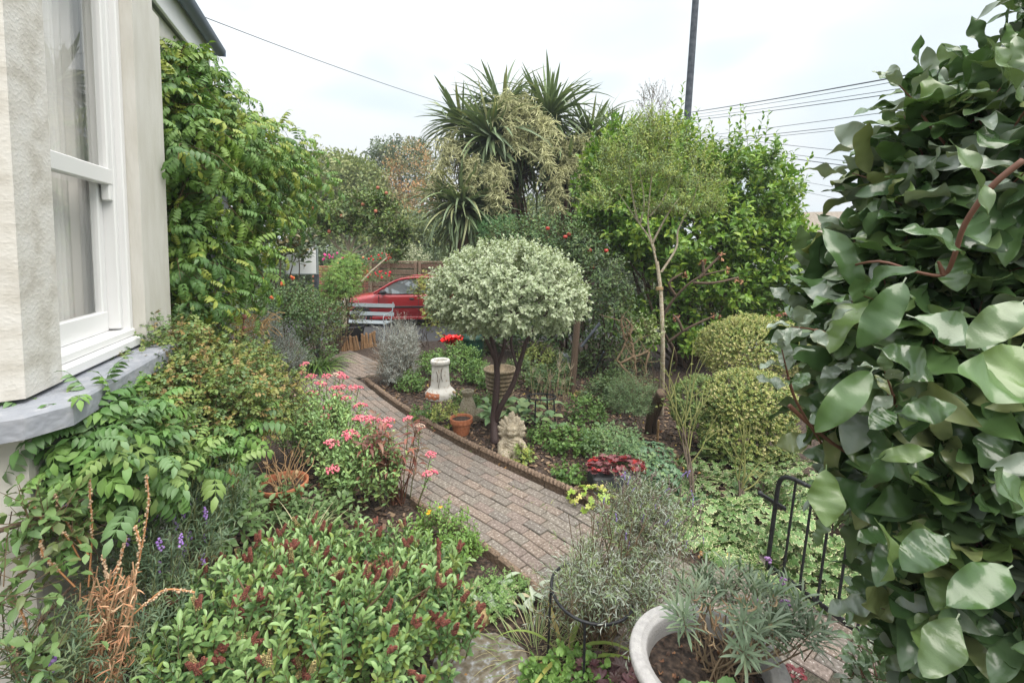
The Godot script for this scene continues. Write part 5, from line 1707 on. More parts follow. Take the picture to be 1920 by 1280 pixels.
	for q in [[Vector3(1.640, 0.488, -5.800), Vector3(1.470, 0.726, -5.800), Vector3(1.314, 0.895, -5.800), Vector3(1.431, 1.131, -5.800), Vector3(1.408, 1.365, -5.800)], [Vector3(1.431, 1.131, -5.800), Vector3(1.382, 1.298, -5.800), Vector3(1.347, 1.399, -5.800)], [Vector3(1.368, 0.861, -5.800), Vector3(1.520, 0.942, -5.800), Vector3(1.685, 1.007, -5.750)], [Vector3(1.520, 0.942, -5.800), Vector3(1.497, 1.131, -5.800), Vector3(1.449, 1.231, -5.800)], [Vector3(1.640, 0.488, -5.800), Vector3(1.669, 0.739, -5.750), Vector3(1.691, 1.007, -5.750)], [Vector3(1.538, 0.590, -5.800), Vector3(1.536, 0.807, -5.750), Vector3(1.540, 0.954, -5.750)], [Vector3(1.450, 1.198, -5.800), Vector3(1.488, 1.318, -5.800), Vector3(1.414, 1.419, -5.800)], [Vector3(1.611, 0.216, -5.800), Vector3(1.640, 0.488, -5.800)]]:
		for i in q.size() - 1:
			limb(st, q[i], q[i + 1] + rdir() * 0.015, 0.017 - 0.002 * i, 0.015 - 0.002 * i, 0.10, 4, 3)
			for k in 4:
				var p: Vector3 = q[i].lerp(q[i + 1], rf(0.2, 1.0))
				limb(st, p, p + (Vector3.UP * 0.8 + rdir()).normalized() * rf(0.08, 0.3), 0.006, 0.002, 0.08, 4, 3)
	part(ct, "branch", st, M.tan_bark)
	var leafy := shrub("rose_bush", "small variegated leafy rose at the eucalyptus trunk, left side", "rose bush", Vector3(1.985, 0.000, -6.731), [[Vector3(1.724, 1.247, -5.900), Vector3(0.18, 0.24, 0.15), 60]], LEAF.dull, [Color(0.20, 0.27, 0.10), Color(0.14, 0.21, 0.06), Color(0.3, 0.34, 0.18)], {"len": 0.16, "k": 7, "size": 0.6, "twig": 0.002, "stems": 4, "stem": 0.006})
	# old mossy post and stake at the foot
	var mb := MB.new()
	limb(mb, Vector3(1.695, 0.000, -5.706), Vector3(1.713, 0.645, -5.300), 0.045, 0.05, 0.04, 8, 5)
	limb(mb, Vector3(1.774, 0.000, -5.706), Vector3(1.714, 0.613, -5.300), 0.035, 0.04, 0.04, 8, 5)
	solo("tree_stump", mb, M.bark, "mossy brown split stump leaning at the foot of the eucalyptus", "stump", Vector3(1.734, 0.000, -5.706))
	mb = MB.new()
	mb.tube([Vector3(1.623, 0.000, -5.131), Vector3(1.577, 0.445, -4.950)], 0.012, 6)
	solo("wooden_stake", mb, M.log, "short round wooden stake standing in front of the mossy stump", "stake", Vector3(1.623, 0.000, -5.131))
	mb = MB.new()
	mb.tube([Vector3(0.935, 0.000, -7.228), Vector3(1.050, 1.501, -7.300)], [0.055, 0.05], 8)
	solo("old_post", mb, M.bark, "dark old wooden post in the shade right of the clipped ball", "post", Vector3(0.935, 0.000, -7.228))
	mb = MB.new()
	mb.tube([Vector3(1.075, 0.765, -7.200), Vector3(1.360, 1.140, -7.200)], 0.022, 6)
	mb.tube([Vector3(1.375, 0.000, -8.058), Vector3(1.383, 0.726, -7.000)], 0.014, 6)
	solo("bare_pole", mb, M.pole, "grey thin poles leaning in the shade beside the dark old post", "pole", Vector3(1.375, 0.000, -8.058))

# pixel of the photograph and depth to metres, for shoots drawn against the sky
func pix(x: float, y: float, d: float) -> Vector3:
	var c := cos(0.05585)
	var s := sin(0.05585)
	var yc := -(y - 513.2) / 880.0
	var k := d / (yc * s + c)
	return Vector3((x - 960.0) / 880.0 * k, 2.3 + (yc * c - s) * k, -d)

func middle_bed() -> void:
	# clipped variegated ball on a twisted stem
	var base := Vector3(-0.200, 0.000, -5.374)
	var n := thing("clipped_ball_shrub", "clipped dome of cream edged leaves on dark twisted forked stems", "topiary", base)
	var st := MB.new()
	st.tube([base, Vector3(-0.217, 0.226, -5.500), Vector3(-0.191, 0.517, -5.500), Vector3(-0.177, 0.807, -5.500), Vector3(-0.202, 1.063, -5.500), Vector3(-0.252, 1.318, -5.500), Vector3(-0.188, 1.635, -5.500)], [0.05, 0.046, 0.042, 0.036, 0.032, 0.026, 0.018], 9)
	st.tube([Vector3(-0.198, 0.226, -5.500), Vector3(-0.126, 0.438, -5.450), Vector3(0.013, 0.702, -5.420), Vector3(0.112, 1.023, -5.400), Vector3(0.198, 1.274, -5.400), Vector3(0.432, 1.585, -5.400)], [0.036, 0.034, 0.032, 0.028, 0.022, 0.014], 9)
	st.tube([Vector3(-0.177, 0.871, -5.500), Vector3(-0.095, 1.127, -5.500), Vector3(-0.064, 1.374, -5.550), Vector3(0.000, 1.687, -5.600)], [0.025, 0.022, 0.02, 0.012], 8)
	st.tube([Vector3(-0.190, 0.936, -5.500), Vector3(-0.263, 1.138, -5.450), Vector3(-0.402, 1.399, -5.400), Vector3(-0.617, 1.647, -5.400)], [0.024, 0.022, 0.018, 0.01], 8)
	st.tube([Vector3(0.062, 0.897, -5.400), Vector3(-0.013, 1.171, -5.600), Vector3(0.065, 1.414, -5.700)], [0.02, 0.018, 0.01], 7)
	for i in 26:
		limb(st, Vector3(-0.094, 1.382, -5.500) + rdir() * 0.15, Vector3(-0.063, 1.725, -5.550) + Vector3(rf(-0.8, 0.8), rf(-0.15, 0.35), rf(-0.7, 0.7)), 0.012, 0.004, 0.08, 4, 4)
	part(n, "stem", st, M.dark_bark)
	var bag := Bag.new()
	var tw := MB.new()
	var c := Vector3(-0.044, 1.718, -5.550)
	var o := {"len": 0.13, "k": 9, "a0": 1.25, "a1": 0.45, "up": 0.2, "nt": 4, "size": 0.92, "sky": 0.35, "twig": 0.0018, "jit": 0.3}
	for i in 2900:
		var d := rdir()
		if d.y < -0.75:
			continue
		var g := 1.0 + 0.15 * lumps.get_noise_3dv(d * 260.0) + 0.10 * lumps.get_noise_3dv(d * 600.0) + (rf(0.03, 0.09) if i % 40 == 0 else 0.0)
		if lumps.get_noise_3dv(d * 420.0 + Vector3(40, 0, 9)) < -0.33:
			continue
		var flat := Vector3(d.x * 0.93, d.y * (0.66 if d.y > 0 else 0.5), d.z * 0.88)
		var q := c + flat * g * rf(0.84, 0.99)
		var out := (d + Vector3.UP * 0.2 + rdir() * 0.35).normalized()
		shoot(bag, tw, q - out * 0.09, out, o)
	part(n, "twigs", tw, M.dark_bark, true)
	put(n, bag, LEAF.variegated, [Color(0.98, 0.98, 0.98), Color(0.82, 0.85, 0.8), Color(1.0, 1.0, 0.97), Color(0.86, 0.9, 0.85)], {"rough": 0.5, "back": 0.45, "gain": 1.03}, 300)
	chimney_pots()
	statue()
	# grey lavender-like shrub by the path
	var grey := [Color(0.36, 0.40, 0.38), Color(0.44, 0.47, 0.45), Color(0.28, 0.32, 0.29), Color(0.38, 0.39, 0.34)]
	shrub("lavender_cotton", "silvery grey wispy shrub at the far bend of the path, right side", "shrub", Vector3(-1.875, 0.000, -7.741), [[Vector3(-1.887, 0.570, -7.900), Vector3(0.30, 0.42, 0.35), 620], [Vector3(-1.903, 0.274, -7.800), Vector3(0.33, 0.25, 0.35), 360]], LEAF.needle, grey, {"lump": 0.6, "gain": 1.0, "len": 0.3, "k": 22, "a0": 0.8, "a1": 0.3, "up": 0.6, "twig": 0.002, "size": 1.2, "jit": 0.6, "stem": 0.008, "back": 0.15, "rough": 0.8})
	var dn := thing("dry_twigs", "dead brown twiggy side of the silvery shrub hanging over the path", "shrub", Vector3(-2.249, 0.000, -7.960))
	var mb := MB.new()
	for i in 130:
		var p := Vector3(-2.020, 0.274, -7.800) + rdir() * 0.12
		limb(mb, p, p + (Vector3(-0.75, 0.35, 0.2) + rdir() * 0.6).normalized() * rf(0.25, 0.5), 0.004, 0.0015, 0.06, 3, 3, Color(0.30, 0.23, 0.17) * rf(0.7, 1.4))
	part(dn, "twig", mb, M.dead, true)
	# hostas behind the stem
	var hn := thing("hosta", "broad pale green hosta leaves behind the stone statue", "plant", Vector3(0.171, 0.000, -5.914))
	bag = Bag.new()
	for i in 70:
		var p := Vector3(0.171, 0.000, -5.914) + Vector3(rf(-0.5, 0.35), 0.05, rf(-0.25, 0.3))
		var a := rf(0, TAU)
		var d := Vector3(cos(a), rf(0.3, 0.9), sin(a))
		bag.t.append(orient(p + Vector3(0, rf(0.05, 0.22), 0), d, Vector3.UP, rf(0.6, 1.05)))
		bag.k.append(rng.randi() % 4)
	put(hn, bag, LEAF.hosta, [Color(0.16, 0.25, 0.11), Color(0.13, 0.22, 0.10), Color(0.20, 0.28, 0.12), Color(0.11, 0.19, 0.08)], {"rough": 0.5}, 70)
	# small leafy fillers on the soil
	var low := [Color(0.09, 0.17, 0.035), Color(0.12, 0.21, 0.05), Color(0.07, 0.14, 0.035)]
	for f in [[Vector3(-0.857, 0.000, -5.914), 0.2, "small yellow green plant behind the little terracotta pot", [Color(0.22, 0.27, 0.06), Color(0.3, 0.33, 0.09), Color(0.14, 0.2, 0.05)]], [Vector3(-1.166, 0.000, -6.099), 0.16, "low ivy tuft on the soil at the path edging", low], [Vector3(-0.411, 0.000, -6.463), 0.17, "low green tuft between the stone vase and the clay pot", low], [Vector3(0.373, 0.000, -5.344), 0.17, "low leafy weeds right of the stone statue", low], [Vector3(0.627, 0.000, -5.131), 0.2, "weeds trailing on the soil near the path edging", low], [Vector3(0.695, 0.000, -5.200), 0.2, "weeds in the middle of the bare soil", low], [Vector3(0.085, 0.000, -4.872), 0.12, "little yellowish plant at the statue's feet", [Color(0.26, 0.3, 0.07), Color(0.16, 0.23, 0.06)]],
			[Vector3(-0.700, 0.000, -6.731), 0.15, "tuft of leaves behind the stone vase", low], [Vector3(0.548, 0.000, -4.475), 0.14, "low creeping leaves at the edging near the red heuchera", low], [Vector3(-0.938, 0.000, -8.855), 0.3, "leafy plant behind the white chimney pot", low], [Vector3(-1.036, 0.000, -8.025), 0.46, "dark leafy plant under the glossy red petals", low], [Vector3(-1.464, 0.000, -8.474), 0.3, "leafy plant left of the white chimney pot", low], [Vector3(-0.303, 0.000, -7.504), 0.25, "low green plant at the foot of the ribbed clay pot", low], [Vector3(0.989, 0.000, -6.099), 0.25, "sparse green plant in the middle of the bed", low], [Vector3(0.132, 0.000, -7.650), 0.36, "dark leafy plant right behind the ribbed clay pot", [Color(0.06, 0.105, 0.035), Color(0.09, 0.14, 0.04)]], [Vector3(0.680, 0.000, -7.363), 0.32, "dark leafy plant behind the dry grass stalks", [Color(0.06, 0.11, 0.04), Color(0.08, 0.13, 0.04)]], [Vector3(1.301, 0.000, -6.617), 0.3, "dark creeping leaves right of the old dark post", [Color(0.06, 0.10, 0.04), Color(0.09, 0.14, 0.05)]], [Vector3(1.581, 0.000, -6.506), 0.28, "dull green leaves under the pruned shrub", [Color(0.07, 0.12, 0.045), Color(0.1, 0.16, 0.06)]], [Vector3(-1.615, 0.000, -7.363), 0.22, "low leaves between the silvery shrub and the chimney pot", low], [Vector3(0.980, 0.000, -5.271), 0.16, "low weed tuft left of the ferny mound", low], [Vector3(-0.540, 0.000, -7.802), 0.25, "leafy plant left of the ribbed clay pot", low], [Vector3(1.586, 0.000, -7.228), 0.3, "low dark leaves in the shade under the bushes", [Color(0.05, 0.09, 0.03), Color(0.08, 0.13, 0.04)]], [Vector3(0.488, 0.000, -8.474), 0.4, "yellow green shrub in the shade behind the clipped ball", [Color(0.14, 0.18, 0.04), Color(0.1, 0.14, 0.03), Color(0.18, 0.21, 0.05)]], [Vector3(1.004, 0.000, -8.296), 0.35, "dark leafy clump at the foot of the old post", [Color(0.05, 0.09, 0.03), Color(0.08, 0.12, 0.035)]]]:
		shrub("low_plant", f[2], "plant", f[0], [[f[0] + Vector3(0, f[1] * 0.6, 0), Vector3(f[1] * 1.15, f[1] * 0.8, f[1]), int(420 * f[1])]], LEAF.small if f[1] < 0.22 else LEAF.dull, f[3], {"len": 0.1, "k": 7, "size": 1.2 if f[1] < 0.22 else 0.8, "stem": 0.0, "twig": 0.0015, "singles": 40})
	# strappy clumps
	for f in [[Vector3(-1.244, 0.000, -8.855), 40, 0.6, "strappy yellowing leaves behind the white chimney pot"], [Vector3(0.960, 0.000, -7.228), 40, 0.5, "green strappy clump under the old dark post"], [Vector3(0.428, 0.000, -6.731), 30, 0.5, "thin strappy clump behind the wire plant support"], [Vector3(-1.115, 0.000, -10.787), 34, 0.7, "strappy leaves in front of the dark green tub"]]:
		tuft("strap_plant", f[3], f[0], f[1], f[2], [Color(0.13, 0.20, 0.05), Color(0.17, 0.22, 0.07), Color(0.28, 0.23, 0.08)], LEAF.strap)
	# dry pale grass stalks
	var gs := thing("dry_grass", "pale dried grass stalks with feathery tops behind the wire support", "grass", Vector3(0.497, 0.000, -6.617))
	mb = MB.new()
	for i in 26:
		var p := Vector3(0.497, 0.000, -6.617) + Vector3(rf(-0.25, 0.3), 0, rf(-0.15, 0.15))
		var e := p + Vector3(rf(-0.12, 0.2), rf(0.35, 0.75), rf(-0.1, 0.1))
		limb(mb, p, e, 0.004, 0.002, 0.04, 3, 4, Color(0.42, 0.33, 0.2) * rf(0.7, 1.2))
		if i % 3 == 0:
			for k in 9:
				mb.tube([e, e + (Vector3(0.2, 1, 0) + rdir() * 0.55).normalized() * rf(0.08, 0.17)], [0.003, 0.001], 3, Color(0.5, 0.42, 0.3) * rf(0.8, 1.2), false)
	part(gs, "stalk", mb, M.dead, true)
	# wire plant support
	var wr := thing("plant_support", "dark iron ring plant support on legs in the bed right of the statue", "plant support", Vector3(0.356, 0.000, -5.575))
	for i in 4:
		mb = MB.new()
		var a := i * TAU / 4 + 0.5
		var p := Vector3(0.372, 0.000, -5.825) + Vector3(cos(a) * 0.2, 0, sin(a) * 0.2)
		mb.tube([p + Vector3(0, -0.02, 0), p + Vector3(-0.03 * cos(a), 0.42, -0.03 * sin(a))], 0.011, 6)
		part(wr, "leg", mb, M.iron)
	mb = MB.new()
	var ring := []
	for i in 25:
		var a := TAU * i / 24.0
		ring.append(Vector3(0.372, 0.000, -5.825) + Vector3(cos(a) * 0.185, 0.42 + 0.02 * sin(a), sin(a) * 0.185))
	mb.tube(ring, 0.010, 6)
	part(wr, "ring", mb, M.iron)
	# red heuchera in a dark trough, gold ivy at its foot
	var tq := Vector3(0.939, 0.000, -4.276)
	mb = MB.new()
	mb.box(at3(tq + Vector3(0.03, 0.075, -0.12), 0.1), Vector3(0.44, 0.15, 0.24), Color.WHITE, 0.015)
	solo("trough", mb, M.slate_grey, "dark grey trough holding the red leaved heuchera", "planter", tq)
	ruff("heuchera", "red and maroon ruffled heuchera leaves in the dark trough", tq + Vector3(0.07, 0.17, -0.12), Vector3(0.30, 0.10, 0.18), 150, [Color(0.15, 0.025, 0.03), Color(0.11, 0.035, 0.04), Color(0.20, 0.08, 0.085), Color(0.26, 0.015, 0.015), Color(0.14, 0.05, 0.055)], 0.85)
	ivy_mat("gold_ivy", "bright yellow green ivy spilling over the rope edging by the trough", Vector3(0.687, 0.000, -4.049), [[Vector3(0.701, 0.073, -4.050), Vector3(0.22, 0.12, 0.16), 80]], LEAF.gold_ivy, [Color(0.72, 0.72, 0.75), Color(0.55, 0.65, 0.55), Color(0.35, 0.55, 0.3)], 80)
	# fine green mound beside the trough
	shrub("ferny_mound", "fine ferny grey green mound left of the red heuchera's trough", "plant", Vector3(1.052, 0.000, -4.752), [[Vector3(1.087, 0.263, -4.800), Vector3(0.32, 0.18, 0.28), 240], [Vector3(1.231, 0.183, -4.600), Vector3(0.25, 0.15, 0.2), 130]], LEAF.rose, [Color(0.13, 0.21, 0.09), Color(0.10, 0.18, 0.08), Color(0.16, 0.24, 0.10)], {"len": 0.12, "k": 5, "size": 0.45, "stem": 0.0, "up": 0.5})
	shrub("fine_shrub", "wispy fine leaved green shrub in front of the pruned shrub", "shrub", Vector3(1.531, 0.000, -5.739), [[Vector3(1.429, 0.517, -5.500), Vector3(0.32, 0.32, 0.25), 420]], LEAF.needle, [Color(0.10, 0.17, 0.07), Color(0.13, 0.2, 0.09), Color(0.08, 0.13, 0.06)], {"len": 0.16, "k": 16, "size": 1.1, "up": 0.5, "twig": 0.0015, "stem": 0.006})
	# odd things in the shade
	var rq := Vector3(-1.105, 0.626, -8.600)
	var rn := thing("red_flower_ornament", "glossy bright red folded petals standing behind the chimney pot", "ornament", Vector3(rq.x, 0, rq.z))
	for i in 9:
		mb = MB.new()
		var a := i * 0.7
		blade(mb, orient(rq + Vector3(0, -0.14, 0), Vector3(cos(a) * rf(0.3, 0.9), 0.7, sin(a) * 0.5), Vector3(-cos(a), 0.3, -sin(a)), 1.0), 0.30, 0.20, {"curl": 0.7, "fold": 0.5, "wave": 0.6, "phase": i * 2.1, "rows": 7})
		part(rn, "petal", mb, M.red_gloss)
	mb = MB.new()
	mb.tube([Vector3(rq.x, 0, rq.z), rq + Vector3(0, -0.12, 0)], 0.012, 6)
	part(rn, "stem", mb, M.green_plastic)
	var gt := Vector3(-0.782, 0.000, -9.185)
	mb = MB.new()
	mb.lathe([Vector2(0.0, 0), Vector2(0.19, 0), Vector2(0.23, 0.5), Vector2(0.25, 0.5), Vector2(0.25, 0.56), Vector2(0.22, 0.56), Vector2(0.2, 0.48), Vector2(0.0, 0.46)], 20, at3(gt))
	solo("water_tub", mb, M.green_plastic, "dark green plastic tub half hidden under the clipped ball", "tub", gt)
	var wq := Vector3(0.957, 0.000, -8.661) + Vector3(0, 0.17, 0)
	mb = MB.new()
	mb.box(Transform3D(Basis(Vector3(0, 0, 1), -0.25) * Basis(Vector3.UP, 0.5), wq), Vector3(0.34, 0.34, 0.16), Color(0.55, 0.58, 0.62), 0.04)
	solo("grey_sack", mb, M.board, "pale grey sack lying in the shade behind the old dark post", "sack", wq - Vector3(0, 0.19, 0))

func tuft(called: String, label: String, base: Vector3, count: int, size: float, tints: Array, meshes: Array, singles := 60, spread := 0.1) -> Node3D:
	var n := thing(called, label, "plant", base)
	var bag := Bag.new()
	for i in count:
		var a := rf(0, TAU)
		var e := rf(0.5, 2.2)
		bag.t.append(orient(base + Vector3(cos(a) * rf(0, spread), 0.0, sin(a) * rf(0, spread)), Vector3(cos(a), e, sin(a)), Vector3.UP, size * rf(0.7, 1.3), rf(-0.4, 0.4)))
		bag.k.append(rng.randi() % tints.size())
	put(n, bag, meshes, tints, {"rough": 0.5, "back": 0.4}, singles, "blade")
	return n

func ruff(called: String, label: String, c: Vector3, r: Vector3, count: int, tints: Array, size: float, singles := 120, meshes = null) -> Node3D:
	var n := thing(called, label, "plant", c)
	var bag := Bag.new()
	for i in count:
		var a := rf(0, TAU)
		var k := sqrt(rf(0, 1))
		var p := c + Vector3(cos(a) * r.x * k, r.y * (1.0 - 0.7 * k * k) * rf(0.5, 1.2), sin(a) * r.z * k)
		var up := (Vector3(cos(a) * k * 0.8, 1, sin(a) * k * 0.8) + rdir() * 0.35).normalized()
		bag.t.append(orient(p, (Vector3(cos(a), 0, sin(a)) + rdir() * 0.4), up, size * rf(0.6, 1.15)))
		bag.k.append(rng.randi() % tints.size())
	put(n, bag, LEAF.ruffled if meshes == null else meshes, tints, {"rough": 0.5, "back": 0.25}, singles)
	var st := MB.new()
	for i in mini(count, 60):
		st.tube([c + Vector3(0, -0.05, 0) + rdir() * 0.03, bag.t[i].origin], 0.0018, 3)
	part(n, "stalks", st, M.red_twig, true)
	return n

func ivy_mat(called: String, label: String, base: Vector3, lobes: Array, meshes: Array, tints: Array, singles := 200, size := 1.0) -> Node3D:
	var n := thing(called, label, "ivy", base)
	var bag := Bag.new()
	for l in lobes:
		for i in int(l[2]):
			var d := rdir()
			d.y = absf(d.y) * (1.0 if rng.randf() < 0.85 else -0.5)
			var g := 1.0 + 0.3 * lumps.get_noise_3dv((l[0] + d * l[1]) * 150.0)
			var p: Vector3 = l[0] + d * l[1] * g * pow(rf(0.4, 1.0), 0.35)
			if p.y < 0.02:
				p.y = rf(0.02, 0.06)
			var nrm: Vector3 = ((d / l[1]).normalized() + Vector3.UP * 0.5 + rdir() * 0.5).normalized()
			var hang := (Vector3.DOWN * 0.5 + rdir() * 0.9).normalized()
			bag.t.append(orient(p, hang - nrm * hang.dot(nrm), nrm, size * rf(0.55, 1.15)))
			bag.k.append(rng.randi() % tints.size())
	put(n, bag, meshes, tints, {"rough": 0.45, "back": 0.25}, singles)
	var st := MB.new()
	for l in lobes:
		for i in 12:
			var a: Vector3 = l[0] + rdir() * l[1] * 0.8
			var b: Vector3 = l[0] + rdir() * l[1] * 0.9
			a.y = maxf(a.y, 0.02)
			b.y = maxf(b.y, 0.02)
			limb(st, a, b, 0.004, 0.003, 0.1, 4, 5)
	part(n, "stem", st, M.bark, true)
	return n

func chimney_pots() -> void:
	var q := Vector3(-1.099, 0.000, -7.097)
	var n := thing("chimney_pot", "white flaking paint chimney pot standing in the bed as an ornament", "chimney pot", q)
	var mb := MB.new()
	mb.lathe([Vector2(0.0, 0.0), Vector2(0.225, 0.0), Vector2(0.235, 0.015), Vector2(0.232, 0.085), Vector2(0.20, 0.125), Vector2(0.165, 0.16), Vector2(0.15, 0.19), Vector2(0.14, 0.26), Vector2(0.128, 0.50), Vector2(0.126, 0.515)], 28, at3(q))
	part(n, "body", mb, M.flaking)
	mb = MB.new()
	mb.lathe([Vector2(0.126, 0.51), Vector2(0.14, 0.52), Vector2(0.148, 0.54), Vector2(0.148, 0.57), Vector2(0.14, 0.59), Vector2(0.118, 0.593), Vector2(0.105, 0.57), Vector2(0.10, 0.3), Vector2(0.0, 0.3)], 28, at3(q))
	part(n, "rim", mb, M.flaking)
	# bare clay showing at the foot, and dark cracks
	mb = MB.new()
	var rows := []
	for i in 6:
		var r := PackedVector3Array()
		for k in 12:
			var an := 1.5 + 1.25 * k / 11.0 + 0.05 * sin(i * 3.0)
			var y := 0.035 + 0.10 * i / 5.0 + 0.012 * sin(k * 1.7 + i)
			var rad := lerpf(0.2365, 0.175, smoothstep(0.075, 0.16, y))
			r.append(q + Vector3(cos(an) * rad, y, sin(an) * rad))
		rows.append(r)
	mb.grid(rows)
	part(n, "bare_patch", mb, M.terracotta)
	mb = MB.new()
	for c in [[1.2, 0.50, 1.35, 0.38, 1.15, 0.28], [1.9, 0.44, 1.7, 0.36, 1.75, 0.27], [1.45, 0.34, 1.6, 0.22, 1.5, 0.16]]:
		var pts := []
		for i in 3:
			var rad := lerpf(0.143, 0.128, c[i * 2 + 1] * 2.0 - 0.4) + 0.001
			if c[i * 2 + 1] < 0.25:
				rad = 0.152
			pts.append(q + Vector3(cos(c[i * 2]) * rad, c[i * 2 + 1], sin(c[i * 2]) * rad))
		mb.tube(pts, [0.003, 0.005, 0.002], 5)
	part(n, "dark_cracks", mb, M.bark)
	mb = MB.new()
	mb.tube([q + Vector3(0.2, 0.12, 0.08), q + Vector3(0.32, 0.07, 0.15), q + Vector3(0.42, 0.0, 0.2)], 0.014, 6)
	solo("bamboo_cane", mb, M.straw, "short bamboo cane lying against the foot of the chimney pot", "cane", q + Vector3(0.42, 0, 0.2))
	q = Vector3(-0.590, 0.000, -6.138)
	n = thing("stone_vase", "mottled stone bottle-shaped vase between chimney pot and terracotta pot", "vase", q)
	mb = MB.new()
	mb.lathe([Vector2(0.0, 0.0), Vector2(0.115, 0.0), Vector2(0.125, 0.02), Vector2(0.13, 0.07), Vector2(0.122, 0.14), Vector2(0.10, 0.22), Vector2(0.075, 0.28), Vector2(0.062, 0.31), Vector2(0.058, 0.335)], 24, at3(q))
	part(n, "body", mb, M.stone)
	mb = MB.new()
	mb.lathe([Vector2(0.058, 0.33), Vector2(0.07, 0.345), Vector2(0.085, 0.385), Vector2(0.086, 0.40), Vector2(0.076, 0.408), Vector2(0.06, 0.40), Vector2(0.05, 0.35), Vector2(0.0, 0.34)], 24, at3(q))
	part(n, "neck", mb, M.stone)
	mb = MB.new()
	mb.blob(q + Vector3(0.17, 0.07, 0.02), Vector3(0.11, 0.11, 0.09), Color.WHITE, 12, 8)
	solo("round_stone", mb, M.stone, "rounded mottled stone lying right against the stone vase", "stone", q + Vector3(0.17, 0, 0.02))
	q = Vector3(-0.625, 0.000, -5.672)
	n = thing("terracotta_pot", "small orange terracotta pot by the rope edging, standing before the stone vase", "pot", q)
	mb = MB.new()
	mb.lathe([Vector2(0.0, 0.0), Vector2(0.085, 0.0), Vector2(0.09, 0.005), Vector2(0.122, 0.15)], 26, at3(q))
	part(n, "body", mb, M.terracotta)
	mb = MB.new()
	mb.lathe([Vector2(0.122, 0.148), Vector2(0.134, 0.15), Vector2(0.139, 0.155), Vector2(0.142, 0.21), Vector2(0.138, 0.215), Vector2(0.126, 0.214), Vector2(0.122, 0.20), Vector2(0.118, 0.18)], 26, at3(q))
	part(n, "rim", mb, M.terracotta)
	mb = MB.new()
	mb.lathe([Vector2(0.12, 0.185), Vector2(0.0, 0.195)], 16, at3(q))
	part(n, "soil", mb, M.soil)
	q = Vector3(-0.173, 0.000, -6.801)
	n = thing("ribbed_pot", "large brown ribbed clay pot behind the twisted stems of the clipped ball", "pot", q)
	mb = MB.new()
	var prof := [Vector2(0.0, 0.0), Vector2(0.17, 0.0)]
	for i in 64:
		var t := i / 63.0
		prof.append(Vector2(0.175 + 0.05 * t + 0.013 * sin(t * TAU * 8.0), 0.01 + 0.48 * t))
	for p in [Vector2(0.245, 0.50), Vector2(0.25, 0.52), Vector2(0.235, 0.535), Vector2(0.21, 0.53), Vector2(0.20, 0.45), Vector2(0.0, 0.44)]:
		prof.append(p)
	mb.lathe(prof, 28, at3(q))
	part(n, "body", mb, M.old_clay)

# a smooth body from tapered capsules: distances on a grid, one vertex in each cell that the surface crosses
func melt(prims: Array, lo: Vector3, hi: Vector3, cell: float, k: float) -> MB:
	var nx := int((hi.x - lo.x) / cell) + 1
	var ny := int((hi.y - lo.y) / cell) + 1
	var nz := int((hi.z - lo.z) / cell) + 1
	var f := PackedFloat32Array()
	f.resize(nx * ny * nz)
	var i := 0
	for z in nz:
		for y in ny:
			for x in nx:
				var p := lo + Vector3(x, y, z) * cell
				var d := 9.0
				for q in prims:
					var a: Vector3 = q[0]
					var ab: Vector3 = q[1] - a
					var h := clampf((p - a).dot(ab) / maxf(ab.length_squared(), 1e-9), 0.0, 1.0)
					var e: Vector3 = p - a - ab * h
					if q.size() > 4:
						e /= q[4]
					var s := e.length() - lerpf(q[2], q[3], h)
					var m := maxf(k - absf(d - s), 0.0) / k
					d = minf(d, s) - m * m * k * 0.25
				f[i] = d
				i += 1
	var mb := MB.new()
	var at := PackedInt32Array()
	at.resize(nx * ny * nz)
	at.fill(-1)
	var off := [0, 1, nx, nx + 1, nx * ny, nx * ny + 1, nx * ny + nx, nx * ny + nx + 1]
	for z in nz - 1:
		for y in ny - 1:
			for x in nx - 1:
				var o := x + nx * (y + ny * z)
				var ins := 0
				for c in 8:
					if f[o + off[c]] < 0.0:
						ins += 1
				if ins == 0 or ins == 8:
					continue
				var sum := Vector3.ZERO
				var cnt := 0
				for e in [[0, 1], [2, 3], [4, 5], [6, 7], [0, 2], [1, 3], [4, 6], [5, 7], [0, 4], [1, 5], [2, 6], [3, 7]]:
					var fa := f[o + off[e[0]]]
					var fb := f[o + off[e[1]]]
					if (fa < 0.0) != (fb < 0.0):
						var t := fa / (fa - fb)
						var pa := Vector3(e[0] & 1, (e[0] >> 1) & 1, e[0] >> 2)
						var pb := Vector3(e[1] & 1, (e[1] >> 1) & 1, e[1] >> 2)
						sum += pa.lerp(pb, t)
						cnt += 1
				at[o] = mb.vert(lo + (Vector3(x, y, z) + sum / cnt) * cell)
	var step := [1, nx, nx * ny]
	for z in range(1, nz - 1):
		for y in range(1, ny - 1):
			for x in range(1, nx - 1):
				var o := x + nx * (y + ny * z)
				for ax in 3:
					var neg := f[o] < 0.0
					if neg == (f[o + step[ax]] < 0.0):
						continue
					var u: int = step[(ax + 1) % 3]
					var w: int = step[(ax + 2) % 3]
					var a := at[o]
					var b := at[o - u]
					var c := at[o - u - w]
					var d := at[o - w]
					if a < 0 or b < 0 or c < 0 or d < 0:
						continue
					if neg:
						mb.quad(a, b, c, d)
					else:
						mb.quad(a, d, c, b)
	return mb

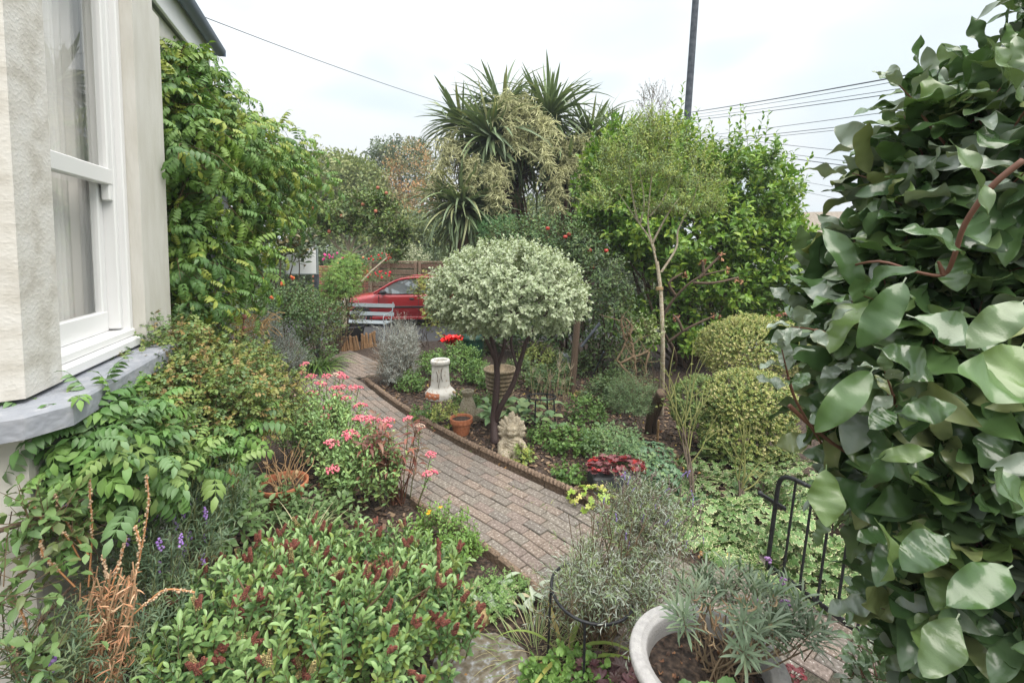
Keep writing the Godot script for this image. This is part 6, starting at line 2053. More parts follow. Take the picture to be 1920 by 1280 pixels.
func statue() -> void:
	var q := Vector3(-0.023, 0.000, -4.897) + Vector3(0.02, 0, -0.10)
	var n := thing("stone_statue", "weathered stone statue of a seated child with a leafy hood, arms out", "statue", q)
	var turn := Basis(Vector3.UP, -0.05)
	var pr := []
	var add := func(a: Vector3, b: Vector3, ra: float, rb: float, sq = null) -> void:
		var e := [q + turn * a, q + turn * b, ra, rb]
		if sq != null:
			e.append(sq)
		pr.append(e)
	# trunk, head, brow, nose, cheeks
	add.call(Vector3(0, 0.09, -0.01), Vector3(0, 0.205, -0.02), 0.095, 0.075)
	add.call(Vector3(0, 0.305, 0.0), Vector3(0, 0.335, -0.005), 0.066, 0.068)
	add.call(Vector3(0, 0.305, 0.064), Vector3(0, 0.325, 0.064), 0.012, 0.006)
	add.call(Vector3(-0.04, 0.347, 0.053), Vector3(0.04, 0.347, 0.053), 0.010, 0.010)
	add.call(Vector3(-0.018, 0.277, 0.054), Vector3(0.018, 0.277, 0.054), 0.008, 0.008)
	add.call(Vector3(-0.03, 0.30, 0.05), Vector3(0.03, 0.30, 0.05), 0.020, 0.020)
	# hood: petals fanned round the face
	for i in 9:
		var a := -0.45 + i * (PI + 0.9) / 8.0
		var r := 0.13 if i != 4 else 0.165
		var c := Vector3(cos(a) * 0.075, 0.325 + sin(a) * 0.06, -0.02)
		var e := Vector3(cos(a) * r * 0.95, 0.33 + sin(a) * r * 0.95, -0.015)
		add.call(c, e, 0.048, 0.034)
	add.call(Vector3(-0.085, 0.21, -0.02), Vector3(-0.10, 0.33, -0.025), 0.03, 0.036)
	add.call(Vector3(0.085, 0.21, -0.02), Vector3(0.10, 0.33, -0.025), 0.03, 0.036)
	# arms out to the sides, hands
	add.call(Vector3(-0.065, 0.205, 0.0), Vector3(-0.115, 0.165, 0.015), 0.040, 0.036)
	add.call(Vector3(-0.115, 0.165, 0.015), Vector3(-0.122, 0.10, 0.06), 0.036, 0.030)
	add.call(Vector3(0.065, 0.205, 0.0), Vector3(0.115, 0.165, 0.01), 0.040, 0.036)
	add.call(Vector3(0.115, 0.165, 0.01), Vector3(0.145, 0.135, 0.05), 0.036, 0.032)
	for s in [-1.0, 1.0]:
		for i in 4:
			add.call(Vector3(s * 0.125 + (0.02 if s > 0 else 0.0), 0.125 if s > 0 else 0.09, 0.06), Vector3(s * (0.12 + 0.012 * i) + (0.025 if s > 0 else 0.0), 0.105 if s > 0 else 0.065, 0.078 - 0.009 * i), 0.012, 0.009)
	# broad lap, thighs forward, shins drawn in, feet together
	add.call(Vector3(-0.06, 0.055, 0.0), Vector3(0.06, 0.055, 0.0), 0.07, 0.07)
	add.call(Vector3(-0.045, 0.07, 0.03), Vector3(-0.075, 0.08, 0.10), 0.060, 0.052)
	add.call(Vector3(-0.075, 0.07, 0.10), Vector3(-0.03, 0.035, 0.155), 0.050, 0.038)
	add.call(Vector3(0.045, 0.07, 0.03), Vector3(0.075, 0.075, 0.09), 0.060, 0.052)
	add.call(Vector3(0.075, 0.065, 0.09), Vector3(0.035, 0.035, 0.14), 0.050, 0.038)
	add.call(Vector3(-0.045, 0.03, 0.16), Vector3(0.01, 0.05, 0.185), 0.030, 0.028)
	add.call(Vector3(0.03, 0.03, 0.15), Vector3(-0.005, 0.03, 0.18), 0.028, 0.026)
	var mb := melt(pr, q + Vector3(-0.24, -0.03, -0.13), q + Vector3(0.24, 0.53, 0.25), 0.006, 0.015)
	# weathered skin, carved folds over the hood and lap
	var fn := FastNoiseLite.new()
	fn.frequency = 9.0
	fn.seed = 3
	for i in mb.v.size():
		var p := mb.v[i] - q
		var d := fn.get_noise_3dv(p) * 0.004 + fn.get_noise_3dv(p * 3.0) * 0.003
		var rr := Vector2(p.x, p.y - 0.32)
		if rr.length() > 0.075 and p.y > 0.25:
			d += 0.006 * sin(rr.angle() * 22.0) * smoothstep(0.075, 0.11, rr.length())
		if p.y < 0.24 and p.y > 0.10 and p.z > 0.0 and absf(p.x) < 0.09:
			d += 0.003 * sin(p.y * 190.0 + p.x * 60.0)
		mb.v[i] += (p - Vector3(0, 0.2, 0)).normalized() * d
	part(n, "body", mb, M.stone)
	# closed eyes as small raised blobs, slightly darker than the body
	for s in [-1.0, 1.0]:
		var eb := MB.new()
		eb.blob(q + turn * Vector3(s * 0.027, 0.330, 0.058), Vector3(0.013, 0.008, 0.008), Color(0.8, 0.78, 0.7), 8, 6)
		part(n, "eye", eb, M.stone)

# ---- left bed, farther part -----------------------------------------------------------------------------
func left_bed() -> void:
	var g3 := [Color(0.06, 0.115, 0.035), Color(0.08, 0.145, 0.04), Color(0.045, 0.09, 0.03), Color(0.10, 0.165, 0.05)]
	shrub("magnolia", "open shrub with long dark upright leaves left of the white notice board", "shrub", Vector3(-4.536, 0.000, -8.855), [[Vector3(-4.436, 2.539, -8.800), Vector3(0.6, 0.45, 0.5), 75], [Vector3(-4.145, 2.240, -8.800), Vector3(0.45, 0.35, 0.4), 45]], LEAF.magnolia, [Color(0.06, 0.09, 0.035), Color(0.09, 0.12, 0.045), Color(0.12, 0.10, 0.04), Color(0.05, 0.08, 0.04)], {"len": 0.3, "k": 8, "size": 1.0, "up": 0.6, "twig": 0.004, "stem": 0.02, "singles": 120, "rough": 0.3})
	var fu := shrub("camellia", "dark glossy bush with a few red blooms below the white notice board", "shrub", Vector3(-4.485, 0.000, -8.855), [[Vector3(-4.022, 1.287, -8.000), Vector3(0.6, 0.42, 0.5), 300], [Vector3(-4.085, 1.206, -7.600), Vector3(0.55, 0.4, 0.5), 220], [Vector3(-3.749, 1.214, -8.200), Vector3(0.5, 0.4, 0.5), 170], [Vector3(-3.706, 1.005, -9.000), Vector3(0.5, 0.4, 0.4), 160], [Vector3(-4.188, 0.680, -7.600), Vector3(0.6, 0.4, 0.4), 160], [Vector3(-3.858, 0.509, -8.400), Vector3(0.6, 0.3, 0.4), 140]], LEAF.dull, g3, {"len": 0.22, "k": 8, "size": 0.85, "rough": 0.35, "twig": 0.003, "stem": 0.015})
	for p in [Vector3(-3.928, 1.787, -7.400), Vector3(-3.675, 1.720, -7.500), Vector3(-3.723, 1.540, -7.250), Vector3(-3.565, 1.816, -7.600)]:
		var mb := MB.new()
		for k in 6:
			mb.blob(p + rdir() * 0.025, Vector3.ONE * 0.022, Color(0.6, 0.08 + 0.1 * (k % 2), 0.04), 6, 4)
		part(fu, "flower", mb, M.plain)
	shrub("nandina", "light green feathery bamboo-like bush in front of the bench's left end", "shrub", Vector3(-3.759, 0.000, -9.973), [[Vector3(-3.573, 1.564, -9.800), Vector3(0.42, 0.45, 0.4), 150], [Vector3(-3.435, 1.839, -9.900), Vector3(0.3, 0.28, 0.3), 60], [Vector3(-3.853, 1.239, -9.700), Vector3(0.3, 0.3, 0.3), 60]], LEAF.nandina, [Color(0.15, 0.27, 0.05), Color(0.11, 0.21, 0.05), Color(0.2, 0.31, 0.07)], {"len": 0.3, "k": 6, "size": 0.95, "twig": 0.003, "up": 0.5, "stem": 0.014, "stems": 4, "back": 0.45})
	shrub("mixed_shrub", "brownish green twiggy shrub between the camellia and the agapanthus", "shrub", Vector3(-3.839, 0.000, -9.271), [[Vector3(-3.723, 0.711, -8.900), Vector3(0.5, 0.3, 0.4), 240], [Vector3(-3.475, 0.890, -9.800), Vector3(0.35, 0.35, 0.3), 100]], LEAF.dull, [Color(0.10, 0.14, 0.04), Color(0.13, 0.15, 0.05), Color(0.08, 0.11, 0.035)], {"len": 0.25, "k": 7, "size": 0.7, "twig": 0.003, "stem": 0.012, "stems": 5})
	# branch crossing the red car's rear window and its yellowish leaves
	shrub("rose_bush", "yellow green rose spray in front of the red car's rear window", "rose bush", Vector3(-1.982, 0.000, -10.787), [[Vector3(-1.806, 1.415, -9.600), Vector3(0.25, 0.35, 0.2), 50], [Vector3(-1.592, 0.839, -9.400), Vector3(0.2, 0.4, 0.2), 40]], LEAF.rose, [Color(0.17, 0.21, 0.04), Color(0.24, 0.22, 0.05), Color(0.12, 0.17, 0.04)], {"len": 0.25, "k": 6, "size": 0.9, "twig": 0.003, "stem": 0.007, "up": 0.5})
	tuft("agapanthus", "large clump of arching green strap leaves left of the path's far end", Vector3(-3.738, 0.000, -8.776), 150, 1.15, [Color(0.10, 0.19, 0.04), Color(0.14, 0.24, 0.05), Color(0.08, 0.155, 0.035), Color(0.19, 0.27, 0.08)], LEAF.strap, 110, 0.3)
	tuft("agapanthus", "smaller strap leaved clump at the foot of the split logs", Vector3(-4.517, 0.000, -9.824), 60, 1.0, [Color(0.10, 0.19, 0.04), Color(0.14, 0.24, 0.05), Color(0.22, 0.22, 0.07)], LEAF.strap, 50, 0.2)
	var grey := [Color(0.17, 0.20, 0.19), Color(0.23, 0.27, 0.25), Color(0.28, 0.31, 0.29), Color(0.13, 0.16, 0.14)]
	shrub("lavender", "dusky grey lavender bush left of the agapanthus", "lavender", Vector3(-4.004, 0.000, -7.802), [[Vector3(-3.610, 1.065, -6.700), Vector3(0.33, 0.33, 0.3), 200], [Vector3(-3.337, 0.778, -6.600), Vector3(0.35, 0.25, 0.3), 200], [Vector3(-3.246, 0.613, -6.800), Vector3(0.25, 0.2, 0.25), 120]], LEAF.lavender, grey, {"len": 0.22, "k": 16, "a0": 0.8, "a1": 0.3, "up": 0.6, "twig": 0.002, "size": 0.95, "stem": 0.008, "back": 0.15, "rough": 0.8})
	# dry grassy plume and rose hips
	var dg := thing("dry_grass", "straw coloured arching dead fronds beside the climber's foot", "grass", Vector3(-3.930, 0.000, -6.731))
	var mb := MB.new()
	for i in 60:
		var p := Vector3(-3.356, 1.265, -5.800) + rdir() * Vector3(0.25, 0.1, 0.2)
		var d := (Vector3(0.7, 0.5, 0.1) + rdir() * 0.5).normalized()
		mb.tube(arc(p, p + d * rf(0.2, 0.4) - Vector3(0, 0.1, 0), Vector3(0, 0.08, 0), 4), 0.005, 3, Color(0.5, 0.34, 0.16) * rf(0.7, 1.2), false)
	part(dg, "frond", mb, M.dead, true)
	var hips := thing("rose_hips", "pink round fruits on reddish stalks by the climber, above the lavender", "fruit", Vector3(-3.732, 0.000, -6.296))
	for h in [[Vector3(-2.721, 1.596, -4.600), 0.044], [Vector3(-2.705, 1.602, -4.700), 0.036], [Vector3(-2.645, 1.500, -4.600), 0.03], [Vector3(-2.678, 1.383, -4.550), 0.03]]:
		mb = MB.new()
		mb.blob(h[0], Vector3.ONE * h[1] * 0.8, Color(0.42, 0.17, 0.14), 12, 8)
		part(hips, "hip", mb, M.plain)
		mb = MB.new()
		limb(mb, Vector3(-2.690, 1.105, -4.600), h[0], 0.006, 0.004, 0.06, 5, 5)
		part(hips, "stalk", mb, M.red_twig)
	mb = MB.new()
	for i in 5:
		blade(mb, orient(Vector3(-2.665, 1.303, -4.550) + rdir() * 0.05, Vector3(rf(-1, 1), -0.8, 0.4), Vector3.UP, 1.0), 0.10, 0.05, {"curl": 0.6, "mid": Color(0.16, 0.06, 0.05), "inn": Color(0.12, 0.05, 0.045)})
	part(hips, "withered_leaf", mb, M.dead)
	# the rose thicket under the window
	var rose := [Color(0.12, 0.18, 0.045), Color(0.09, 0.145, 0.04), Color(0.15, 0.20, 0.05), Color(0.20, 0.21, 0.055), Color(0.075, 0.125, 0.04), Color(0.24, 0.17, 0.06), Color(0.12, 0.20, 0.075)]
	var rl := {"len": 0.2, "k": 6, "a0": 1.2, "size": 0.75, "twig": 0.0022, "twig_mat": M.twig, "up": 0.35, "sky": 0.6, "stem": 0.008, "stems": 4, "singles": 200, "lump": 0.35, "jit": 0.55}
	shrub("rose_bush", "sprawling rose bush with small mottled leaves under the window ledge", "rose bush", Vector3(-2.740, 0.000, -3.965), [[Vector3(-2.393, 1.443, -3.300), Vector3(0.38, 0.33, 0.35), 300], [Vector3(-2.112, 1.441, -2.650), Vector3(0.28, 0.24, 0.3), 300], [Vector3(-2.260, 1.268, -3.500), Vector3(0.42, 0.32, 0.4), 330], [Vector3(-1.983, 1.189, -2.900), Vector3(0.42, 0.3, 0.35), 380], [Vector3(-1.908, 1.231, -2.450), Vector3(0.26, 0.2, 0.25), 190], [Vector3(-2.153, 1.001, -3.800), Vector3(0.4, 0.3, 0.35), 260], [Vector3(-2.466, 1.209, -4.200), Vector3(0.4, 0.35, 0.4), 150], [Vector3(-2.642, 1.468, -3.900), Vector3(0.3, 0.3, 0.3), 110], [Vector3(-2.211, 1.660, -3.000), Vector3(0.17, 0.15, 0.2), 90]], LEAF.rose, rose, rl)
	mb = MB.new()
	var dn := thing("dead_leaf", "curled orange brown dead leaf hanging in the rose bush", "leaf", Vector3(-1.639, 0.896, -2.700))
	blade(mb, orient(Vector3(-1.644, 1.025, -2.700), Vector3(0.1, -1, 0.1), Vector3(0.3, 0, 1), 1.0), 0.17, 0.07, {"rows": 8, "wide": true, "curl": 0.3, "wave": 1.0, "fold": 0.7, "mid": Color(0.3, 0.15, 0.06), "inn": Color(0.46, 0.25, 0.11), "edge": Color(0.36, 0.18, 0.08)})
	part(dn, "blade", mb, M.dead)
	# sedums
	var sg := [Color(0.19, 0.31, 0.11), Color(0.23, 0.36, 0.14), Color(0.16, 0.27, 0.10), Color(0.25, 0.36, 0.12)]
	var heads := []
	for q in 3:
		var fm := MB.new()
		for i in 46:
			var a := rf(0, TAU)
			var k := sqrt(rf(0, 1))
			var c := Color(0.62, 0.11, 0.17).lerp(Color(0.74, 0.30, 0.32), rf(0, 1)) * rf(0.75, 1.1)
			fm.blob(Vector3(cos(a) * k * 0.052, 0.022 * (1 - k * k) + rf(-0.004, 0.006), sin(a) * k * 0.052), Vector3.ONE * rf(0.006, 0.0095), c, 5, 4)
		heads.append(fm.mesh())
	var pale := MB.new()
	for i in 46:
		var a := rf(0, TAU)
		var k := sqrt(rf(0, 1))
		pale.blob(Vector3(cos(a) * k * 0.046, 0.025 * (1 - k * k), sin(a) * k * 0.046), Vector3.ONE * rf(0.006, 0.009), Color(0.62, 0.45, 0.36) * rf(0.8, 1.1), 5, 4)
	var pale_head := pale.mesh()
	for s in [[Vector3(-2.266, 0.000, -5.419), "farthest pink stonecrop clump, nearest the rose bush, flat heads over pale leaves", [[492, 694, 5.3], [512, 695, 5.35], [571, 684, 5.7], [565, 700, 5.6], [583, 707, 5.5], [612, 706, 5.5], [628, 704, 5.6], [637, 702, 5.7], [643, 708, 5.6], [600, 720, 5.3], [626, 729, 5.2], [640, 727, 5.3], [662, 727, 5.2], [672, 728, 5.2], [585, 739, 5.0], [543, 742, 4.9], [500, 770, 4.7]], Vector3(-2.091, 0.509, -4.750), Vector3(0.36, 0.22, 0.3), 120],
			[Vector3(-1.861, 0.000, -4.998), "second pink stonecrop clump beside the terracotta bowl, leafy and rounded", [[634, 742, 4.9], [648, 748, 4.85], [615, 764, 4.7], [609, 783, 4.6], [580, 795, 4.5], [676, 762, 4.7]], Vector3(-1.775, 0.470, -4.500), Vector3(0.38, 0.25, 0.3), 130],
			[Vector3(-1.076, 0.000, -4.182), "nearest pink stonecrop clump by the path, around the red leaved peony", [[672, 785, 4.3], [690, 786, 4.3], [700, 790, 4.25], [728, 790, 4.3], [722, 802, 4.2], [765, 786, 4.25], [787, 800, 4.15], [655, 814, 4.1], [660, 820, 4.0], [622, 834, 3.9], [693, 840, 4.0], [624, 881, 3.75], [697, 872, 3.9], [808, 853, 4.0], [806, 889, 3.9]], Vector3(-1.289, 0.388, -3.950), Vector3(0.36, 0.22, 0.25), 150]]:
		var n := thing("stonecrop", s[1], "plant", s[0], "pink stonecrop clumps along the path")
		var bag := Bag.new()
		var st := MB.new()
		var o := {"len": 0.3, "k": 13, "a0": 1.2, "a1": 0.6, "mode": "opp", "nt": 4, "size": 0.85, "sky": 0.4, "up": 0.75, "twig": 0.004, "jit": 0.3, "ymin": 0.02}
		scatter(bag, st, s[3], s[4], s[5], o)
		var i := 0
		for p in s[2]:
			var q := pix(p[0], p[1], p[2])
			var foot: Vector3 = s[0] + Vector3((q.x - s[0].x) * 0.6, 0, (q.z - s[0].z) * 0.6)
			limb(st, foot, q, 0.005, 0.0035, 0.03, 5, 4)
			var up: Vector3 = (q - foot).normalized()
			shoot(bag, st, q - up * 0.22, up, {"len": 0.2, "k": 9, "a0": 1.1, "a1": 0.8, "nt": 4, "size": 0.7, "twig": 0.0})
			var f := MeshInstance3D.new()
			f.name = "flower_head"
			f.mesh = pale_head if i % 9 == 6 else heads[i % 3]
			f.material_override = M.plain
			f.transform = Transform3D(Basis(Vector3.RIGHT, rf(-0.3, 0.3)).rotated(Vector3.UP, rf(0, 6)) * Basis.from_scale(Vector3(1, 1, 1) * rf(0.95, 1.35)), q - s[0])
			n.add_child(f, true)
			i += 1
		part(n, "stem", st, M.green_twig, true)
		put(n, bag, LEAF.sedum, sg, {"rough": 0.5, "back": 0.3}, 130)
	# red-leaved peony
	var pb := Vector3(-1.030, 0.000, -4.092)
	var pn := thing("peony", "bronze red peony foliage with drooping pointed leaves beside the path", "plant", pb)
	var bag := Bag.new()
	var st := MB.new()
	for i in 24:
		var e := pb + Vector3(rf(-0.22, 0.27), rf(0.3, 0.74), rf(-0.1, 0.25))
		limb(st, pb + rdir() * Vector3(0.06, 0, 0.06), e, 0.006, 0.004, 0.05, 5, 5)
		shoot(bag, st, e - Vector3(0, 0.1, 0), Vector3(rf(-0.4, 0.4), 1, rf(-0.4, 0.4)).normalized(), {"len": 0.2, "k": 9, "a0": 1.3, "a1": 0.9, "nt": 5, "size": 0.9, "twig": 0.003, "sky": 0.8})
	part(pn, "stem", st, M.red_twig)
	put(pn, bag, LEAF.peony, [Color(0.17, 0.055, 0.04), Color(0.13, 0.06, 0.045), Color(0.24, 0.09, 0.06), Color(0.11, 0.075, 0.04), Color(0.20, 0.11, 0.075)], {"rough": 0.45, "back": 0.3}, 150)
	# terracotta bowl of dead stems
	var q := Vector3(-1.783, 0.433, -3.550)
	q.y = 0.0
	var bw := thing("terracotta_bowl", "wide terracotta bowl of dead straw stems among the flowers", "pot", Vector3(q.x, 0.30, q.z))
	mb = MB.new()
	mb.lathe([Vector2(0.0, 0.0), Vector2(0.10, 0.0), Vector2(0.14, 0.06), Vector2(0.17, 0.15), Vector2(0.185, 0.155), Vector2(0.188, 0.185), Vector2(0.175, 0.19), Vector2(0.165, 0.17), Vector2(0.155, 0.13)], 28, at3(bw.position))
	part(bw, "bowl", mb, M.terracotta)
	mb = MB.new()
	mb.lathe([Vector2(0.155, 0.14), Vector2(0.0, 0.15)], 20, at3(bw.position))
	part(bw, "soil", mb, M.soil)
	mb = MB.new()
	for i in 34:
		var p := bw.position + Vector3(rf(-0.1, 0.1), 0.14, rf(-0.1, 0.1))
		var e := p + Vector3(rf(-0.16, 0.14), rf(0.08, 0.34), rf(-0.1, 0.1))
		limb(mb, p, e, 0.004, 0.0025, 0.12, 4, 4, Color(0.46, 0.30, 0.16) * rf(0.7, 1.15))
		if i % 3 == 0:
			blade(mb, orient(e, rdir(), Vector3.UP, rf(0.5, 1.0)), 0.08, 0.03, {"curl": 1.4, "wave": 0.8, "fold": 0.6, "inn": Color(0.42, 0.30, 0.18), "mid": Color(0.3, 0.2, 0.1)})
	part(bw, "dead_stem", mb, M.dead, true)
	shrub("low_plant", "soft leaves hanging before the terracotta bowl of dead stems", "plant", Vector3(q.x, 0, q.z + 0.2), [[Vector3(-1.745, 0.397, -3.350), Vector3(0.24, 0.09, 0.12), 60], [Vector3(-1.533, 0.348, -3.400), Vector3(0.14, 0.08, 0.1), 30]], LEAF.dull, [Color(0.10, 0.17, 0.06), Color(0.13, 0.2, 0.08)], {"len": 0.14, "k": 7, "size": 0.8, "sky": 0.6, "stem": 0.0, "singles": 60})
	mb = MB.new()
	mb.box(at3(Vector3(q.x, 0.148, q.z)), Vector3(0.3, 0.296, 0.28), Color.WHITE, 0.02)
	solo("upturned_crate", mb, M.old_clay, "clay block hidden in leaves carrying the terracotta bowl", "block", Vector3(q.x, 0, q.z))

# ---- nearest plants -------------------------------------------------------------------------------------
func near_left() -> void:
	# bigger-leaved climber shoots along the plinth
	var wl := shrub("wisteria_seedling", "young climber with long pointed bright leaves against the cream plinth", "climber", Vector3(-2.720, 0.000, -2.831), [[Vector3(-1.744, 1.472, -1.950), Vector3(0.17, 0.14, 0.15), 26], [Vector3(-1.731, 1.434, -2.100), Vector3(0.14, 0.09, 0.12), 12], [Vector3(-1.690, 1.159, -2.300), Vector3(0.2, 0.12, 0.15), 15], [Vector3(-1.657, 1.284, -2.000), Vector3(0.18, 0.12, 0.15), 18], [Vector3(-1.685, 1.192, -2.850), Vector3(0.16, 0.06, 0.1), 8], [Vector3(-1.733, 1.266, -1.900), Vector3(0.12, 0.16, 0.12), 16]], LEAF.wisteria, [Color(0.10, 0.20, 0.05), Color(0.13, 0.235, 0.055), Color(0.075, 0.155, 0.045), Color(0.11, 0.19, 0.08), Color(0.16, 0.24, 0.07)], {"len": 0.2, "k": 4, "size": 0.8, "twig": 0.0025, "twig_mat": M.green_twig, "stem": 0.006, "sky": 0.7, "up": 0.3, "singles": 280, "back": 0.4})
	var oc := shrub("climbing_stem", "leafy brown woody stem creeping along the wall base at the far left", "climber", Vector3(-2.590, 0.000, -2.300), [[Vector3(-1.720, 1.343, -1.650), Vector3(0.14, 0.07, 0.1), 22], [Vector3(-1.697, 1.231, -1.700), Vector3(0.14, 0.1, 0.12), 24], [Vector3(-1.704, 1.136, -1.550), Vector3(0.08, 0.12, 0.1), 16], [Vector3(-1.610, 0.932, -1.500), Vector3(0.14, 0.12, 0.12), 24]], LEAF.dull, [Color(0.08, 0.145, 0.045), Color(0.11, 0.18, 0.06), Color(0.09, 0.12, 0.04)], {"len": 0.16, "k": 5, "size": 0.75, "twig": 0.002, "sky": 0.6, "singles": 150, "stem": 0.005})
	var mb := MB.new()
	mb.tube([Vector3(-1.842, 1.294, -1.600), Vector3(-1.741, 1.313, -1.650), Vector3(-1.692, 1.313, -1.720), Vector3(-1.641, 1.332, -1.800), Vector3(-1.594, 1.274, -1.950)], [0.009, 0.009, 0.008, 0.006, 0.004], 6)
	mb.tube([Vector3(-1.798, 1.079, -1.600), Vector3(-1.751, 1.142, -1.650), Vector3(-1.763, 1.128, -1.700)], [0.006, 0.005, 0.004], 5)
	mb.tube([Vector3(-1.677, 0.964, -1.550), Vector3(-1.671, 1.000, -1.650), Vector3(-1.695, 1.008, -1.750)], [0.008, 0.007, 0.005], 5)
	part(oc, "branch", mb, M.bark)
	# straw-orange dead spurge
	var ob := Vector3(-1.667, 0.550, -1.750)
	ob.y = 0.0
	var on := thing("dead_spurge", "dried orange spurge with curled leaves and tall bare seed stalks", "plant", ob)
	mb = MB.new()
	var bag := Bag.new()
	var oc1 := Color(0.50, 0.31, 0.18)
	for i in 52:
		var e := pix(rf(140, 262), rf(1050, 1250), rf(1.6, 1.85))
		var path := limb(mb, ob + rdir() * Vector3(0.05, 0, 0.05) + Vector3(0, 0.35, 0), e, 0.0045, 0.003, 0.05, 4, 6, oc1 * rf(0.7, 1.1))
		for k in 30:
			var t := k / 30.0
			var p: Vector3 = path[mini(int(t * 6), 5)].lerp(path[mini(int(t * 6) + 1, 6)], t * 6 - int(t * 6))
			bag.t.append(orient(p, (Vector3(rf(-1, 1), rf(-0.1, 0.9), rf(-1, 1))), Vector3.UP + rdir(), rf(0.7, 1.25)))
			bag.k.append(rng.randi() % 4)
	part(on, "stem", mb, M.dead)
	put(on, bag, blades(3, 0.045, 0.005, {"rows": 4, "curl": 0.9, "curl_j": 0.9, "fold": 0.8}), [Color(0.56, 0.33, 0.19), Color(0.48, 0.25, 0.13), Color(0.62, 0.43, 0.28), Color(0.42, 0.21, 0.12)], {"rough": 0.85, "back": 0.25, "gain": 1.0}, 0)
	for l in [[[150, 1050, 1.7], [120, 1000, 1.66], [88, 985, 1.65], [55, 940, 1.62]], [[165, 1040, 1.7], [125, 980, 1.7], [108, 950, 1.7], [104, 925, 1.7]], [[165, 1100, 1.72], [172, 1000, 1.75], [168, 930, 1.75], [168, 900, 1.75]], [[250, 1100, 1.8], [270, 1000, 1.85], [278, 940, 1.85], [274, 890, 1.85]], [[140, 1100, 1.66], [100, 1060, 1.64], [80, 1040, 1.62], [75, 1012, 1.62]], [[235, 1110, 1.75], [258, 1060, 1.78], [262, 1020, 1.78], [252, 985, 1.78]], [[205, 1100, 1.72], [198, 1070, 1.72], [192, 1040, 1.72]], [[205, 1110, 1.72], [222, 1060, 1.75], [236, 1005, 1.78]], [[240, 1160, 1.7], [275, 1130, 1.72], [310, 1105, 1.75], [365, 1110, 1.78]], [[90, 1340, 1.5], [40, 1260, 1.5], [22, 1210, 1.5]], [[45, 1220, 1.55], [48, 1170, 1.55], [20, 1110, 1.55]]]:
		var path := []
		for p in l:
			path.append(pix(p[0], p[1], p[2]))
		mb = MB.new()
		var n: int = path.size()
		mb.tube(path, 0.0032, 5, Color(0.42, 0.20, 0.09))
		# little dry seed cases up the stalk
		for k in 46:
			var t := 0.25 + 0.75 * k / 46.0
			var s := t * (n - 1)
			var p: Vector3 = path[mini(int(s), n - 2)].lerp(path[mini(int(s) + 1, n - 1)], s - int(s))
			mb.blob(p + rdir() * 0.005, Vector3.ONE * rf(0.003, 0.0055), Color(0.50, 0.36, 0.24) * rf(0.6, 1.2), 5, 4)
		part(on, "seed_stalk", mb, M.dead)
	# toadflax with purple spikes
	var tf := thing("toadflax", "dusky narrow leaved plant with small purple flower spikes left of the hebe", "plant", Vector3(-1.702, 0.000, -2.216))
	bag = Bag.new()
	var tw := MB.new()
	for l in [[Vector3(-1.628, 0.917, -2.200), Vector3(0.26, 0.2, 0.25), 110], [Vector3(-1.635, 0.884, -1.950), Vector3(0.2, 0.22, 0.2), 90], [Vector3(-1.540, 0.725, -2.000), Vector3(0.2, 0.22, 0.2), 80], [Vector3(-1.608, 0.886, -1.550), Vector3(0.16, 0.1, 0.1), 50], [Vector3(-1.523, 0.704, -1.750), Vector3(0.2, 0.15, 0.15), 60], [Vector3(-1.666, 0.940, -2.500), Vector3(0.25, 0.15, 0.2), 60]]:
		scatter(bag, tw, l[0], l[1], l[2], {"len": 0.2, "k": 20, "a0": 0.9, "a1": 0.5, "nt": 4, "size": 1.0, "up": 0.7, "twig": 0.002})
	part(tf, "stem", tw, M.green_twig, true)
	put(tf, bag, LEAF.lavender, [Color(0.085, 0.135, 0.075), Color(0.11, 0.165, 0.10), Color(0.065, 0.11, 0.055), Color(0.13, 0.17, 0.09)], {"rough": 0.6, "back": 0.3}, 0)
	for p in [[310, 950, 2.2], [290, 965, 2.15], [340, 1010, 2.0], [300, 1020, 1.95], [280, 940, 2.05], [350, 940, 2.2], [385, 960, 2.2], [240, 1010, 1.9], [225, 960, 1.95], [330, 985, 2.2], [325, 970, 2.2], [355, 1000, 2.2], [385, 985, 2.25], [382, 1005, 2.2], [345, 960, 2.3], [255, 980, 2.05], [290, 1045, 2.05], [345, 1030, 2.15], [380, 1045, 2.15], [212, 1000, 1.95], [300, 1060, 2.0], [100, 1245, 1.5], [330, 930, 2.4], [270, 1000, 2.05], [290, 1230, 1.85], [120, 945, 1.75], [365, 940, 2.4]]:
		mb = MB.new()
		var q := pix(p[0], p[1] + 12, p[2])
		for k in 12:
			mb.blob(q + Vector3(rf(-0.009, 0.009), k * 0.0045, rf(-0.009, 0.009)), Vector3.ONE * rf(0.004, 0.007), Color(0.28, 0.14, 0.50).lerp(Color(0.46, 0.30, 0.66), rf(0, 1)), 5, 4)
		mb.tube([q - Vector3(rf(-0.03, 0.03), 0.15, 0), q + Vector3(0, 0.05, 0)], 0.0015, 3, Color(0.1, 0.15, 0.06), false)
		part(tf, "flower_spike", mb, M.plain)
	# the hebe
	var hb := Vector3(-0.948, 0.128, -2.200)
	hb.y = 0.0
	var hn := thing("hebe", "large low hebe bush with pale edged leaves and rusty seed heads", "shrub", hb)
	bag = Bag.new()
	tw = MB.new()
	var tips := []
	var ho := {"len": 0.17, "k": 15, "a0": 1.25, "a1": 0.35, "mode": "opp", "nt": 5, "size": 0.78, "sky": 0.25, "up": 0.6, "twig": 0.003, "jit": 0.3, "taper": 0.15, "fresh": 0.8, "shell": 0.62, "low": -0.35, "lump": 0.25}
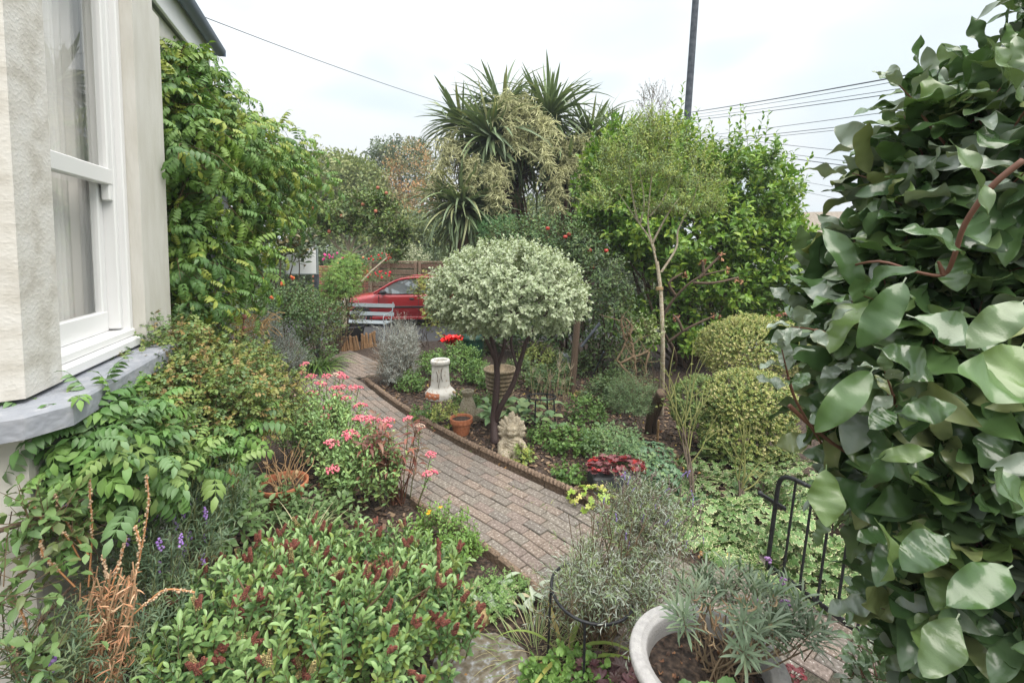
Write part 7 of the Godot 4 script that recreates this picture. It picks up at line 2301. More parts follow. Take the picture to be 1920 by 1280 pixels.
	for l in [[Vector3(-1.226, 0.405, -2.350), Vector3(0.42, 0.26, 0.38), 290], [Vector3(-0.769, 0.362, -2.500), Vector3(0.40, 0.2, 0.36), 240], [Vector3(-1.316, 0.558, -2.050), Vector3(0.3, 0.24, 0.3), 140], [Vector3(-0.858, 0.501, -2.000), Vector3(0.4, 0.22, 0.3), 190], [Vector3(-0.535, 0.388, -2.250), Vector3(0.32, 0.22, 0.3), 150], [Vector3(-1.219, 0.424, -2.650), Vector3(0.40, 0.16, 0.3), 190], [Vector3(-1.302, 0.613, -1.850), Vector3(0.2, 0.15, 0.2), 60], [Vector3(-0.335, 0.333, -2.350), Vector3(0.12, 0.1, 0.12), 25], [Vector3(-0.510, 0.339, -2.700), Vector3(0.2, 0.14, 0.18), 50]]:
		scatter(bag, tw, l[0], l[1], l[2], ho, tips)
	for i in 26:
		limb(tw, hb + Vector3(rf(-0.15, 0.15), 0, rf(-0.15, 0.15)), pix(rf(380, 820), rf(1040, 1230), rf(1.95, 2.7)), 0.009, 0.004, 0.08, 5, 5)
	part(hn, "stem", tw, M.twig)
	put(hn, bag, LEAF.hebe, [Color(0.10, 0.185, 0.06), Color(0.125, 0.215, 0.07), Color(0.085, 0.16, 0.06), Color(0.17, 0.23, 0.055), Color(0.175, 0.27, 0.10)], {"rough": 0.38, "back": 0.3}, 300)
	var spikes := []
	for q in 4:
		var sm := MB.new()
		for k in 54:
			var t := k / 54.0
			var a := k * 2.4
			var c := (Color(0.165, 0.055, 0.038) if q < 3 else Color(0.28, 0.23, 0.10)) * rf(0.5, 1.5)
			sm.blob(Vector3(cos(a), 0, sin(a)) * 0.011 * (1.1 - t * 0.6) + Vector3(0, t * (0.045 + 0.008 * q), 0), Vector3(0.0038, 0.0050, 0.0038), c, 5, 4)
		spikes.append(sm.mesh())
	# rusty seed heads in small clusters on the outermost shoots
	var outer := tips.filter(func(t): return t[1].length() > 0.97 and t[0].y > 0.22 and (t[1].z > -0.3 or t[1].y > 0.75))
	for i in mini(outer.size(), 130):
		var tip: Array = outer[rng.randi() % outer.size()]
		for k in 2 + rng.randi() % 3:
			var f := MeshInstance3D.new()
			f.name = "seed_head"
			f.mesh = spikes[3 if rng.randf() < 0.12 else rng.randi() % 3]
			f.material_override = M.dead
			var d: Vector3 = (tip[2] + rdir() * 0.5).normalized()
			f.transform = Transform3D(Basis(Quaternion(Vector3.UP, d)) * Basis.from_scale(Vector3.ONE * rf(0.65, 1.0)), tip[0] + d * rf(-0.01, 0.02) + rdir() * 0.014 - hb)
			hn.add_child(f, true)
	# grey straw leaves of a fading clump behind the hebe
	tuft("fading_grass", "pale flattened grassy clump between the hebe and the terracotta bowl", Vector3(-1.433, 0.383, -3.050) * Vector3(1, 0, 1) + Vector3(0, 0.3, 0), 80, 0.9, [Color(0.32, 0.33, 0.18), Color(0.40, 0.36, 0.22), Color(0.22, 0.27, 0.12)], LEAF.grass, 60, 0.25)
	shrub("leafy_filler", "soft green leaves filling the bed between the stonecrops and the hebe", "plant", Vector3(-1.907, 0.000, -3.167), [[Vector3(-1.798, 0.844, -2.800), Vector3(0.25, 0.16, 0.25), 80], [Vector3(-1.677, 0.731, -2.650), Vector3(0.25, 0.16, 0.25), 70], [Vector3(-1.434, 0.212, -3.600), Vector3(0.2, 0.08, 0.2), 30]], LEAF.dull, [Color(0.11, 0.185, 0.06), Color(0.085, 0.15, 0.05), Color(0.14, 0.21, 0.09)], {"len": 0.18, "k": 8, "size": 0.95, "sky": 0.6, "twig": 0.002, "stem": 0.0, "singles": 120})

func near_middle() -> void:
	var mb := MB.new()
	# yellow-flowered marigold
	var yb := Vector3(-0.460, 0.000, -3.396)
	var yn := shrub("marigold", "fresh green clump with small yellow flowers at the path's left edge", "plant", yb, [[Vector3(-0.527, 0.132, -3.450), Vector3(0.22, 0.13, 0.2), 120], [Vector3(-0.388, 0.105, -3.300), Vector3(0.16, 0.1, 0.14), 70]], LEAF.sedum, [Color(0.14, 0.25, 0.05), Color(0.18, 0.30, 0.07), Color(0.11, 0.20, 0.05)], {"len": 0.12, "k": 9, "size": 0.6, "up": 0.7, "twig": 0.002, "stem": 0.0, "singles": 100})
	for p in [Vector3(-0.635, 0.282, -3.500), Vector3(-0.549, 0.312, -3.500), Vector3(-0.635, 0.290, -3.450)]:
		mb = MB.new()
		for k in 8:
			var a := k * TAU / 8
			blade(mb, orient(p, Vector3(cos(a), 0.25, sin(a)), Vector3.UP, 1.0), 0.02, 0.011, {"rows": 2, "inn": Color(0.78, 0.52, 0.02), "mid": Color(0.7, 0.4, 0.02)})
		mb.blob(p + Vector3(0, 0.003, 0), Vector3(0.006, 0.004, 0.006), Color(0.5, 0.25, 0.02), 6, 4)
		part(yn, "flower", mb, M.plain)
	# slab and rock
	var sq := Vector3(-0.152, 0.000, -2.300)
	mb = MB.new()
	var ring := []
	for p in [Vector3(-0.428, 0.000, -2.471), Vector3(-0.311, 0.000, -2.611), Vector3(-0.094, 0.000, -2.630), Vector3(0.075, 0.000, -2.515), Vector3(0.138, 0.000, -2.300), Vector3(0.074, 0.000, -2.041), Vector3(-0.295, 0.000, -2.041), Vector3(-0.449, 0.000, -2.271)]:
		ring.append(p)
	prism(mb, ring, -0.03, 0.05, 0.012)
	solo("stepping_slab", mb, M.slab, "lichen spotted flat stone slab in the foreground below the hebe", "stone slab", sq)
	for r in [[Vector3(-0.246, 0.000, -2.768), Vector3(0.13, 0.07, 0.10), "yellow brown rough rock between the hebe and the woolly leaves"], [Vector3(-0.316, 0.000, -2.966), Vector3(0.09, 0.05, 0.07), "smaller ochre rock half buried behind the rough rock"]]:
		mb = MB.new()
		mb.blob(r[0] + Vector3(0, 0.02, 0), r[1], Color(1.1, 0.85, 0.55), 16, 10)
		for i in mb.v.size():
			mb.v[i] += (mb.v[i] - r[0]) * 0.45 * lumps.get_noise_3dv(mb.v[i] * 900.0)
		solo("rock", mb, M.stone, r[2], "rock", r[0])
	# lamb's ears
	var lb := Vector3(-0.017, 0.000, -2.920)
	var ln := thing("lambs_ear", "silvery woolly pointed leaves in a rosette at the path edge", "plant", lb)
	var bag := Bag.new()
	for i in 44:
		var c := lb + Vector3(rf(-0.18, 0.18), 0.04, rf(-0.12, 0.14))
		var a := rf(0, TAU)
		bag.t.append(orient(c, Vector3(cos(a), rf(0.4, 1.6), sin(a)), Vector3.UP, rf(0.7, 1.25)))
		bag.k.append(rng.randi() % 4)
	put(ln, bag, LEAF.woolly, [Color(0.30, 0.36, 0.26), Color(0.24, 0.31, 0.20), Color(0.36, 0.40, 0.31), Color(0.38, 0.34, 0.22)], {"rough": 0.95, "back": 0.2}, 60)
	shrub("cranesbill", "fresh green cut-leaved plant below the woolly silver rosette", "plant", Vector3(-0.065, 0.000, -2.747), [[Vector3(-0.053, -0.026, -3.000), Vector3(0.2, 0.1, 0.15), 70], [Vector3(-0.118, 0.020, -2.850), Vector3(0.14, 0.08, 0.12), 50]], LEAF.rose, [Color(0.14, 0.24, 0.07), Color(0.11, 0.2, 0.06), Color(0.18, 0.28, 0.09)], {"len": 0.1, "k": 5, "size": 0.55, "up": 0.5, "stem": 0.0, "singles": 80})
	# lavender leaning out of its hoop
	var vb := Vector3(0.469, 0.000, -2.630)
	var vn := thing("lavender", "big leggy lavender bush flopping over the path, held by a hoop", "lavender", vb)
	bag = Bag.new()
	var tw := MB.new()
	var gr := [Color(0.22, 0.27, 0.19), Color(0.29, 0.33, 0.26), Color(0.17, 0.22, 0.12), Color(0.20, 0.27, 0.10), Color(0.33, 0.36, 0.31)]
	for l in [[Vector3(0.695, 0.505, -2.750), Vector3(0.24, 0.26, 0.24), 100], [Vector3(0.782, 0.476, -2.600), Vector3(0.2, 0.2, 0.2), 72], [Vector3(0.920, 0.608, -2.800), Vector3(0.14, 0.16, 0.14), 40], [Vector3(0.460, 0.412, -2.600), Vector3(0.2, 0.12, 0.18), 65], [Vector3(0.794, 0.624, -2.950), Vector3(0.2, 0.2, 0.2), 110], [Vector3(0.308, 0.316, -2.600), Vector3(0.16, 0.09, 0.14), 45], [Vector3(0.429, 0.483, -2.420), Vector3(0.16, 0.1, 0.12), 60], [Vector3(0.654, 0.410, -2.400), Vector3(0.16, 0.1, 0.12), 80]]:
		scatter(bag, tw, l[0], l[1], l[2], {"len": 0.27, "k": 20, "a0": 0.85, "a1": 0.35, "nt": 5, "size": 0.95, "up": 0.6, "twig": 0.002, "jit": 0.75, "lump": 0.6, "shell": 0.1})
	for i in 46:
		limb(tw, vb + Vector3(rf(-0.08, 0.08), 0, rf(-0.08, 0.08)), pix(rf(1060, 1250), rf(960, 1100), rf(2.5, 2.95)), 0.006, 0.0025, 0.1, 4, 5)
	part(vn, "stem", tw, M.twig)
	put(vn, bag, LEAF.lavender, gr, {"rough": 0.75, "back": 0.2}, 0)
	mb = MB.new()
	for i in 150:
		var e := pix(rf(1120, 1320), rf(890, 1040), rf(2.6, 3.0))
		var d := (Vector3(0.25, 1, 0) + rdir() * 0.5).normalized()
		mb.tube([e - d * 0.2, e], 0.0014, 3, Color(0.24, 0.25, 0.13), false)
		var col := Color(0.20, 0.15, 0.13) if rng.randf() < 0.85 else Color(0.25, 0.18, 0.42)
		for k in 7:
			mb.blob(e + d * k * 0.0065 + rdir() * 0.003, Vector3.ONE * rf(0.003, 0.0055), col * rf(0.7, 1.3), 5, 3)
	part(vn, "spent_flower_spikes", mb, M.plain, true)
	# the hoop
	var hp_ := thing("hoop_support", "black metal hoop plant support on legs around the foreground lavender", "plant support", Vector3(0.475, 0.000, -2.488))
	mb = MB.new()
	var hoop := []
	for i in 33:
		var a := TAU * i / 32.0
		hoop.append(Vector3(0.435, 0.431, -2.450) + Vector3(cos(a) * 0.22, -0.03 * cos(a) + 0.01 * sin(a * 2), sin(a) * 0.22))
	mb.tube(hoop, 0.008, 7)
	part(hp_, "ring", mb, M.iron)
	for a in [0.25, 1.9, 3.3, 5.2]:
		mb = MB.new()
		var p := Vector3(0.435, 0.431, -2.450) + Vector3(cos(a) * 0.222, -0.02 * cos(a), sin(a) * 0.222)
		mb.tube([p, Vector3(p.x + 0.02 * cos(a), -0.05, p.z + 0.02 * sin(a))], 0.007, 6)
		part(hp_, "leg", mb, M.iron)
	# grasses and low leaves at its foot
	tuft("grass_clump", "messy straw and green grass clump left of the foreground lavender", Vector3(0.150, 0.000, -2.522), 190, 0.85, [Color(0.18, 0.22, 0.08), Color(0.30, 0.27, 0.14), Color(0.13, 0.18, 0.06), Color(0.34, 0.28, 0.17)], LEAF.grass, 110, 0.22)
	tuft("grass_clump", "second grass clump right under the black hoop", Vector3(0.484, 0.000, -2.539), 130, 0.9, [Color(0.16, 0.2, 0.07), Color(0.30, 0.25, 0.14), Color(0.25, 0.22, 0.12)], LEAF.grass, 60, 0.2)
	tuft("iris", "few broad yellow green blades leaning in the grass under the hoop", Vector3(0.298, 0.020, -2.500) * Vector3(1, 0, 1), 11, 0.85, [Color(0.2, 0.27, 0.06), Color(0.3, 0.3, 0.08), Color(0.34, 0.26, 0.08)], LEAF.strap, 20, 0.1)
	shrub("low_plant", "low scalloped green leaves at the bottom edge under the hoop", "plant", Vector3(0.331, 0.000, -2.300), [[Vector3(0.330, 0.101, -2.300), Vector3(0.2, 0.07, 0.12), 60], [Vector3(0.162, 0.078, -2.250), Vector3(0.14, 0.06, 0.1), 40]], LEAF.round, [Color(0.13, 0.24, 0.055), Color(0.17, 0.29, 0.07), Color(0.10, 0.19, 0.045)], {"len": 0.08, "k": 4, "size": 0.6, "stem": 0.0, "sky": 0.8, "singles": 110})
	ruff("heuchera", "dark purple brown heuchera leaves beside the stone planter", Vector3(0.510, 0.192, -2.250) * Vector3(1, 0, 1) + Vector3(0, 0.06, 0), Vector3(0.22, 0.1, 0.2), 60, [Color(0.07, 0.03, 0.035), Color(0.10, 0.045, 0.05), Color(0.05, 0.028, 0.025), Color(0.13, 0.07, 0.065)], 1.0)
	planter()

func planter() -> void:
	var c := Vector3(0.79, -0.035, -1.81)
	var n := thing("stone_planter", "large pale round stone planter with rolled rim at the bottom edge", "planter", c)
	var mb := MB.new()
	mb.lathe([Vector2(0.0, 0.0), Vector2(0.20, 0.0), Vector2(0.21, 0.03), Vector2(0.19, 0.06), Vector2(0.15, 0.12), Vector2(0.16, 0.18), Vector2(0.21, 0.26), Vector2(0.245, 0.36), Vector2(0.26, 0.50), Vector2(0.265, 0.59), Vector2(0.262, 0.612)], 48, at3(c))
	part(n, "body", mb, M.planter)
	mb = MB.new()
	mb.lathe([Vector2(0.262, 0.61), Vector2(0.272, 0.618), Vector2(0.29, 0.628), Vector2(0.302, 0.642), Vector2(0.306, 0.658), Vector2(0.302, 0.673), Vector2(0.292, 0.681), Vector2(0.262, 0.683), Vector2(0.256, 0.680), Vector2(0.25, 0.673), Vector2(0.24, 0.671), Vector2(0.234, 0.664), Vector2(0.228, 0.64), Vector2(0.225, 0.55)], 48, at3(c))
	part(n, "rim", mb, M.planter)
	mb = MB.new()
	var rows := []
	for i in 7:
		var r := PackedVector3Array()
		for k in 25:
			var a := TAU * k / 24.0
			r.append(c + Vector3(cos(a) * 0.23 * i / 6.0, 0.595 + 0.012 * lumps.get_noise_2d(i * 60, k * 60), -sin(a) * 0.23 * i / 6.0))
		rows.append(r)
	mb.grid(rows)
	part(n, "soil", mb, M.soil)
	# what grows in it
	var w := thing("wallflower", "grey green narrow leaved wallflower with dry stems and mauve flowers in the planter", "plant", c + Vector3(0.05, 0.6, 0))
	var bag := Bag.new()
	var tw := MB.new()
	var o := {"len": 0.13, "k": 28, "a0": 1.4, "a1": 0.4, "nt": 4, "size": 1.05, "sky": 0.4, "twig": 0.003, "taper": 0.1, "t0": 0.35}
	for p in [[1275, 1160, 1.75], [1285, 1175, 1.65], [1310, 1100, 2.0], [1345, 1110, 2.0], [1360, 1085, 2.05], [1400, 1130, 1.85], [1430, 1115, 1.95], [1440, 1150, 1.8], [1420, 1175, 1.75], [1470, 1150, 1.85], [1485, 1185, 1.75], [1500, 1175, 1.8], [1450, 1190, 1.7], [1390, 1190, 1.65], [1400, 1230, 1.6], [1530, 1210, 1.75], [1325, 1105, 2.05], [1380, 1100, 2.0], [1460, 1125, 1.95], [1505, 1205, 1.7], [1415, 1140, 1.85], [1290, 1110, 1.95], [1300, 1135, 1.85], [1330, 1140, 1.85], [1375, 1130, 1.95], [1400, 1105, 2.0], [1440, 1130, 1.9], [1475, 1180, 1.75], [1450, 1165, 1.75], [1420, 1205, 1.65], [1360, 1120, 1.95], [1320, 1090, 2.05], [1490, 1150, 1.85], [1510, 1190, 1.75], [1395, 1160, 1.75], [1435, 1185, 1.7]]:
		var tip := pix(p[0], p[1], p[2])
		var root := c + Vector3(rf(-0.02, 0.12), 0.6, rf(-0.08, 0.06))
		var path := limb(tw, root, tip, 0.004, 0.0028, 0.1, 5, 6)
		var d: Vector3 = (tip - path[4]).normalized() * 0.6 + Vector3.UP * 0.5
		shoot(bag, tw, tip - d.normalized() * 0.08, d.normalized(), o)
	part(w, "stem", tw, M.tan_bark)
	put(w, bag, LEAF.wallflower, [Color(0.15, 0.20, 0.125), Color(0.20, 0.25, 0.17), Color(0.12, 0.17, 0.10), Color(0.18, 0.225, 0.13)], {"rough": 0.55, "back": 0.25}, 300)
	bag = Bag.new()
	for i in 150:
		var p := pix(rf(1310, 1460), rf(1110, 1220), rf(1.65, 1.9))
		bag.t.append(orient(p, Vector3(rf(-0.6, 0.6), -1, rf(-0.6, 0.6)), rdir(), rf(0.5, 1.0)))
		bag.k.append(rng.randi() % 3)
	put(w, bag, blades(3, 0.055, 0.008, {"rows": 4, "curl": 1.4, "curl_j": 0.8, "fold": 0.8}), [Color(0.42, 0.29, 0.17), Color(0.48, 0.36, 0.23), Color(0.30, 0.19, 0.11)], {"rough": 0.9, "gain": 1.0}, 100, "dry_leaf")
	for p in [[1420, 1130, 1.8], [1468, 1133, 1.85], [1475, 1130, 1.85], [1440, 1050, 2.0], [1470, 1090, 1.95]]:
		mb = MB.new()
		var q := pix(p[0], p[1], p[2])
		for k in 9:
			mb.blob(q + rdir() * 0.012, Vector3(0.007, 0.004, 0.007), Color(0.36, 0.16, 0.42).lerp(Color(0.5, 0.3, 0.55), rf(0, 1)), 6, 4)
		mb.tube([q, q - Vector3(0.01, 0.09, 0)], 0.0015, 3, Color(0.15, 0.2, 0.08), false)
		part(w, "flower", mb, M.plain)
	ruff("geranium", "scalloped green geranium leaves at the front of the stone planter", c + Vector3(-0.02, 0.60, 0.14), Vector3(0.13, 0.06, 0.09), 20, [Color(0.15, 0.27, 0.09), Color(0.19, 0.32, 0.11), Color(0.12, 0.22, 0.08)], 1.05, 40, LEAF.round)
	mb = MB.new()
	var lit := thing("leaf_litter", "brown dead leaves and chips lying on the planter's soil", "leaf litter", c + Vector3(-0.08, 0.6, 0.0), "", "stuff")
	bag = Bag.new()
	for i in 60:
		var a := rf(0, TAU)
		var r := 0.2 * sqrt(rf(0, 1))
		bag.t.append(orient(c + Vector3(cos(a) * r, 0.606, sin(a) * r), rdir() * Vector3(1, 0.2, 1), Vector3.UP + rdir() * 0.4, rf(0.15, 0.42)))
		bag.k.append(rng.randi() % 3)
	put(lit, bag, LEAF.dead, [Color(0.17, 0.08, 0.045), Color(0.09, 0.055, 0.04), Color(0.25, 0.13, 0.07)], {"rough": 0.9}, 0, "leaf")

# ---- right side -----------------------------------------------------------------------------------------
func right_side() -> void:
	# golden clipped mounds
	var gold := [Color(0.28, 0.30, 0.085), Color(0.37, 0.37, 0.14), Color(0.20, 0.25, 0.07), Color(0.46, 0.42, 0.22), Color(0.33, 0.33, 0.12)]
	var green := [Color(0.12, 0.18, 0.05), Color(0.16, 0.22, 0.06), Color(0.09, 0.145, 0.045), Color(0.20, 0.24, 0.08)]
	var mo := {"len": 0.06, "k": 9, "a0": 1.2, "a1": 0.5, "size": 0.72, "up": 0.2, "stem": 0.01, "stems": 3, "shell": 0.88, "lump": 0.10, "jit": 0.3, "back": 0.25}
	shrub("golden_mound", "upper clipped golden variegated mound behind, near the white garden wall", "topiary", Vector3(3.580, 0.000, -6.731), [[Vector3(3.501, 0.833, -6.700), Vector3(0.78, 0.48, 0.6), 4900]], LEAF.euonymus, gold + green.slice(0, 2), mo.duplicate())
	shrub("golden_mound", "lower clipped golden variegated mound in front, above the bare rose stems", "topiary", Vector3(2.686, 0.000, -5.131), [[Vector3(2.571, 0.638, -5.000), Vector3(0.46, 0.33, 0.4), 2700], [Vector3(2.527, 0.316, -4.950), Vector3(0.5, 0.28, 0.36), 1800]], LEAF.euonymus, gold + green, mo.duplicate())
	shrub("box_mound", "green clipped mound spilling left from the lower golden mound", "topiary", Vector3(2.208, 0.000, -5.131), [[Vector3(2.176, 0.458, -5.300), Vector3(0.36, 0.36, 0.36), 1300], [Vector3(2.504, 0.220, -4.900), Vector3(0.5, 0.3, 0.3), 900]], LEAF.small, green, mo.duplicate())
	# bare roses
	for s in [[Vector3(1.663, 0.000, -4.182), "tall bare rose with forking green stems before the green mound", [[1290, 850, 4.55, 1240, 690], [1285, 830, 4.55, 1300, 640], [1292, 850, 4.5, 1330, 730], [1290, 840, 4.55, 1350, 700], [1280, 810, 4.6, 1240, 720], [1290, 850, 4.5, 1265, 650], [1280, 800, 4.5, 1330, 660], [1295, 870, 4.5, 1345, 780]]], [Vector3(2.017, 0.000, -4.006), "shorter bare rose of upright cut stems in front of the golden mounds", [[1385, 900, 4.2, 1380, 770], [1390, 920, 4.15, 1398, 780], [1392, 915, 4.15, 1440, 850], [1390, 905, 4.2, 1410, 840], [1395, 920, 4.1, 1450, 880], [1388, 910, 4.2, 1375, 830]]]]:
		var n := thing("bare_rose", s[1], "rose bush", s[0], "bare roses before the mounds")
		for q in s[2]:
			var mb := MB.new()
			var a := pix(q[0], q[1], q[2])
			var e := pix(q[3], q[4], q[2])
			limb(mb, s[0], a, 0.010, 0.007, 0.04, 7, 5, Color(0.11, 0.085, 0.06))
			var path := limb(mb, a, e, 0.007, 0.003, 0.08, 6, 7, Color(0.24, 0.24, 0.09))
			for k in 3:
				var p: Vector3 = path[2 + k]
				limb(mb, p, p + (e - a) * 0.3 + rdir() * 0.16, 0.005, 0.002, 0.06, 4, 4, Color(0.26, 0.27, 0.10))
			part(n, "stem", mb, M.dead)
		var bag := Bag.new()
		for i in 36:
			var q: Array = s[2][rng.randi() % s[2].size()]
			var p := pix(lerpf(q[0], q[3], rf(0.3, 1.0)) + rf(-20, 20), lerpf(q[1], q[4], rf(0.3, 1.0)), q[2])
			bag.t.append(orient(p, rdir(), Vector3.UP + rdir() * 0.4, rf(0.3, 0.6)))
			bag.k.append(rng.randi() % 3)
		put(n, bag, LEAF.rose, [Color(0.18, 0.25, 0.06), Color(0.24, 0.27, 0.08), Color(0.13, 0.19, 0.05)], {"rough": 0.5}, 60)
	# ivies
	var white := [Color(0.95, 0.97, 0.9), Color(0.8, 0.85, 0.75), Color(0.55, 0.65, 0.5), Color(0.98, 0.96, 0.85)]
	ivy_mat("ivy_bank", "cream edged ivy bank beside the path in front of the iron gate", Vector3(1.546, 0.000, -3.115), [[Vector3(1.420, -0.061, -3.550), Vector3(0.16, 0.16, 0.16), 150], [Vector3(1.621, -0.092, -3.350), Vector3(0.2, 0.14, 0.16), 170], [Vector3(1.797, -0.065, -3.100), Vector3(0.18, 0.14, 0.14), 150], [Vector3(1.630, -0.057, -3.750), Vector3(0.36, 0.24, 0.26), 420], [Vector3(1.946, -0.006, -3.600), Vector3(0.34, 0.30, 0.3), 420], [Vector3(2.100, 0.025, -3.300), Vector3(0.26, 0.34, 0.3), 380], [Vector3(2.466, 0.100, -3.500), Vector3(0.4, 0.4, 0.3), 380], [Vector3(2.131, -0.026, -3.000), Vector3(0.3, 0.25, 0.25), 260], [Vector3(2.334, 0.051, -2.900), Vector3(0.3, 0.35, 0.25), 300], [Vector3(2.386, -0.036, -2.750), Vector3(0.2, 0.2, 0.2), 140]], LEAF.cream_ivy, white, 290, 1.15)
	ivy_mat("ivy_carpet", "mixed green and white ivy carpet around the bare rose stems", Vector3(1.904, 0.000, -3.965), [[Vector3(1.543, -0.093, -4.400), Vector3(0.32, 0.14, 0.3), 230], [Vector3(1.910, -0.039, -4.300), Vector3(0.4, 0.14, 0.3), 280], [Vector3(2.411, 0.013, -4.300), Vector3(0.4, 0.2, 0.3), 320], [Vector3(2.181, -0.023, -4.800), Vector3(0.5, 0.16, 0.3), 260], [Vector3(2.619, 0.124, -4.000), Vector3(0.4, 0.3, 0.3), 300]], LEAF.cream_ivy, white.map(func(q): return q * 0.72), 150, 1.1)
	ivy_mat("green_ivy", "plain blue green ivy climbing over the ground right of the red heuchera", Vector3(1.375, 0.000, -4.049), [[Vector3(1.421, 0.090, -4.350), Vector3(0.22, 0.2, 0.2), 230], [Vector3(1.584, -0.029, -4.100), Vector3(0.25, 0.1, 0.2), 130], [Vector3(1.367, 0.193, -4.700), Vector3(0.3, 0.12, 0.2), 140], [Vector3(1.945, -0.020, -4.000), Vector3(0.3, 0.08, 0.15), 100]], LEAF.ivy, [Color(0.07, 0.135, 0.07), Color(0.10, 0.17, 0.09), Color(0.055, 0.11, 0.055), Color(0.13, 0.2, 0.08)], 150)
	gate()
	# the big-leaved shrub
	var n := thing("big_leaved_shrub", "large shrub of big glossy wet dark green leaves filling the right edge", "shrub", Vector3(1.75, 0, -1.3))
	var bag := Bag.new()
	var tw := MB.new()
	var tints := [Color(0.053, 0.10, 0.035), Color(0.07, 0.125, 0.042), Color(0.042, 0.082, 0.03), Color(0.085, 0.13, 0.055), Color(0.10, 0.155, 0.05), Color(0.065, 0.11, 0.05), Color(0.14, 0.175, 0.13), Color(0.16, 0.19, 0.08)]
	var o := {"len": 0.22, "k": 7, "a0": 1.3, "a1": 0.55, "size": 1.42, "sj": 0.35, "sky": 0.35, "up": 0.35, "twig": 0.0045, "nt": 8, "jit": 0.55, "shell": 0.45, "lump": 0.3, "taper": 0.25, "low": -0.8}
	for l in [[Vector3(1.938, 2.992, -1.550), Vector3(0.2, 0.26, 0.3), 65], [Vector3(1.716, 2.741, -1.500), Vector3(0.2, 0.2, 0.25), 80], [Vector3(1.545, 2.509, -1.500), Vector3(0.2, 0.2, 0.28), 85], [Vector3(1.405, 2.273, -1.500), Vector3(0.2, 0.2, 0.25), 95], [Vector3(1.477, 2.356, -1.450), Vector3(0.3, 0.35, 0.32), 145], [Vector3(1.297, 2.016, -1.450), Vector3(0.14, 0.18, 0.2), 42], [Vector3(1.314, 2.008, -1.450), Vector3(0.28, 0.3, 0.28), 130], [Vector3(1.489, 1.822, -1.400), Vector3(0.28, 0.32, 0.3), 130], [Vector3(1.168, 1.772, -1.400), Vector3(0.10, 0.10, 0.12), 20], [Vector3(1.316, 1.633, -1.450), Vector3(0.15, 0.18, 0.2), 55], [Vector3(1.379, 1.454, -1.400), Vector3(0.22, 0.26, 0.25), 115], [Vector3(1.503, 1.237, -1.350), Vector3(0.2, 0.3, 0.25), 80], [Vector3(1.397, 1.128, -1.400), Vector3(0.14, 0.2, 0.18), 45], [Vector3(1.492, 0.918, -1.400), Vector3(0.2, 0.15, 0.2), 40]]:
		scatter(bag, tw, l[0], l[1], l[2], o)
	for l in [[[1540, 830, 1.4], [1512, 785, 1.32], [1490, 745, 1.28], [1478, 708, 1.25]], [[1700, 880, 1.35], [1690, 800, 1.28], [1680, 760, 1.22], [1675, 740, 1.2]], [[1560, 640, 1.35], [1550, 625, 1.3], [1530, 618, 1.28]], [[1800, 300, 1.4], [1740, 230, 1.42], [1718, 190, 1.42]]]:
		var path := []
		for p in l:
			path.append(pix(p[0], p[1], p[2]))
		tw.tube(path, 0.0038, 6)
		var e: int = path.size() - 1
		shoot(bag, tw, path[e - 1], (path[e] - path[e - 1]).normalized(), {"len": 0.16, "k": 8, "a0": 1.2, "a1": 0.5, "size": 0.75, "nt": 8, "sky": 0.5, "twig": 0.004}, 6)
	part(n, "twigs", tw, M.red_twig, true)
	for l in [[[1920, 300, 1.05], [1860, 350, 1.08], [1810, 420, 1.12], [1790, 480, 1.15], [1770, 515, 1.18], [1720, 510, 1.2], [1650, 490, 1.24], [1590, 500, 1.4]], [[1770, 515, 1.18], [1760, 490, 1.18]], [[1640, 620, 1.3], [1655, 700, 1.32], [1675, 800, 1.32], [1690, 860, 1.32]], [[1480, 760, 1.4], [1560, 830, 1.4], [1680, 900, 1.45], [1780, 1000, 1.5]], [[1950, 1000, 1.4], [1850, 900, 1.4], [1750, 760, 1.45], [1700, 600, 1.5], [1720, 400, 1.5], [1800, 200, 1.5]]]:
		var path := []
		for p in l:
			path.append(pix(p[0], p[1], p[2]))
		var mb := MB.new()
		var rr := []
		for i in path.size():
			rr.append(lerpf(0.0072, 0.003, float(i) / (path.size() - 1)))
		mb.tube(path, rr, 7)
		part(n, "branch", mb, M.red_twig)
	var mb := MB.new()
	for i in 5:
		limb(mb, n.position + Vector3(rf(-0.1, 0.1), 0, rf(-0.1, 0.1)), Vector3(rf(1.45, 2.0), rf(1.4, 2.3), rf(-1.7, -1.3)), 0.02, 0.01, 0.08, 7, 7)
	part(n, "stem", mb, M.bark)
	put(n, bag, LEAF.big, tints, {"rough": 0.24, "spec": 0.6, "back": 0.34, "gain": 1.36, "bump": M.fine, "bump_uv": 7.0, "bump_cm": 0.02}, 300)
	# large leaves close to the lens at the right edge
	var bag2 := Bag.new()
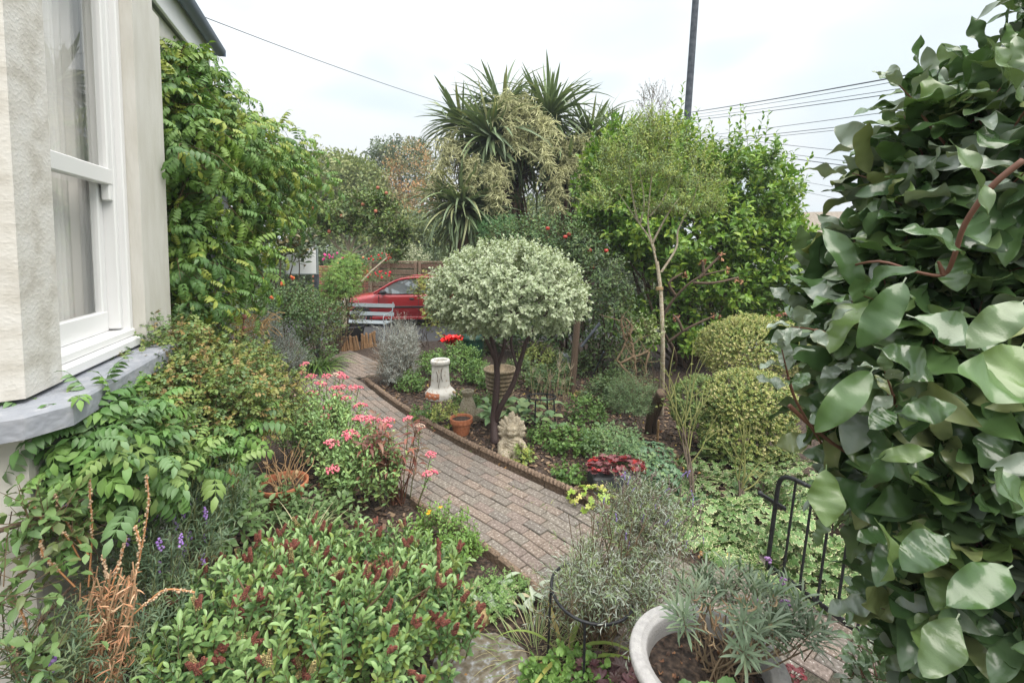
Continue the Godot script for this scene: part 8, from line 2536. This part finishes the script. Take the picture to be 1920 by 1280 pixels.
	for p in [[1925, 640, 0.86, -0.9, -0.75, 0.3, 1.35], [1930, 740, 0.84, -0.9, 0.3, 0.3, 1.5], [1925, 560, 0.9, -0.8, -0.5, 0.2, 1.1], [1700, 520, 1.05, -0.75, -0.9, 0.3, 1.3], [1640, 690, 1.08, -0.8, -0.45, 0.4, 1.35], [1640, 650, 1.05, 1, -0.35, 0.3, 1.35], [1550, 870, 1.15, -0.2, -1, 0.3, 1.2], [1700, 590, 1.02, 0.9, -0.35, 0.4, 1.3], [1780, 260, 1.05, 0.5, -0.9, 0.3, 1.35], [1680, 430, 1.05, 1, -0.1, 0.2, 1.15], [1640, 970, 1.1, 0.5, -0.9, 0.3, 1.15], [1780, 1000, 0.98, -1, -0.3, 0.3, 1.2], [1930, 950, 0.9, -0.9, 0.6, 0.2, 1.2], [1800, 1150, 1.0, -0.7, -0.6, 0.3, 1.25], [1900, 1060, 0.95, -0.95, -0.2, 0.3, 1.3], [1640, 860, 1.1, 0.35, 0.25, 0.3, 0.8], [1675, 830, 1.1, -0.5, -0.9, 0.3, 0.9], [1680, 770, 1.1, -0.9, -0.15, 0.4, 0.8], [1680, 775, 1.1, 0.9, 0.25, 0.4, 0.95]]:
		bag2.t.append(orient(pix(p[0], p[1], p[2]), Vector3(p[3], p[4], p[5]), Vector3(0.1, 0.75, 0.6), p[6], rf(-0.3, 0.3)))
		bag2.k.append(rng.randi() % 6)
	put(n, bag2, LEAF.big, tints, {"rough": 0.24, "spec": 0.6, "back": 0.34, "gain": 1.36, "bump": M.fine, "bump_uv": 7.0, "bump_cm": 0.02}, 60)
	# rain drops resting on the leaves
	var dm := MB.new()
	dm.blob(Vector3.ZERO, Vector3(1, 0.55, 1), Color.WHITE, 8, 6)
	var drop := dm.mesh()
	var wm := StandardMaterial3D.new()
	wm.albedo_color = Color(1, 1, 1, 0.02)
	wm.refraction_enabled = true
	wm.refraction_scale = 0.033
	wm.roughness = 0.0
	var mm := MultiMesh.new()
	mm.transform_format = MultiMesh.TRANSFORM_3D
	mm.mesh = drop
	var buf := PackedFloat32Array()
	var cnt := 0
	for i in bag.t.size():
		var t := bag.t[i]
		if t.basis.y.normalized().y < 0.5 or t.origin.distance_to(eye) > 1.7:
			continue
		for k in 5:
			var s := rf(0.0012, 0.0032)
			var zz := rf(0.035, 0.11)
			var p := t * Vector3(rf(-0.02, 0.02), -0.0015 - 0.10 * zz * zz * 10.0 * 0.14, zz) - n.position
			buf.append_array(PackedFloat32Array([s, 0, 0, p.x, 0, s, 0, p.y, 0, 0, s, p.z]))
			cnt += 1
	mm.instance_count = cnt
	mm.buffer = buf
	var mi := MultiMeshInstance3D.new()
	mi.name = "rain_drops"
	mi.multimesh = mm
	mi.material_override = wm
	mi.set_meta("kind", "stuff")
	n.add_child(mi)
	# young shoots of the same kind at the bottom edge
	var yn := shrub("shrub_seedling", "small silvery young shoots at the bottom right below the iron gate", "shrub", Vector3(1.862, 0.000, -2.216), [[Vector3(1.603, 0.558, -1.950), Vector3(0.08, 0.07, 0.08), 8], [Vector3(1.422, 0.627, -1.750), Vector3(0.12, 0.05, 0.1), 12], [Vector3(1.613, 0.591, -1.800), Vector3(0.1, 0.05, 0.1), 9]], LEAF.big, [Color(0.18, 0.24, 0.16), Color(0.12, 0.19, 0.09), Color(0.30, 0.33, 0.27), Color(0.10, 0.16, 0.07)], {"len": 0.1, "k": 6, "size": 0.55, "sky": 0.6, "twig": 0.003, "twig_mat": M.red_twig, "stem": 0.004, "singles": 160, "rough": 0.35})
	ruff("heuchera", "tiny dark red leaves on the bricks right of the stone planter", Vector3(1.394, 0.197, -2.200), Vector3(0.05, 0.02, 0.05), 16, [Color(0.2, 0.03, 0.04), Color(0.14, 0.03, 0.035)], 0.4)

func gate() -> void:
	var a := Vector3(1.79, 0, -3.18)
	var b := Vector3(2.24, 0, -1.95)
	var u := (b - a).normalized()
	var L := a.distance_to(b)
	var n := thing("iron_gate", "low black wrought iron gate of thin upright bars behind the big-leaved shrub", "gate", a)
	var lean := Vector3(0.10, 0, 0.0)
	var pt := func(s: float, y: float) -> Vector3: return a + u * s + Vector3(0, y, 0) + lean * y
	var mb := MB.new()
	mb.tube([pt.call(0, 0.04), pt.call(0, 0.55), pt.call(0.004, 0.66), pt.call(0.03, 0.715), pt.call(0.09, 0.74), pt.call(0.2, 0.745)], 0.015, 8)
	part(n, "stile", mb, M.iron)
	for i in range(1, 11):
		mb = MB.new()
		mb.tube([pt.call(i * 0.122, 0.07), pt.call(i * 0.122, 0.74)], 0.0085, 7)
		part(n, "bar", mb, M.iron)
	mb = MB.new()
	mb.tube([pt.call(0.2, 0.745), pt.call(L, 0.745)], 0.013, 7)
	part(n, "top_rail", mb, M.iron)
	mb = MB.new()
	mb.box(Transform3D(Basis(u, Vector3.UP, u.cross(Vector3.UP)), pt.call(L / 2, 0.075)), Vector3(L, 0.035, 0.012), Color.WHITE, 0.003)
	part(n, "bottom_rail", mb, M.iron)
	mb = MB.new()
	mb.box(Transform3D(Basis(u, Vector3.UP, u.cross(Vector3.UP)), pt.call(-0.02, 0.52)), Vector3(0.20, 0.03, 0.015), Color.WHITE, 0.004)
	mb.blob(pt.call(-0.13, 0.525), Vector3.ONE * 0.02, Color.WHITE, 8, 6)
	part(n, "latch", mb, M.iron)
	mb = MB.new()
	mb.tube([pt.call(L, 0.0), pt.call(L, 0.95)], 0.02, 8)
	part(n, "hinge_post", mb, M.iron)

func loose_things() -> void:
	# bark chips and fallen leaves over the bare soil
	var chips := []
	for i in 3:
		var mb := MB.new()
		mb.box(Transform3D(Basis(Vector3(0.1, 0, 1).normalized(), 0.1 * i), Vector3.ZERO), Vector3(0.042, 0.006, 0.016 + 0.004 * i), Color.WHITE, 0.002)
		chips.append(mb.mesh())
	var n := thing("bark_mulch", "scattered dark brown bark chips over the bare soil of the bed", "mulch", Vector3(0.823, 0.000, -5.914), "", "stuff")
	var bag := Bag.new()
	while bag.t.size() < 6500:
		var p := Vector3(rf(-2.2, 2.6), 0, rf(-8.2, -3.4))
		var s := path_uv(p)
		var on_path := s.y > -1.05 and s.y < 0.0
		if on_path and rng.randf() < (0.9 if s.y < -0.9 or s.y > -0.1 else 0.985):
			continue
		if (s.y > -1.12 and s.y <= -1.05) or (s.y >= 0.0 and s.y < 0.1):
			continue
		p.y = (0.028 if on_path else 0.016) + 0.03 * lumps.get_noise_2d(p.x * 90, p.z * 90) + rf(0, 0.012) * (0.0 if on_path else 1.0)
		bag.t.append(Transform3D(Basis(rdir(), rf(0, 0.5)).rotated(Vector3.UP, rf(0, TAU)) * Basis.from_scale(Vector3.ONE * (rf(0.15, 0.6) if on_path else rf(0.5, 1.7))), p))
		bag.k.append(rng.randi() % 5)
	put(n, bag, chips, [Color(0.07, 0.045, 0.032), Color(0.04, 0.027, 0.02), Color(0.12, 0.075, 0.05), Color(0.20, 0.14, 0.09), Color(0.055, 0.04, 0.035)], {"rough": 0.9, "back": 0.0}, 0, "chips")
	var f := thing("fallen_leaves", "brown and yellow fallen leaves scattered on soil and bricks", "fallen leaves", Vector3(1.021, 0.000, -6.296), "", "stuff")
	bag = Bag.new()
	while bag.t.size() < 420:
		var p := Vector3(rf(-2.5, 2.4), 0.03, rf(-8.0, -2.3))
		var s := path_uv(p)
		if s.y > -1.0 and s.y < 0.0 and rng.randf() < 0.93:
			continue
		bag.t.append(orient(p + Vector3(0, rf(0, 0.02), 0), rdir() * Vector3(1, 0.2, 1), Vector3.UP + rdir() * 0.5, rf(0.25, 0.7)))
		bag.k.append(rng.randi() % 5)
	put(f, bag, LEAF.dead, [Color(0.22, 0.10, 0.05), Color(0.30, 0.17, 0.07), Color(0.14, 0.07, 0.045), Color(0.42, 0.30, 0.08), Color(0.26, 0.18, 0.12)], {"rough": 0.9}, 0, "leaf")
	# weeds in the joints of the bricks
	var i := 0
	for p in [Vector3(0.025, 0.000, -4.324), Vector3(-0.108, 0.000, -4.615), Vector3(0.322, 0.000, -4.049), Vector3(0.144, 0.000, -4.092), Vector3(-0.477, 0.000, -5.131), Vector3(0.380, 0.000, -3.590)]:
		var where_: String = ["near the middle of the path", "beside the edging, farthest but one", "nearest the lavender, by the edging", "in the third course from the edging", "farthest away, opposite the statue", "at the lavender's foot"][i]
		tuft("joint_weed", "tiny green weed growing between the bricks " + where_, p, 14, 0.16, [Color(0.13, 0.22, 0.06), Color(0.24, 0.26, 0.08)], LEAF.strap, 14, 0.03)
		i += 1
